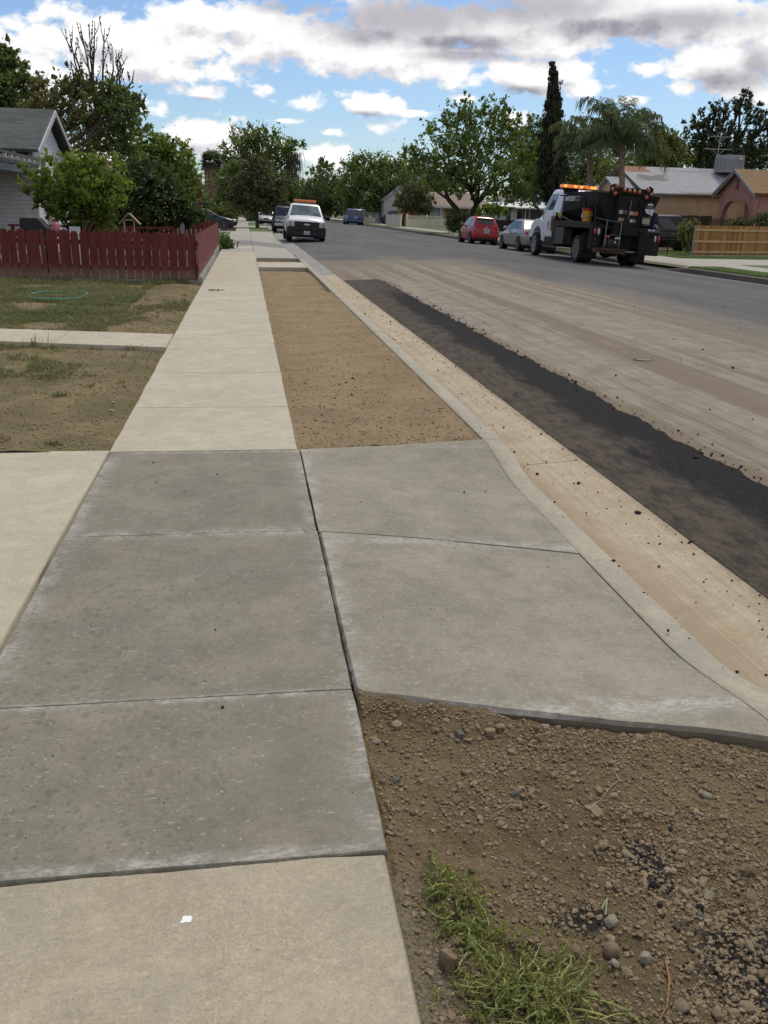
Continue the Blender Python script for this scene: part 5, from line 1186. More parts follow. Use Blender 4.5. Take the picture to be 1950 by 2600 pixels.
# -- white clapboard house, left
SH_GREY = shingle('shingle_grey', (0.105, 0.118, 0.112), (0.068, 0.078, 0.076), (0.13, 0.14, 0.132), 0.34, 0.15)
SIDE_W = siding('white_siding', (0.62, 0.63, 0.655), (0.12, 0.12, 0.13))
h = thing('clapboard_house', 'white clapboard house with grey shingle roof and deep front porch behind the red fence', 'house', (-9, 32, 0))
o9 = Vector((-9, 32, 0))
mb = MB(); xw = -6.5; ye0, ye1, yr, zr, ze = 29.95, 35.0, 32.47, 4.10, 2.96; xw = -6.28
mb.box((-11.08, 32.47, 1.45), (9.6, 5.05, 2.9)); mb.v = [tuple(Vector(v) - o9) for v in mb.v]
gm = MB(); gable_x(gm, xw - .12, ye0, ye1, 2.9, ze + .02, yr, zr + .05, .122); gm.v = [tuple(Vector(v) - o9) for v in gm.v]
wl = mb.build('wall', SIDE_W, h); gm.build('gable', SIDE_W, h)
tr = MB()
for (x, y_) in ((xw + .015, ye0 - .015),): tr.box((x - o9.x - .03, y_ - o9.y + .03, 1.45), (.10, .10, 2.9))
tr.build('corner_board', WHITE_PAINT, h)
roof = roof_plane('roof', [(-17, 29.4, 3.06), (-6.0, 29.4, 3.06), (-6.0, 32.47, 4.42), (-17, 32.47, 4.42)], .09, SH_GREY, h, o9)
roof_plane('roof', [(-6.0, 35.6, 3.06), (-17, 35.6, 3.06), (-17, 32.47, 4.42), (-6.0, 32.47, 4.42)], .09, SH_GREY, h, o9)
tr = MB()
for (ya, za, yb, zb) in ((29.38, 3.0, 32.47, 4.37), (35.62, 3.0, 32.47, 4.37)):
    a, b = Vector((-6.0, ya, za)) - o9, Vector((-6.0, yb, zb)) - o9
    tr.hexa((a + Vector((0, 0, -.13)), a + Vector((.045, 0, -.13)), b + Vector((.045, 0, -.13)), b + Vector((0, 0, -.13))), (a + Vector((0, 0, .03)), a + Vector((.045, 0, .03)), b + Vector((.045, 0, .03)), b + Vector((0, 0, .03))))
tr.build('barge_board', M_('grey_white_trim', (.50, .51, .54), .6, .12), h)
for i in range(9): tr = MB(); tr.box((-6.7 - i * .95 - o9.x, 29.55 - o9.y, 2.97), (.07, .36, .11), rx=.41); tr.build('rafter_tail', WHITE_PAINT, h)
# porch: shed roof with open rafter ends, dark posts
pr = roof_plane('porch_roof', [(-5.9, 23.4, 2.80), (-5.9, 29.75, 2.80), (-15, 29.75, 3.02), (-15, 23.4, 3.02)], .07, SH_GREY, h, o9)
for i in range(10): tr = MB(); tr.box((-6.0 - o9.x, 23.5 + i * .66 - o9.y, 2.665), (.34, .065, .10)); tr.build('rafter_tail', WHITE_PAINT, h)
tr = MB(); tr.box((-6.18 - o9.x, 26.6 - o9.y, 2.47), (.10, 6.3, .22)); tr.box((-6.1 - o9.x, 26.6 - o9.y, 2.60), (.05, 6.3, .08)); tr.box((-10 - o9.x, 23.5 - o9.y, 2.45), (8.0, .1, .26)); tr.build('porch_beam', M_('grey_beam', (.30, .31, .33), .6, .15), h)
tr = MB(); tr.box((-10.5 - o9.x, 26.6 - o9.y, 2.60), (8.6, 6.4, .05)); tr.build('porch_ceiling', M_('porch_ceiling', (.24, .25, .27), .7), h)
for (px, py) in ((-6.18, 24.2),):
    tr = MB(); 
    for sx, sy in ((-.05, -.05), (.05, -.05), (.05, .05), (-.05, .05)): tr.box((px - o9.x + sx, py - o9.y + sy, 1.2), (.028, .028, 2.4))
    for k in range(12): tr.box((px - o9.x, py - o9.y - .05, .2 + k * .19), (.10, .015, .015), ry=.6 * (-1) ** k); tr.box((px - o9.x + .05, py - o9.y, .2 + k * .19), (.015, .10, .015), rx=.6 * (-1) ** k)
    tr.build('porch_post', BLACK_PLASTIC, h)
mb = MB(); mb.box((-8 - o9.x, 27.3 - o9.y, .10), (3.6, 5.2, .2)); mb.build('porch_floor', C_GREY, h)
mb = MB(); mb.box((-8.05 - o9.x, 29.9 - o9.y, 1.38), (.22, .12, .16)); mb.build('mailbox', BLACK_PLASTIC, h)
window(h, (-8.9 - o9.x, 29.93 - o9.y, 1.5), 1.2, 1.4, 'y', .06, None, (1, 2), -1)
window(h, (xw - o9.x + .005, 31.9 - o9.y, 1.35), 1.1, 1.35, 'x', .06, None, (1, 2), 1)
window(h, (xw - o9.x + .005, 33.9 - o9.y, 1.35), .8, 1.1, 'x', .06, None, (1, 2), 1)

# -- tan stucco house whose roof shows over the shrubs, and the brick house beyond
def simple_house(name, label, x0, x1, y0, y1, ze, zr, wallm, roofm, ridge='x', over=.4, gable_m=None):
    c = Vector(((x0 + x1) / 2, (y0 + y1) / 2, 0)); t = thing(name, label, 'house', tuple(c)); w_, d_ = x1 - x0, y1 - y0
    mb = MB(); mb.box((0, 0, ze / 2), (w_, d_, ze)); mb.build('wall', wallm, t)
    if ridge == 'x':
        for s in (-1, 1):
            gm = MB(); gm.prism([(-d_ / 2, ze - .01), (d_ / 2, ze - .01), (0, zr - .08)], 'x', s * (w_ / 2 - .06) - .06, s * (w_ / 2 - .06) + .06); gm.build('gable', gable_m or wallm, t)
            sl = (zr - ze) / (d_ / 2); yo = d_ / 2 + over; zo = ze - over * sl
            roof_plane('roof', [(-w_ / 2 - over, s * yo, zo), (w_ / 2 + over, s * yo, zo), (w_ / 2 + over, 0, zr), (-w_ / 2 - over, 0, zr)], .10, roofm, t)
    else:
        for s in (-1, 1):
            gm = MB(); gm.prism([(-w_ / 2, ze - .01), (w_ / 2, ze - .01), (0, zr - .08)], 'y', s * (d_ / 2 - .06) - .06, s * (d_ / 2 - .06) + .06); gm.build('gable', gable_m or wallm, t)
            sl = (zr - ze) / (w_ / 2); xo = w_ / 2 + over; zo = ze - over * sl
            roof_plane('roof', [(s * xo, -d_ / 2 - over, zo), (s * xo, d_ / 2 + over, zo), (0, d_ / 2 + over, zr), (0, -d_ / 2 - over, zr)], .10, roofm, t)
    return t, c
SH_TAN = shingle('shingle_tan', (0.27, 0.20, 0.145), (0.22, 0.16, 0.115), (0.19, 0.14, 0.10))
STUC_TAN = M_('stucco_tan', (.36, .28, .19), .9, .12, 3.0, bump=.5, bscale=60.0)
STUC_ORANGE = M_('stucco_orange', (.47, .26, .10), .9, .14, 1.6, bump=.4, bscale=60.0, col2=(.36, .19, .075))
STUC_OR2 = M_('stucco_apricot', (.47, .335, .21), .9, .12, 1.2, bump=.4, bscale=60.0, col2=(.38, .262, .16))
STUC_PINK = M_('stucco_pink', (.40, .205, .175), .92, .10, 1.4, bump=.5, bscale=70.0, col2=(.33, .165, .142))
t, c = simple_house('bungalow', 'tan bungalow whose shingle roof just shows between the left trees', -12.5, -5.0, 57, 64, 2.7, 4.1, STUC_TAN, SH_TAN, 'x')
t, c = simple_house('brick_house', 'blue walled house with a brick chimney beyond the rose bush', -9.5, -3.9, 74, 82, 2.5, 3.9, M_('blue_wall', (.22, .30, .40), .8, .1), SH_TAN, 'x', .3)
mb = MB(); mb.box((5.85 - 2.8 + .0, -4.2, 1.75), (.45, .5, 3.5)); mb.build('chimney', shingle('brick_red', (.24, .085, .05), (.19, .07, .045), (.15, .06, .04), .22, .07), t)
window(t, (2.2, -4.0, 1.85), .9, .8, 'y', .06, WHITE_PAINT, (3, 1), -1)
mb = MB(); mb.box((-1.05, 105, 1.0), (.5, .5, 2.0)); mb.box((-1.05, 105, 2.03), (.62, .62, .1)); tag(mb.build('brick_pillar', M_('brick_pillar', (.12, .06, .045), .9, .2, 12.0)), 'square brick pillar by the far sidewalk', 'pillar')

# -- red picket fence
RED = boards('red_stain', (.165, .036, .030), (.118, .026, .023), .16, 'x', (.24, .155, .115))
RED_SUNLIT = boards('red_stain_sunlit', (.180, .044, .044), (.145, .033, .035), .14, 'y', (.22, .14, .11))  # brighter, pinker red: sunlight on the side run put into the colour
def picket(mb, x, w, z0, z1, th=.018, y=0.0, lean=0.0):
    r = min(w * .42, .06); pr_ = [(x - w / 2, z0), (x + w / 2, z0), (x + w / 2 + lean, z1 - r), (x + w / 2 - r * .35 + lean, z1 - r * .3), (x + w * .22 + lean, z1), (x - w * .22 + lean, z1), (x - w / 2 + r * .35 + lean, z1 - r * .3), (x - w / 2 + lean, z1 - r)]
    mb.prism(pr_, 'y', y - th / 2, y + th / 2)
a, b = Vector((-1.02, 20.38, 0)), Vector((-7.6, 21.22, 0)); L = (b - a).length; ang = math.atan2(b.y - a.y, b.x - a.x)
f = thing('picket_fence', 'low red picket fence across the yard, front run facing the viewer', 'fence', tuple(a), ang)
mb = MB(); rg = random.Random(2); x = .07
i = 0
while x < L:
    w_ = {14: .24, 15: .235, 16: .09, 17: .11}.get(i, rg.uniform(.158, .174)); x += w_ / 2
    picket(mb, x, w_, .035 + rg.uniform(-.01, .01), 1.03 + rg.uniform(-.018, .018) + (.015 if i in (14, 15) else 0), .018, 0.0, rg.uniform(-.008, .008) + (.03 if i in (16, 17) else 0)); x += w_ / 2 + rg.uniform(.016, .03); i += 1
mb.build('pickets', RED, f)
for z in (.28, .80):
    mb = MB(); mb.box((L / 2, -.035, z), (L, .04, .09)); mb.build('rail', RED, f)
for x in (.12, 2.3, 4.6): 
    mb = MB(); mb.box((x, -.095, .5), (.08, .08, 1.0)); mb.build('post', RED, f)
f = thing('picket_fence', 'red picket fence running back along the sidewalk', 'fence', (-1.04, 20.30, 0))
mb = MB(); y = 0.0; k = 0
while y < 16.2:
    z1 = 1.02 + rg.uniform(-.015, .015); w_ = .14
    r = .05; mb.prism([(y, .10), (y + w_, .10), (y + w_, z1 - r), (y + w_ * .75, z1), (y + w_ * .25, z1), (y, z1 - r)], 'x', -.009, .009); y += w_ + rg.uniform(.003, .012); k += 1
mb.build('pickets', RED_SUNLIT, f)
for z in (.32, .82):
    mb = MB(); mb.box((-.035, 8.1, z), (.04, 16.0, .09)); mb.build('rail', RED, f)
for y in (.2, 2.8, 5.4, 8.0, 10.6, 13.2, 15.9):
    mb = MB(); mb.box((-.10, y, .5), (.085, .085, 1.0)); mb.build('post', RED, f)
f = thing('picket_fence', 'red picket fence closing the back of the yard below the rose bush', 'fence', (-7.0, 36.3, 0))
mb = MB(); x = .1
while x < 5.9: picket(mb, x, .15, .05, 1.08 + rg.uniform(-.02, .02)); x += .17
mb.build('pickets', RED_SUNLIT, f)
mb = MB(); mb.box((3, .03, .8), (6, .04, .09)); mb.build('rail', RED, f)
f = thing('rail_fence', 'low red inner rail fence between the birdhouse and the side fence', 'fence', (-3.0, 27.9, 0))
mb = MB(); mb.box((-1.4, 0, .95), (4.6, .10, .05)); mb.box((-1.4, 0, .72), (4.6, .04, .14)); mb.build('rail', RED, f)
for x in (-3.6, -1.8, -.1, .85): 
    mb = MB(); mb.box((x, .05, .46), (.09, .09, .92)); mb.build('post', RED, f)
mb = MB()
slab(mb, ((-1.06, 20.27, .13), (-.958, 20.27, .13), (-.962, 30.0, .15), (-1.12, 30.0, .15)), .3, 3, 40, None, (0, .03, 0, 0)); slab(mb, ((-1.14, 30.02, .19), (-.99, 30.02, .19), (-1.02, 36.4, .2), (-1.18, 36.4, .2)), .3, 3, 20, None, (0, .03, 0, 0))
mb.hexa([Vector((-.965, 20.21, -.1)), Vector((-.965, 20.30, -.1)), Vector((-7.6, 21.15, -.1)), Vector((-7.6, 21.06, -.1))], [Vector((-.965, 20.21, .05)), Vector((-.965, 20.30, .05)), Vector((-7.6, 21.15, .045)), Vector((-7.6, 21.06, .045))])
tag(mb.build('fence_kerb', C_GREY, smooth=35), 'concrete footing under the red picket fence', 'kerb')
# yard things
t = thing('bird_feeder', 'wooden gabled bird feeder roof on two thin posts behind the red fence', 'bird feeder', (-2.86, 24, 0)); WOOD = boards('raw_wood', (.32, .23, .13), (.25, .175, .10), .3, 'x'); WOODL = M_('post_wood', (.42, .29, .15), .8, .1)
for s in (-1, 1):
    mb = MB(); mb.box((s * .135, 0, 1.245), (.36, .34, .022), ry=s * .80); mb.build('roof_board', WOOD, t)
    mb = MB(); mb.box((s * .118, -.12, .60), (.030, .030, 1.22)); mb.build('post', WOODL, t)
mb = MB(); mb.box((0, -.12, 1.22), (.20, .02, .03)); mb.build('brace', WOODL, t)
t = thing('barbecue_grill', 'black barbecue grill with angular lid behind the red fence', 'grill', (-4.8, 22.4, 0))
mb = MB(); mb.prism([(-.28, .86), (.32, .86), (.32, 1.02), (.12, 1.245), (-.24, 1.25), (-.28, 1.20)], 'y', -.25, .25); mb.build('lid', BLACK_PLASTIC, t, bevel=.02)
mb = MB(); mb.box((0, 0, .76), (.60, .5, .2)); mb.build('firebox', BLACK_PLASTIC, t, bevel=.01)
for sx, sy in ((-.25, -.2), (.25, -.2), (.25, .2), (-.25, .2)):
    mb = MB(); mb.box((sx, sy, .33), (.04, .04, .66)); mb.build('leg', BLACK_PLASTIC, t)
t = thing('plastic_flamingo', 'pink plastic flamingo beside the black grill', 'garden ornament', (-4.45, 23, 0)); PINK = M_('pink_plastic', (.72, .22, .28), .4, .15)
mb = MB(); mb.ball((0, 0, 1.02), (.09, .07, .13), j=.1); mb.tube([(-.04, 0, 1.08), (-.09, 0, 1.17), (-.07, 0, 1.24), (-.02, 0, 1.22)], [.03, .02, .018, .012], 6); mb.ball((.05, 0, .93), (.07, .03, .06)); mb.build('body', PINK, t, smooth=60)
mb = MB(); mb.tube([(0, 0, 0), (0, 0, .95)], .008, 5); mb.build('leg', STEEL, t)
t = thing('plastic_chair', 'white plastic toy chair behind the red fence', 'chair', (-4.22, 24, 0))
mb = MB(); mb.box((0, .12, .86), (.26, .03, .34)); mb.build('backrest', WHITE_PAINT, t, bevel=.01)
mb = MB(); mb.box((0, 0, .60), (.28, .28, .03)); mb.build('seat', WHITE_PAINT, t)
for sx, sy in ((-.12, -.12), (.12, -.12), (.12, .12), (-.12, .12)):
    mb = MB(); mb.box((sx, sy, .3), (.03, .03, .6)); mb.build('leg', WHITE_PAINT, t)
mb = MB(); mb.prism([(-.05, .75), (.05, .75), (.055, 1.10), (.02, 1.17), (-.045, 1.12)], 'y', -.03, .03); o = mb.build('grey_jug', M_('grey_jug', (.20, .21, .22), .5), smooth=0); o.location = (-1.62, 24.6, 0); tag(o, 'grey plastic scoop hung on the red fence near its corner', 'scoop')
# hose on the grass
mb = MB(); pl = []
for i in range(60):
    s = i / 59; a = -2.9 + s * 6.0; pl.append((-3.32 + .47 * math.cos(a), 16.85 + .80 * math.sin(a) + .03 * math.sin(2 * a), lawn_z(-3.3, 16.7) + .07 + .01 * math.sin(3 * a)))
mb.tube(pl, .011, 6); tag(mb.build('garden_hose', M_('hose_green', (.12, .46, .34), .4, .1), smooth=60), 'loop of thin teal green garden hose on the grass', 'hose')

# -- right side: pink arcaded house
SH_BROWN = shingle('shingle_brown', (.30, .195, .105), (.25, .165, .09), (.20, .135, .08), .5, .13)
t = thing('stucco_house', 'pink stucco house with an arched porch and brown shingle roof', 'house', (25.5, 45.5, 0)); o9 = Vector((25.5, 45.5, 0))
ya, yb, ypk, ze, zp = 43.8, 47.35, 45.62, 3.02, 4.02
def arch_wall(name, u0, u1, ztop_poly, a0, a1, zs, zt, axis, q0, q1, mat, parent):
    """wall in the plane of u and z with one round-shouldered opening a0..a1 up to zt"""
    mb = MB(); n = 9; r = min((a1 - a0) * .42, zt - zs)
    arch = [(a0, 0.0)] + [(a0 + r - r * math.cos(k * math.pi / 2 / n), zt - r + r * math.sin(k * math.pi / 2 / n)) for k in range(n + 1)] + [(a1 - r + r * math.sin(k * math.pi / 2 / n), zt - r + r * math.cos(k * math.pi / 2 / n)) for k in range(n + 1)] + [(a1, 0.0)]
    poly = [(u0, 0.0)] + arch + [(u1, 0.0)] + ztop_poly
    mb.prism(poly, axis, q0, q1); return mb.build(name, mat, parent)
arch_wall('porch_wall', ya - o9.y, yb - o9.y, [(yb - o9.y, ze), (ypk - o9.y, zp - .06), (ya - o9.y, ze)], 44.10 - o9.y, 46.95 - o9.y, 1.6, 2.48, 'x', -.26, 0.0, STUC_PINK, t)
arch_wall('porch_wall', .03, 3.0, [(3.0, ze), (.03, ze)], .75, 2.3, 1.5, 2.25, 'y', ya - o9.y + .01, ya - o9.y + .24, STUC_PINK, t)
mb = MB(); mb.box((5.6, 0.0, ze / 2), (9.0, 3.1, ze)); mb.build('wall', STUC_PINK, t)
mb = MB(); mb.box((.4, 0, .12), (1.1, 3.4, .24)); mb.box((.45, 0, 2.75), (1.2, 3.3, .08)); mb.build('porch_floor', C_GREY, t)
for (y0_, s) in ((ya - .32, -1), (yb + .32, 1)):
    roof_plane('roof', [(-.55, y0_ - o9.y, ze - .17), (10, y0_ - o9.y, ze - .17), (10, ypk - o9.y, zp + .02), (-.55, ypk - o9.y, zp + .02)], .08, SH_BROWN, t)
    mb = MB(); a_, b_ = Vector((-.58, y0_ - o9.y, ze - .22)), Vector((-.58, ypk - o9.y, zp - .03))
    for dz, dx in ((0, 0), (-.10, .05)): mb.hexa([a_ + Vector((dx, 0, dz - .06)), a_ + Vector((dx + .06, 0, dz - .06)), b_ + Vector((dx + .06, 0, dz - .06)), b_ + Vector((dx, 0, dz - .06))], [a_ + Vector((dx, 0, dz + .05)), a_ + Vector((dx + .06, 0, dz + .05)), b_ + Vector((dx + .06, 0, dz + .05)), b_ + Vector((dx, 0, dz + .05))])
    mb.build('barge_board', M_('worn_grey_paint', (.36, .36, .36), .7, .2, 14.0), t)
mb = MB()
for k in range(6): mb.box((-.275, ypk - o9.y + .0, 3.12 + k * .09), (.05, .16, .035))
mb.box((-.268, ypk - o9.y - .11, 3.34), (.03, .03, .60)); mb.box((-.268, ypk - o9.y + .11, 3.34), (.03, .03, .60)); mb.build('vent', M_('vent_pink', (.20, .09, .08), .9), t)
window(t, (1.095, 45.95 - o9.y, 1.55), .85, 1.75, 'x', .07, M_('grey_frame', (.42, .43, .44), .5), (2, 3), -1)
mb = MB(); mb.box((-.2, -1.0, 2.4), (.6, .08, .04)); 
roof_plane('upper_roof', [(2.6, -1.2, 3.6), (12, -1.2, 3.6), (12, .6, 4.8), (2.6, .6, 4.8)], .08, SH_BROWN, t); roof_plane('upper_roof', [(2.6, 2.4, 3.6), (12, 2.4, 3.6), (12, .6, 4.8), (2.6, .6, 4.8)], .08, SH_BROWN, t)
mb = MB(); mb.prism([(-1.0, 3.0), (2.2, 3.0), (2.2, 3.7), (.6, 4.72), (-1.0, 3.7)], 'x', 3.0, 3.1); mb.build('upper_gable', STUC_PINK, t)

# -- orange stucco house with pale grey roof
SH_PALE = shingle('shingle_pale', (.40, .405, .41), (.33, .335, .345), (.36, .365, .375), .33, .14,
                  patch=[(1.0, 4.15, .8, .55, (.27, .125, .07), 1.2), (1.5, 2.6, .9, .5, (.17, .165, .165), 2.4), (7.6, 2.9, .9, .35, (.18, .175, .175), 2.2), (8.4, 2.0, .7, .3, (.2, .195, .195), 2.4), (5, .15, 2.6, .18, (.2, .19, .19), 2.5), (4.0, 4.0, 1.4, .15, (.25, .25, .25), 2.0)])
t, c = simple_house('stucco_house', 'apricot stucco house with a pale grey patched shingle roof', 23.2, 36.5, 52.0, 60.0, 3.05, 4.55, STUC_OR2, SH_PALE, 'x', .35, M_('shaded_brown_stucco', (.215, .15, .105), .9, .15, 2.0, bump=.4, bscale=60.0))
mb = MB()
for s in (-1, 1):
    a_, b_ = Vector((-6.65 - .37, s * 4.37, 2.86)), Vector((-6.65 - .37, 0, 4.50))
    mb.hexa([a_ + Vector((0, 0, -.12)), a_ + Vector((.05, 0, -.12)), b_ + Vector((.05, 0, -.12)), b_ + Vector((0, 0, -.12))], [a_ + Vector((0, 0, .06)), a_ + Vector((.05, 0, .06)), b_ + Vector((.05, 0, .06)), b_ + Vector((0, 0, .06))])
mb.build('barge_board', M_('dark_brown_trim', (.11, .09, .08), .8), t)
cl = MB(); cl.box((-.35, -1.3, 4.78), (1.25, 1.25, .98)); co = cl.build('cooler', M_('cooler_grey', (.30, .305, .33), .5, .08, 3.0), t, bevel=.03)
cl = MB()
for k in range(3): cl.box((-.985, -1.75 + k * .45, 4.75), (.03, .34, .7)); cl.box((-.8 + k * .45, -1.935, 4.72), (.34, .03, .62))
cl.build('louvre_panel', M_('cooler_panel', (.24, .245, .265), .55), co); cl = MB(); cl.box((.0, -1.957, 5.08), (.18, .015, .13)); cl.build('sticker', M_('cream_label', (.66, .62, .50), .6), co)
an = MB(); an.tube([(-.35, .3, 4.3), (-.35, .3, 6.75)], .025, 6)
an.tube([(-1.25, .3, 5.72), (.45, .3, 5.72)], .022, 5); an.tube([(-.9, .3, 6.45), (.25, .3, 6.45)], .018, 5)
for s in (-1, 1): an.tube([(-.35, .3, 5.35), (-.35 + s * .42, .3, 5.72)], .015, 5); an.tube([(-.35, .3, 6.1), (-.35 + s * .4, .3, 6.45)], .015, 5); an.tube([(-.9 if s < 0 else .25, .0, 6.45), (-.9 if s < 0 else .25, .6, 6.45)], .014, 5)
for k in range(5): an.tube([(-1.2 + k * .4, .0, 5.73), (-1.2 + k * .4, .65, 5.73)], .014, 5)
an.build('antenna', M_('antenna_grey', (.36, .35, .33), .5), t)
mb = MB(); mb.box((-7.35, -1.6, 1.45), (1.4, 3.9, 2.9)); mb.prism([(-3.5, 2.88), (.3, 2.88), (-1.6, 3.72)], 'x', -8.08, -7.98); mb.build('side_wing_wall', STUC_OR2, t)
for s in (-1, 1): roof_plane('side_wing_roof', [(-8.35, -1.6 + s * 2.25, 2.84), (-6.66, -1.6 + s * 2.25, 2.84), (-6.66, -1.6, 3.84), (-8.35, -1.6, 3.84)], .08, SH_PALE, t)

# -- board fence, weathered fences
CEDAR = boards('cedar', (.46, .255, .095), (.24, .118, .042), .141, 'x', None, .9); CEDAR_RAIL = M_('cedar_rail', (.60, .40, .185), .7, .15, 4.0, stretch=(1, 6, 6))
f = thing('board_fence', 'new cedar board fence with three rails facing the street', 'fence', (19.2, 37.75, 0), .255)
mb = MB(); x = 0.02; rg = random.Random(4)
while x < 7.5:
    z1 = 1.31 + rg.uniform(-.012, .012); w_ = .135; mb.prism([(x, .06), (x + w_, .06), (x + w_, z1 - .04), (x + w_ - .03, z1), (x + .03, z1), (x, z1 - .04)], 'y', .03, .048); x += w_ + .006
mb.build('boards', CEDAR, f)
for z in (.20, .64, 1.12):
    mb = MB(); mb.box((3.75, .008, z), (7.5, .042, .095)); mb.build('rail', CEDAR_RAIL, f)
for x in (0.0, 2.5, 5.0, 7.4):
    mb = MB(); mb.box((x, -.035 if x else .0, .66), (.06, .05, 1.32)) if x == 0 else mb.box((x, .10, .62), (.09, .09, 1.24)); mb.build('post', M_('grey_post', (.26, .255, .24), .7) if x == 0 else CEDAR_RAIL, f)
mb = MB(); mb.box((3.7, .04, .02), (7.6, .10, .07)); mb.build('footing', C_FAR, f)
WEATH = boards('weathered_boards', (.10, .066, .046), (.07, .046, .034), .12, 'x')
f = thing('weathered_fence', 'old dark brown board fence against the apricot house', 'fence', (21.6, 48.5, 0), 0.02)
mb = MB(); x = 0
while x < 4.0: z1 = 1.72 + rg.uniform(-.02, .02); mb.box((x + .06, 0, z1 / 2), (.118, .02, z1)); x += .122
mb.build('boards', WEATH, f)
for dx, s in ((.75, 1), (2.0, -1)): 
    mb = MB(); mb.box((dx, -.03, 1.45), (.75, .03, .05), ry=s * .9); mb.build('brace', M_('grey_lath', (.24, .20, .16), .8), f)
f = thing('weathered_fence', 'open brown stake fence between the old board fence and the pink house', 'fence', (23.4, 44.6, 0), .08)
mb = MB(); x = 0
while x < 3.2: z1 = 1.62 + rg.uniform(-.06, .06); mb.box((x, 0, z1 / 2), (.05, .03, z1)); x += .105
mb.build('stakes', WEATH, f)
mb = MB(); mb.box((1.6, .03, .55), (3.2, .03, .08)); mb.box((1.6, .03, 1.2), (3.2, .03, .08)); mb.build('rail', WEATH, f)
f = thing('weathered_fence', 'dark brown solid fence behind the silver sedan', 'fence', (19.4, 60, 0), .05)
mb = MB(); mb.box((4, 0, .55), (8, .03, 1.1)); mb.build('boards', WEATH, f)

# -- tan roofed house, white awning house (beyond the red hatchback)
SH_LTAN = shingle('shingle_light_tan', (.32, .255, .21), (.27, .215, .175), (.25, .20, .165), .5, .16)
t, c = simple_house('bungalow', 'yellow ochre bungalow with a low tan roof behind the cream fence', 18.2, 26.5, 103, 111, 2.35, 3.75, STUC_ORANGE, SH_LTAN, 'x', .7)
mb = MB(); mb.box((0, -4.72, 2.08), (9.8, .06, .20)); mb.build('fascia', WHITE_PAINT, t)
mb = MB(); mb.box((-1.9, -4.12, 1.15), (3.3, .25, 2.3)); mb.build('front_wall', M_('pale_blue_wall', (.52, .56, .60), .7), t)
window(t, (-2.2, -4.25, 1.3), .7, 1.4, 'y', .05, None, (2, 1), -1); window(t, (.75, -4.0, 1.35), .9, 1.2, 'y', .06, None, (2, 1), -1); window(t, (1.85, -4.0, 1.15), .7, 1.0, 'y', .06, None, (1, 1), -1)
mb = MB(); mb.box((-.75, -4.6, 1.1), (.12, .12, 2.2)); mb.box((2.65, -4.05, 1.15), (.22, .2, 2.3)); mb.build('porch_post', WHITE_PAINT, t)
t, c = simple_house('bungalow', 'low house with a pale grey roof showing behind the cream fence tree', 17.5, 21.5, 118, 126, 3.0, 4.6, M_('pale_wall', (.5, .5, .48), .8), SH_PALE, 'y', .3)
t, c = simple_house('awning_house', 'low grey house with white metal awnings behind the red hatchback', 24.6, 34, 86, 94, 2.35, 3.1, M_('grey_green_wall', (.17, .175, .165), .8), SH_PALE, 'x', .2)
mb = MB(); mb.hexa([Vector((-5.6, -4.2, 2.3)), Vector((-5.6, -4.25, 2.26)), Vector((4.5, -4.25, 2.26)), Vector((4.5, -4.2, 2.3))], [Vector((-5.6, -4.0, 2.85)), Vector((-5.6, -4.05, 2.9)), Vector((4.5, -4.05, 2.9)), Vector((4.5, -4.0, 2.85))])
mb.hexa([Vector((-6.8, -5.6, 2.22)), Vector((-3.4, -6.0, 2.05)), Vector((-3.4, -4.1, 2.55)), Vector((-6.8, -4.1, 2.5))], [Vector((-6.8, -5.6, 2.28)), Vector((-3.4, -6.0, 2.11)), Vector((-3.4, -4.1, 2.62)), Vector((-6.8, -4.1, 2.56))])
mb.hexa([Vector((-4.6, -6.2, 2.02)), Vector((-.6, -6.2, 2.0)), Vector((-.6, -4.1, 2.6)), Vector((-4.6, -4.1, 2.6))], [Vector((-4.6, -6.2, 2.14)), Vector((-.6, -6.2, 2.12)), Vector((-.6, -4.1, 2.68)), Vector((-4.6, -4.1, 2.68))]); mb.build('awning', M_('white_awning', (.66, .68, .68), .5, .08), t)
for x, w_ in ((-6.1, .12), (-5.5, .62), (-4.4, .55), (-3.3, .12), (-2.9, .1)):
    mb = MB(); mb.box((x, -5.2, 1.3 if w_ > .3 else 1.05), (w_, .08, 1.5 if w_ > .3 else 2.1)); mb.build('porch_panel', WHITE_PAINT, t)
mb = MB(); mb.box((-4.8, -5.3, .5), (4.2, .1, 1.0)); mb.build('porch_rail_wall', M_('dark_rail', (.05, .04, .035), .8), t)
window(t, (-3.8, -4.0, 1.4), 1.2, 1.0, 'y', .06, None, (2, 1), -1)

# -- cream vinyl fence with lattice, gate run, chain link
CREAM = M_('cream_vinyl', (.82, .76, .60), .45, .06, 2.0)
a, b = Vector((16.75, 96.2, -.02)), Vector((23.6, 98.8, -.02)); d = (b - a); L = d.length
f = thing('vinyl_fence', 'cream vinyl fence with lattice top in front of the ochre bungalow', 'fence', tuple(a), math.atan2(d.y, d.x))
for x in lin(0, L, 4):
    mb = MB(); mb.box((x, 0, .6), (.15, .15, 1.2)); mb.prism([(x - .085, 1.2), (x + .085, 1.2), (x, 1.28)], 'y', -.085, .085); mb.build('post', CREAM, f)
for i in range(3):
    xa, xb = L * i / 3 + .08, L * (i + 1) / 3 - .08; mb = MB(); mb.box(((xa + xb) / 2, 0, .40), (xb - xa, .05, .72)); mb.box(((xa + xb) / 2, 0, .78), (xb - xa, .08, .10)); mb.box(((xa + xb) / 2, 0, 1.12), (xb - xa, .08, .09)); mb.box(((xa + xb) / 2, 0, .06), (xb - xa, .08, .10)); mb.build('panel', CREAM, f)
    la = MB(); x = xa
    while x < xb - .2:
        for s in (-1, 1): la.box((x + .12, .006 * s, .95), (.022, .01, .33), ry=s * .78)
        x += .12
    la.build('lattice', CREAM, f)
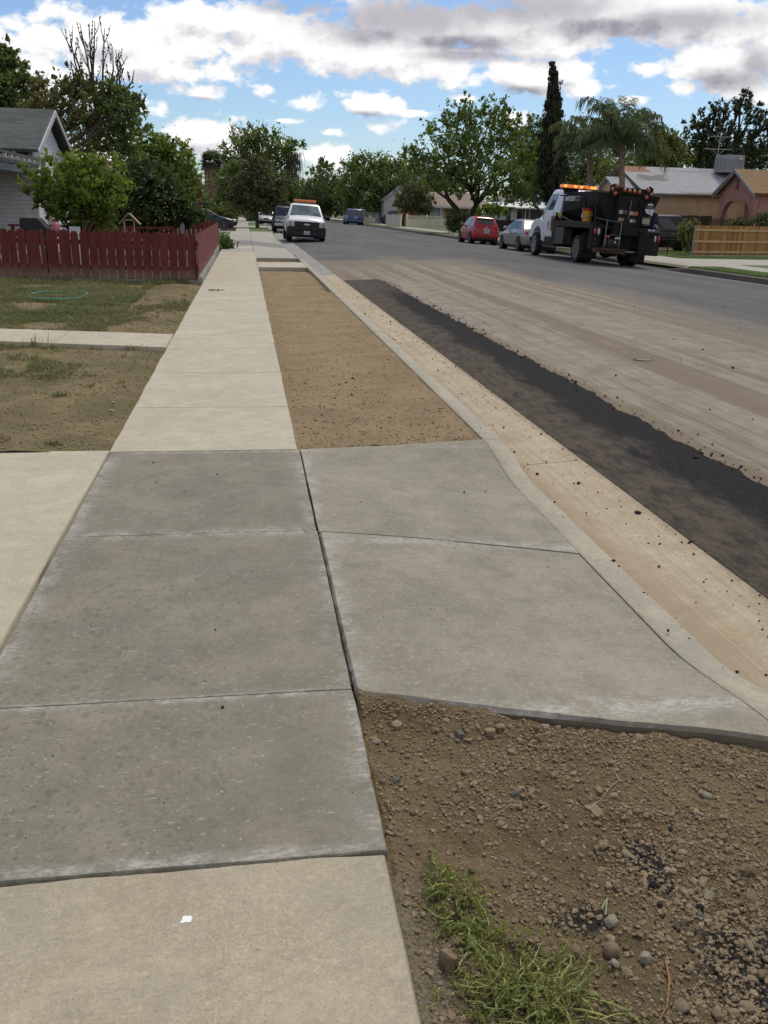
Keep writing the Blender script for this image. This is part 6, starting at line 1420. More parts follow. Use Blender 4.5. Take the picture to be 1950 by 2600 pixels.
f = thing('vinyl_fence', 'dull cream vinyl gate run left of the lattice fence', 'fence', (15.95, 105.4, 0), -1.558)
mb = MB(); mb.box((4.6, 0, .56), (9.0, .05, 1.02)); mb.box((4.6, 0, 1.07), (9.0, .08, .08)); mb.build('panel', M_('cream_vinyl_dull', (.64, .58, .50), .5, .08, 2.0), f)
for x in (0.0, 4.6, 9.3):
    mb = MB(); mb.box((x, 0, .6), (.15, .15, 1.2)); mb.build('post', CREAM, f)
def scallop(mb_, n, x0, dx, z): 
    for i in range(n): mb_.ball((x0 + i * dx, 0, z), .06, nu=6, nv=4)
mb = MB(); scallop(mb, 8, .6, 1.1, 1.17); mb.build('cap', WHITE_PAINT, f, smooth=60)
f = thing('chain_link_fence', 'grey chain link fence beyond the blue minivan', 'fence', (15.2, 106.5, 0), math.pi / 2)
mb = MB()
for i in range(7): mb.tube([(i * 3.0, 0, 0), (i * 3.0, 0, 1.3)], .035, 6)
mb.build('post', STEEL, f); mb = MB(); mb.tube([(0, 0, 1.28), (18, 0, 1.28)], .025, 6); mb.build('rail', STEEL, f)
mb = MB(); x = -1.2
while x < 18:
    for s in (-1, 1): mb.box((x + .6, .004 * s, .65), (.010, .006, 1.7), ry=s * .78)
    x += .22
mb.build('mesh', M_('chain_link', (.22, .235, .225), .5), f)
t = thing('utility_pole', 'wooden utility pole by the chain link fence', 'pole', (14.7, 121, 0)); mb = MB(); mb.tube([(0, 0, 0), (0, 0, 7)], [.15, .11], 8); mb.build('shaft', BARK, t, smooth=60); mb = MB(); mb.box((0, 0, 6.5), (2.2, .1, .12)); mb.build('crossarm', BARK, t)
t = thing('slim_far_pole', 'thin distant pole under the hanging dead strands', 'pole', (7.4, 160, 0)); mb = MB(); mb.tube([(0, 0, 0), (0, 0, 8.5)], [.13, .10], 8); mb.build('shaft', BARK_DK, t)
# ------------------------------------------------------------------ vehicles
def section(y, zl, zh, w, crown=.03):
    """right half of a body section from the sill up, then mirrored"""
    h = zh - zl
    half = [(w * .84, zl), (w * .95, zl + .05), (w, zl + .30 * h), (w, zl + .58 * h), (w * .965, zl + .86 * h), (w * .90, zh - .012), (w * .55, zh + crown * .75)]
    return [Vector((x, y, z)) for x, z in half] + [Vector((0, y, zh + crown))] + [Vector((-x, y, z)) for x, z in reversed(half)]
def bil(q, u, v): return q[0].lerp(q[1], u).lerp(q[3].lerp(q[2], u), v)
def panel(mb, q, u0, u1, v0, v1, out, th=.012, mi=0):
    """thin raised panel on the quad q (corners in order), out: outward direction"""
    n = (q[1] - q[0]).cross(q[3] - q[0]).normalized()
    if n.dot(out) < 0: n = -n
    p = [bil(q, u0, v0), bil(q, u1, v0), bil(q, u1, v1), bil(q, u0, v1)]
    mb.hexa([a - n * .01 for a in p], [a + n * th for a in p], mi)
def cyl_x(mb, x0, x1, y, z, r, n=20, mi=0):
    mb.prism([(y + r * math.cos(2 * math.pi * k / n), z + r * math.sin(2 * math.pi * k / n)) for k in range(n)], 'x', x0, x1, mi)
def wheel(parent, x, y, r, wd, side, rim_mat=ALLOY, spokes=5, rim_r=.66, white=False):
    mb = MB(); prof = [(-wd / 2, r * .72), (-wd / 2, r * .95), (-wd * .36, r), (wd * .36, r), (wd / 2, r * .95), (wd / 2, r * .72)]
    n = 24; rings = []
    for k in range(n):
        a = 2 * math.pi * k / n; rings.append([Vector((x + s, y + q * math.cos(a), r + q * math.sin(a))) for s, q in prof])
    rings.append(rings[0]); mb.loft(rings, caps=False); wo_ = thing_part(parent, 'wheel')
    to = mb.build('tyre', BLACK_RUBBER, wo_, smooth=40)
    rm = MB(); xf = x + side * wd * .34
    cyl_x(rm, xf - side * .02, xf - side * .015, y, r, r * .73, 20)
    rb = MB()
    nn = 24; ro, ri = r * .74, r * rim_r * .93; rr = [[Vector((xf + side * d, y + q * math.cos(2 * math.pi * k / nn), r + q * math.sin(2 * math.pi * k / nn))) for d, q in ((-.02, ro), (.03, ro), (.02, ri), (-.02, ri))] for k in range(nn)]; rr.append(rr[0]); rb.loft(rr, caps=False)
    for k in range(spokes):
        a = 2 * math.pi * (k + .25) / spokes; ca, sa = math.cos(a), math.sin(a); w_ = r * (.14 if spokes < 8 else .07)
        p = [(y + w_ * -sa * .8, r + w_ * ca * .8), (y + w_ * sa * .8, r - w_ * ca * .8), (y + ri * 1.02 * ca + w_ * sa, r + ri * 1.02 * sa - w_ * ca), (y + ri * 1.02 * ca - w_ * sa, r + ri * 1.02 * sa + w_ * ca)]
        rb.prism(p, 'x', min(xf, xf + side * .022), max(xf, xf + side * .022))
    cyl_x(rb, min(xf, xf + side * .035), max(xf, xf + side * .035), y, r, r * .16, 12)
    rb.build('rim', rim_mat, wo_, smooth=40); rm.build('brake_disc', BLACK_PLASTIC, wo_)
    return wo_
def thing_part(parent, name):
    o = bpy.data.objects.new(name, None); COL.objects.link(o); o.parent = parent; o.empty_display_size = .1; return o
def text_mesh(s, size, mat, parent, loc, rot, name='lettering', shear=0.0, ext=.004):
    cu = bpy.data.curves.new(name, 'FONT'); cu.body = s; cu.size = size; cu.extrude = ext; cu.align_x = 'CENTER'; cu.align_y = 'CENTER'; cu.shear = shear
    tmp = bpy.data.objects.new('tmp', cu); COL.objects.link(tmp); dg = bpy.context.evaluated_depsgraph_get(); me = bpy.data.meshes.new_from_object(tmp.evaluated_get(dg)); bpy.data.objects.remove(tmp)
    me.materials.clear(); me.materials.append(mat); o = bpy.data.objects.new(name, me); COL.objects.link(o); o.parent = parent; o.location = loc; o.rotation_euler = rot; return o
def plate(parent, x, y, z, face, w=.31, h=.16):
    mb = MB(); mb.box((x, y, z), (w, .015, h)); po = mb.build('licence_plate', PLATE, parent)
    mb = MB()
    for k in range(7): mb.box((x - .115 + k * .038, y + face * .010, z - .01), (.022, .006, .065))
    mb.box((x, y + face * .010, z + .055), (.12, .006, .022)); mb.build('characters', PLATE_INK, po); return po
def car(name, label, cat, loc, rz, tilt, S, group=None):
    t = thing(name, label, cat, loc, rz, group, tilt); pm = S['paint']
    mb = MB(); mb.loft([section(*q) for q in S['body']]); bo = mb.build('body', pm, t, smooth=42)
    yb0, yb1, zb, wb, yt0, yt1, zt, wt = S['cabin']
    gq = lambda f, s=0.0: [Vector((sx * (wb + (wt - wb) * f - s), (yb0 + (yt0 - yb0) * f + s) if e == 0 else (yb1 + (yt1 - yb1) * f - s), zb + (zt - zb) * f)) for sx, e in ((-1, 0), (1, 0), (1, 1), (-1, 1))]
    r0, r1 = gq(0), gq(.86); r2 = gq(.95, .05); r3 = gq(1.0, .18); mb = MB(); mb.loft([r0, r1, r2, r3]); mb.build('roof', pm, t, smooth=50, bevel=S.get('cb', .035))
    q_back = [r0[0], r0[1], r1[1], r1[0]]; q_front = [r0[3], r0[2], r1[2], r1[3]]; q_l = [r0[0], r0[3], r1[3], r1[0]]; q_r = [r0[1], r0[2], r1[2], r1[1]]
    mb = MB(); panel(mb, q_front, .06, .94, .06, .97, Vector((0, 1, .3))); mb.build('windshield', S.get('wind', GLASS), t)
    mb = MB(); panel(mb, q_back, *S.get('rear_win', (.10, .90, .14, .92)), Vector((0, -1, .3))); mb.build('rear_window', GLASS, t)
    for q, o_ in ((q_l, Vector((-1, 0, .2))), (q_r, Vector((1, 0, .2)))):
        for (u0, u1) in S['side_win']:
            mb = MB(); panel(mb, q, u0, u1, .13, .93, o_); mb.build('side_window', GLASS, t)
    W = S['W']; r = S['r']
    for yw in S['axles']:
        for s in (-1, 1):
            mb = MB(); cyl_x(mb, s * (W - .28), s * (W + .006), yw, r + .01, r * 1.13, 24); mb.build('wheel_arch', BLACK_PLASTIC, t)
            wheel(t, s * (W - .085), yw, r, .20, s, S.get('rim', ALLOY), S.get('spokes', 5))
    mb = MB(); mb.box((0, (S['axles'][0] + S['axles'][1]) / 2, r * .85), (W * 1.7, abs(S['axles'][1] - S['axles'][0]) + .8, .22)); mb.build('underbody', BLACK_PLASTIC, t)
    for s in (-1, 1):
        mb = MB(); mx = S.get('mirror', (W - .02, yb1 - .35, zb + .08)); mb.ball((s * (mx[0] + .09), mx[1], mx[2]), (.11, .055, .075)); mb.build('mirror', S.get('mirror_mat', pm), t, smooth=60)
    return t

# white work pickup with the amber bar, facing the viewer
WHITE_P = paint('truck_white', (.72, .73, .75))
WIND = M_('pale_windshield', (.185, .225, .215), .08, .35, 1.2, spec=.7)
S = dict(paint=WHITE_P, W=1.0, r=.385, axles=(-1.75, 1.85), spokes=8, rim=STEEL,
         body=[(-2.85, .55, 1.20, .90), (-2.80, .42, 1.26, .97), (-1.2, .38, 1.27, 1.0), (.2, .36, 1.25, 1.0), (1.25, .36, 1.28, 1.0), (1.6, .36, 1.275, .99, .05), (2.35, .40, 1.19, .98, .05), (2.66, .48, 1.07, .955, .045), (2.74, .60, .99, .90, .03)],
         cabin=(-.45, 1.45, 1.25, .95, -.30, .70, 1.92, .74), side_win=((.08, .70),), wind=WIND, mirror=(.98, 1.12, 1.30), mirror_mat=BLACK_PLASTIC)
t = car('pickup_truck', 'white work pickup truck with an orange light bar parked facing the viewer', 'pickup truck', (3.13, 51.3, road_z(3.1) + .01), math.pi, .044, S)
mb = MB(); mb.box((0, 2.74, .875), (1.28, .06, .28)); go = mb.build('grille', BLACK_PLASTIC, t, bevel=.01)
mb = MB(); mb.box((0, 2.775, .875), (1.26, .02, .03)); mb.build('grille_bar', M_('dark_grille_bar', (.05, .05, .05), .4), go)
mb = MB(); mb.prism([(-.15, .85), (-.05, .85), (-.05, .835), (.06, .835), (.06, .85), (.16, .865), (.15, .905), (.05, .905), (.05, .92), (-.06, .92), (-.06, .905), (-.16, .89)], 'y', 2.77, 2.80); mb.build('emblem', M_('emblem_gold', (.72, .66, .46), .35, .05, metal=.4), go)
for s in (-1, 1):
    mb = MB(); mb.box((s * .80, 2.70, .875), (.31, .10, .30)); hl = mb.build('headlight', HEADLAMP, t, bevel=.02)
    mb = MB(); mb.box((s * .87, 2.755, .86), (.10, .012, .22)); mb.build('turn_lens', lamp_glass('turn_lens_dull', (.45, .24, .12)), hl)
mb = MB(); mb.box((0, 2.78, .545), (1.98, .22, .44)); mb.box((0, 2.72, .32), (1.84, .2, .14)); bo = mb.build('front_bumper', BLACK_PLASTIC, t, bevel=.03)
mb = MB(); mb.box((0, 2.897, .60), (1.5, .02, .05)); mb.build('bumper_groove', M_('bumper_groove', (.008, .008, .008), .7), bo)
plate(t, 0, 2.905, .47, 1); mb = MB(); mb.box((0, 2.3, .16), (1.1, .06, .07)); mb.build('crossmember', STEEL, t)
lb = thing_part(t, 'light_bar')
mb = MB(); mb.box((0, .22, 1.96), (1.18, .26, .06)); mb.build('base', BLACK_PLASTIC, lb)
mb = MB(); mb.box((0, .22, 2.05), (1.22, .28, .13)); mb.build('amber_lens', AMBER, lb, bevel=.03)
mb = MB(); mb.box((0, .22, 2.03), (.05, .30, .10)); mb.build('divider', AMBER_DARK, lb)
for x in (-.35, .35):
    mb = MB(); mb.tube([(x + .3, 1.50, 1.23), (x - .28, 1.45, 1.29)], .012, 5); mb.build('wiper', BLACK_PLASTIC, t)
for x in (-.38, .38):
    mb = MB(); mb.box((x, .15, 1.42), (.44, .12, .45)); mb.build('seat', BLACK_PLASTIC, t, bevel=.05)
# dark SUV behind it
S = dict(paint=paint('suv_dark', (.012, .016, .022), (.03, .03, .03), coat=.08), W=.98, r=.38, axles=(-1.5, 1.45), spokes=5,
         body=[(-2.45, .5, 1.05, .86), (-2.4, .38, 1.12, .95), (0, .34, 1.14, .98), (1.2, .34, 1.12, .98), (1.9, .36, 1.08, .95), (2.3, .42, 1.0, .92), (2.42, .55, .92, .84)],
         cabin=(-2.36, 1.15, 1.06, .93, -2.1, .45, 1.80, .74), side_win=((.04, .30), (.33, .60), (.63, .90)))
t = car('sport_utility_vehicle', 'dark blue black sport utility vehicle parked behind the white pickup', 'suv', (2.95, 69.6, road_z(2.9) + .01), math.pi, .044, S)
mb = MB(); mb.box((0, 2.42, .80), (1.0, .05, .20)); mb.build('grille', CHROME, t); mb = MB(); mb.box((0, 2.45, .52), (1.8, .18, .20)); mb.build('front_bumper', CHROME, t, bevel=.03)
for s in (-1, 1): mb = MB(); mb.box((s * .70, 2.40, .82), (.30, .06, .20)); mb.build('headlight', HEADLAMP, t)
plate(t, .0, 2.56, .52, 1)
# far cars on the left kerb
SED = lambda p, L=2.25, W=.90, zt=1.45: dict(paint=p, W=W, r=.32, axles=(-1.32, 1.38), spokes=7,
         body=[(-L, .45, .80, .66), (-L + .08, .30, .92, .80), (-1.6, .22, .97, W), (-.9, .20, .96, W), (.6, .20, .93, W), (1.1, .22, .91, W), (1.7, .26, .80, W * .96), (L - .12, .32, .68, W * .86), (L, .40, .60, W * .66)],
         cabin=(-1.75, 1.15, .90, W * .93, -1.05, .25, zt, W * .68), side_win=((.12, .50), (.53, .90)))
t = car('parked_car', 'silver sedan facing the viewer far up the left kerb', 'car', (2.1, 97.0, road_z(2.5)), math.pi, .044, SED(paint('silver_far', (.40, .40, .41), metal=.5)))
mb = MB(); mb.box((0, 2.22, .62), (.6, .06, .14)); mb.build('grille', BLACK_PLASTIC, t)
for s in (-1, 1): mb = MB(); mb.ball((s * .62, 2.12, .68), (.16, .08, .10)); mb.build('headlight', HEADLAMP, t, smooth=60)
mb = MB(); mb.box((0, 2.24, .36), (1.5, .08, .12)); mb.build('front_bumper', BLACK_PLASTIC, t)
t = car('parked_car', 'white van-like car just beyond the silver sedan on the left kerb', 'car', (2.2, 110.0, road_z(2.5)), math.pi, .044, SED(paint('white_far', (.62, .64, .66)), zt=1.7))
for s in (-1, 1): mb = MB(); mb.ball((s * .62, 2.12, .68), (.16, .08, .10)); mb.build('headlight', HEADLAMP, t, smooth=60)

# dark green sedan standing across the sidewalk
S = SED(paint('sedan_green', (.006, .026, .028), (.015, .025, .025), coat=.08), 2.3, .90, 1.40); S['r'] = .335
t = car('parked_car', 'dark green sedan nosing out of a driveway across the far sidewalk', 'sedan', (-2.85, 66.0, .01), -math.pi / 2, 0, S)
for s in (-1, 1): mb = MB(); mb.ball((s * .66, 2.08, .66), (.14, .16, .10)); mb.build('headlight', HEADLAMP, t, smooth=60)
mb = MB(); mb.box((0, 2.27, .58), (.75, .06, .16)); mb.build('grille', CHROME, t)
for s in (-1, 1): mb = MB(); mb.box((s * .905, -.2, .62), (.012, 2.4, .03)); mb.build('side_strip', M_('green_strip', (.008, .025, .03), .3), t)

# red hatchback
S = dict(paint=paint('hatch_red', (.33, .012, .020), (.20, .06, .05)), W=.80, r=.31, axles=(-1.12, 1.18), spokes=6, rim=STEEL,
         body=[(-1.78, .38, .72, .62), (-1.73, .28, .84, .74), (-1.45, .22, .93, .79), (-.6, .19, .94, .81), (.5, .19, .92, .81), (.95, .20, .90, .80), (1.35, .24, .82, .77), (1.66, .30, .68, .67), (1.77, .40, .58, .48)],
         cabin=(-1.70, 1.08, .88, .755, -1.22, .26, 1.50, .53), side_win=((.05, .32), (.36, .90)), rear_win=(.13, .87, .40, .92), cb=.07, mirror=(.76, .58, .98))
t = car('parked_car', 'small rounded red hatchback parked on the right, seen from behind', 'hatchback', (13.42, 52.9, road_z(13.4)), .012, -.0, S)
t.rotation_euler = (Matrix.Rotation(.05, 3, 'Y') @ Matrix.Rotation(.012, 3, 'Z')).to_euler()
for s in (-1, 1):
    mb = MB(); mb.box((s * .66, -1.725, .80), (.135, .10, .25)); tl = mb.build('tail_light', RED_LAMP, t, bevel=.03); mb = MB(); mb.box((s * .66, -1.785, .79), (.05, .01, .13)); mb.build('inner_lens', M_('pink_lens', (.62, .30, .28), .3), tl)
    mb = MB(); mb.box((s * .56, -1.775, .47), (.24, .03, .05)); mb.build('reflector', M_('dark_red', (.12, .01, .012), .4), t)
plate(t, 0, -1.80, .70, -1); mb = MB(); mb.box((0, -1.80, .815), (.40, .03, .035)); mb.build('plate_trim', CHROME, t); mb = MB(); cyl = mb.ball((0, -1.765, .90), (.045, .02, .045)); mb.build('badge', CHROME, t, smooth=60)
mb = MB(); mb.box((0, -1.72, .50), (1.50, .20, .24)); mb.build('rear_bumper', S['paint'], t, bevel=.06); mb = MB(); mb.box((0, -1.74, .31), (1.15, .14, .10)); mb.build('valance', BLACK_PLASTIC, t, bevel=.02)
mb = MB(); mb.tube([(-.35, -1.80, .30), (-.35, -1.6, .30)], .035, 8); mb.build('exhaust', CHROME, t); mb = MB(); mb.box((0, -1.33, 1.475), (1.0, .16, .03)); mb.build('roof_spoiler', S['paint'], t, bevel=.01)
mb = MB(); mb.tube([(0, -1.72, .99), (.22, -1.68, 1.05)], .012, 5); mb.build('wiper', BLACK_PLASTIC, t)
# beige silver sedan
PB = paint('sedan_beige', (.26, .235, .215), (.24, .21, .18), metal=.25)
S = dict(paint=PB, W=.90, r=.325, axles=(-1.36, 1.36), spokes=5,
         body=[(-2.28, .45, .85, .64), (-2.2, .30, .98, .79), (-1.7, .23, 1.03, .88), (-.9, .20, 1.01, .905), (.5, .20, .95, .905), (1.1, .21, .92, .90), (1.7, .25, .81, .86), (2.12, .32, .66, .74), (2.26, .42, .56, .52)],
         cabin=(-1.95, 1.35, .92, .84, -.95, .12, 1.46, .60), side_win=((.16, .38), (.41, .62), (.65, .90)), mirror=(.88, .72, 1.0))
t = car('parked_car', 'silver beige sedan parked between the red hatchback and the work truck', 'sedan', (13.60, 43.85, road_z(13.6)), .012, 0, S); t.rotation_euler = (Matrix.Rotation(.05, 3, 'Y') @ Matrix.Rotation(.012, 3, 'Z')).to_euler()
for s in (-1, 1):
    mb = MB(); mb.ball((s * .70, 1.98, .66), (.12, .22, .09)); mb.build('headlight', HEADLAMP, t, smooth=60); mb = MB(); mb.ball((s * .72, -2.12, .84), (.12, .14, .09)); mb.build('tail_light', RED_LAMP, t, smooth=60)
    mb = MB(); mb.hexa([Vector((s * .905, -1.0, .80)), Vector((s * .915, -1.0, .80)), Vector((s * .912, 1.3, .66)), Vector((s * .90, 1.3, .66))], [Vector((s * .90, -1.0, .825)), Vector((s * .915, -1.0, .825)), Vector((s * .912, 1.3, .685)), Vector((s * .90, 1.3, .685))]); mb.build('side_crease', M_('crease_dark', (.20, .18, .165), .4), t)
    for y in (.1, -.85): mb = MB(); mb.box((s * .915, y - .2, .80), (.03, .17, .03)); mb.build('door_handle', PB, t)
    mb = MB(); mb.box((s * .90, -.1, .30), (.02, 1.9, .05)); mb.build('sill_strip', CHROME, t)
# blue minivan, far right
S = dict(paint=paint('van_blue', (.030, .085, .215), (.10, .12, .16)), W=.96, r=.34, axles=(-1.5, 1.5), spokes=6,
         body=[(-2.4, .42, .90, .78), (-2.34, .30, 1.0, .92), (-1.5, .25, 1.02, .96), (1.2, .24, .98, .96), (1.9, .28, .86, .90), (2.3, .36, .72, .74), (2.42, .45, .64, .55)],
         cabin=(-2.34, 1.75, .95, .91, -2.02, .55, 1.74, .70), side_win=((.04, .28), (.31, .58), (.61, .90)), rear_win=(.09, .91, .12, .92))
t = car('parked_car', 'blue minivan parked on the far right kerb, seen from behind', 'minivan', (12.35, 107.5, road_z(12.4)), .0, 0.04, S)
plate(t, 0, -2.42, .80, -1, .36, .17); mb = MB(); mb.box((0, -2.36, .48), (1.80, .18, .20)); mb.build('rear_bumper', M_('bumper_blue_grey', (.12, .15, .20), .5), t, bevel=.04)
for s in (-1, 1): mb = MB(); mb.box((s * .86, -2.32, .95), (.14, .10, .30)); mb.build('tail_light', RED_LAMP, t)
# grey brown pickup, farther
S = dict(paint=paint('pickup_tan', (.155, .13, .105), (.2, .17, .13)), W=.98, r=.38, axles=(-1.6, 1.7), spokes=6, body=[(-2.7, .5, 1.05, .88), (-2.65, .42, 1.12, .95), (0, .40, 1.12, .98), (1.4, .40, 1.10, .98), (2.4, .45, 1.02, .92), (2.6, .55, .92, .82)], cabin=(-.5, 1.35, 1.06, .92, -.3, .65, 1.80, .74), side_win=((.08, .55), (.58, .9)))
t = car('pickup_truck', 'dull brown pickup truck far up the right kerb, tailgate to the viewer', 'pickup truck', (11.65, 142.5, road_z(11.6)), 0, .04, S)
mb = MB(); mb.box((0, -2.74, .50), (1.8, .14, .16)); mb.build('rear_bumper', CHROME, t); plate(t, 0, -2.83, .52, -1, .36, .17)
for s in (-1, 1): mb = MB(); mb.box((s * .86, -2.70, .88), (.14, .06, .30)); mb.build('tail_light', RED_LAMP, t)
mb = MB(); mb.box((0, -.75, 1.45), (1.5, .05, .04)); mb.box((0, -.75, 1.30), (1.5, .05, .03)); mb.build('bed_rack', STEEL, t)
car('parked_car', 'pale car just showing left of the far brown pickup truck', 'car', (10.6, 160.0, road_z(11)), 0, .03, SED(paint('pale_far', (.45, .46, .47)), zt=1.6))
car('parked_car', 'dark blue car whose roof shows over the dull cream gate run', 'car', (18.6, 116.5, -.03), .9, 0, SED(paint('navy_far', (.02, .035, .06)), zt=1.62))
# black minivan on the lawn behind the work truck
S = dict(paint=paint('van_black', (.005, .005, .006), (.012, .012, .012), coat=.05), W=.96, r=.34, axles=(-1.5, 1.5), spokes=6,
         body=[(-2.45, .42, .95, .80), (-2.38, .30, 1.02, .92), (-1.5, .25, 1.04, .96), (1.2, .24, 1.0, .96), (1.9, .28, .90, .90), (2.3, .36, .76, .74), (2.45, .45, .66, .55)],
         cabin=(-2.38, 1.95, .97, .92, -2.1, .75, 1.76, .70), side_win=((.05, .26), (.29, .50), (.54, .74)))
t = car('parked_car', 'black minivan parked side-on on the lawn behind the work truck', 'minivan', (20.9, 45.0, -.03), -math.pi / 2 - .06, 0, S)
for s in (-1, 1):
    mb = MB(); mb.box((s * .965, -.2, .58), (.02, 2.6, .035)); mb.build('side_strip', M_('black_strip', (.06, .06, .06), .4), t)
    mb = MB(); mb.ball((s * .66, 2.22, .72), (.14, .16, .09)); mb.build('headlight', HEADLAMP, t, smooth=60)
    for yy in (-.75, .35): mb = MB(); mb.box((s * .968, yy, .86), (.03, .16, .03)); mb.build('door_handle', CHROME, t)

# ------------------------------------------------------------------ asphalt patch truck
BLK = M_('hopper_black', (.0075, .0075, .008), .75, .25, 4.0, col2=(.013, .012, .011), spec=.22); BLK2 = M_('frame_black', (.012, .0115, .011), .8, .3, 6.0, col2=(.022, .019, .016), spec=.2); DUSTY = M_('dusty_black', (.028, .026, .024), .85, .3, 5.0, col2=(.055, .046, .037), spec=.2)
T = thing('work_truck', 'white cab work truck with black asphalt hopper and amber arrow lamps on the right', 'truck', (13.15, 34.85, road_z(13.15)))
T.rotation_euler = (Matrix.Rotation(.048, 3, 'Y') @ Matrix.Rotation(.0, 3, 'Z')).to_euler()
CABW = paint('cab_white', (.66, .68, .72))
# frame rails, axles
mb = MB()
for s in (-1, 1): mb.box((s * .42, 0, .72), (.10, 7.4, .24))
mb.box((0, -2.25, .48), (1.7, .16, .16)); mb.ball((0, -2.25, .46), (.26, .26, .24)); mb.box((0, 2.9, .48), (1.6, .14, .14)); mb.box((0, 1.6, .62), (.7, 1.6, .36)); mb.build('frame', BLK2, T)
# wheels
RIMW = M_('truck_wheel', (.42, .42, .43), .4, .2, 10.0, metal=.5); RIMD = M_('truck_wheel_dirty', (.20, .19, .18), .6, .3, 8.0)
for s in (-1, 1):
    wheel(T, s * 1.03, 2.9, .47, .26, s, RIMW, 8, .60); wheel(T, s * 1.06, -2.25, .48, .26, s, RIMD, 10, .55); wheel(T, s * .76, -2.25, .48, .26, s, RIMD, 10, .55)
# cab: lower body with doors, glasshouse, hood, fenders
cb = thing_part(T, 'cab')
mb = MB(); mb.loft([[Vector(p) for p in ((-.96, y, zl), (-1.0, y, zl + .12), (-1.0, y, 1.45), (-.97, y, zh), (.97, y, zh), (1.0, y, 1.45), (1.0, y, zl + .12), (.96, y, zl))] for y, zl, zh in ((.60, .62, 1.80), (.66, .58, 1.83), (2.35, .58, 1.83), (2.62, .75, 1.80))]); mb.build('cab_body', CABW, cb, smooth=40)
lo = [(-.97, .62), (.97, .62), (.97, 2.72), (-.97, 2.72)]; hi = [(-.83, .70), (.83, .70), (.83, 2.10), (-.83, 2.10)]
r0 = [Vector((x, y, 1.79)) for x, y in lo]; r1 = [Vector((x, y, 2.52)) for x, y in hi]; r2 = [Vector((x * .96, 1.6 + (y - 1.6) * .92, 2.60)) for x, y in hi]; r3 = [Vector((x * .80, 1.6 + (y - 1.6) * .72, 2.64)) for x, y in hi]
mb = MB(); mb.loft([r0, r1, r2, r3]); mb.build('cab_roof', CABW, cb, smooth=50, bevel=.04)
ql, qr, qf, qb = [r0[0], r0[3], r1[3], r1[0]], [r0[1], r0[2], r1[2], r1[1]], [r0[3], r0[2], r1[2], r1[3]], [r0[0], r0[1], r1[1], r1[0]]
SKYGLASS = M_('cab_glass', (.10, .125, .145), .06, .3, 2.0, spec=.9)
for q, o_ in ((ql, Vector((-1, 0, .2))), (qr, Vector((1, 0, .2)))):
    mb = MB(); panel(mb, q, .40, .93, .05, .90, o_); mb.build('side_window', SKYGLASS, cb)
mb = MB(); panel(mb, qf, .06, .94, .06, .94, Vector((0, 1, .3))); mb.build('windshield', GLASS, cb); mb = MB(); panel(mb, qb, .2, .8, .2, .8, Vector((0, -1, .1))); mb.build('rear_window', GLASS, cb)
for s in (-1, 1):
    mb = MB(); mb.box((s * 1.002, 2.46, 1.2), (.012, .018, 1.15)); mb.box((s * 1.002, 1.22, 1.2), (.012, .018, 1.15)); mb.build('door_gap', M_('door_gap', (.14, .145, .16), .7), cb); mb = MB(); mb.box((s * 1.012, 1.36, 1.55), (.03, .18, .05)); mb.build('door_handle', BLACK_PLASTIC, cb)
mb = MB(); mb.loft([[Vector(p) for p in ((-w_, y, 1.0), (-w_, y, zh - .12), (-w_ * .85, y, zh), (w_ * .85, y, zh), (w_, y, zh - .12), (w_, y, 1.0))] for y, w_, zh in ((2.6, .88, 1.80), (3.2, .82, 1.72), (3.8, .74, 1.60), (4.02, .68, 1.45), (4.06, .62, 1.30))]); mb.build('hood', CABW, cb, smooth=50)
for s in (-1, 1):
    mb = MB(); pr_ = [(2.30, .62), (2.30, 1.38), (2.75, 1.48), (3.35, 1.46), (3.85, 1.28), (4.02, 1.0), (4.02, .72), (3.55, .72), (3.48, .98), (3.25, 1.13), (2.9, 1.18), (2.58, 1.08), (2.42, .88), (2.38, .62)]
    a_, b_ = (s * .60, s * 1.04); mb.prism(pr_, 'x', min(a_, b_), max(a_, b_)); mb.build('fender', CABW, cb, bevel=.03)
mb = MB(); mb.box((0, 4.10, .72), (2.1, .16, .26)); mb.build('front_bumper', CHROME, cb, bevel=.03); mb = MB(); mb.box((0, 4.06, 1.22), (1.1, .05, .36)); mb.build('grille', BLACK_PLASTIC, cb)
for s in (-1, 1): mb = MB(); mb.box((s * .78, 4.02, 1.12), (.32, .08, .20)); mb.build('headlight', HEADLAMP, cb, bevel=.02)
for s in (-1, 1):
    mb = MB(); mb.box((s * 1.27, 2.78, 2.14), (.17, .10, .52)); mo = mb.build('mirror', BLACK_PLASTIC, cb, bevel=.03); mb = MB(); mb.tube([(s * .98, 2.62, 1.72), (s * 1.16, 2.72, 1.82), (s * 1.25, 2.78, 1.95)], .05, 8); mb.build('mirror_arm', BLACK_PLASTIC, mo)
    mb = MB(); mb.box((s * 1.27, 2.72, 2.02), (.09, .012, .16)); mb.build('mirror_sticker', M_('mirror_face', (.30, .42, .42), .2), mo); mb = MB(); mb.box((s * 1.25, 2.722, 2.35), (.06, .012, .07)); mb.build('mirror_tab', WHITE_PAINT, mo)
# oval shield on the door: dark upper half, pale lower half
mb = MB(); el = [(1.72 + .085 * math.cos(a * math.pi / 14), 1.24 + .20 * math.sin(a * math.pi / 14)) for a in range(28)]; mb.prism(el, 'x', -1.010, -.995); so = mb.build('door_shield', M_('shield_navy', (.055, .075, .10), .5, .1), cb)
mb = MB(); mb.prism([(1.72 + .07 * math.cos(-a * math.pi / 10), 1.21 + .16 * math.sin(-a * math.pi / 10)) for a in range(11)], 'x', -1.016, -1.0); mb.prism([(1.68, 1.36), (1.72, 1.42), (1.76, 1.36)], 'x', -1.016, -1.0); mb.build('shield_lower', M_('shield_pale', (.30, .35, .40), .5, .1), so)
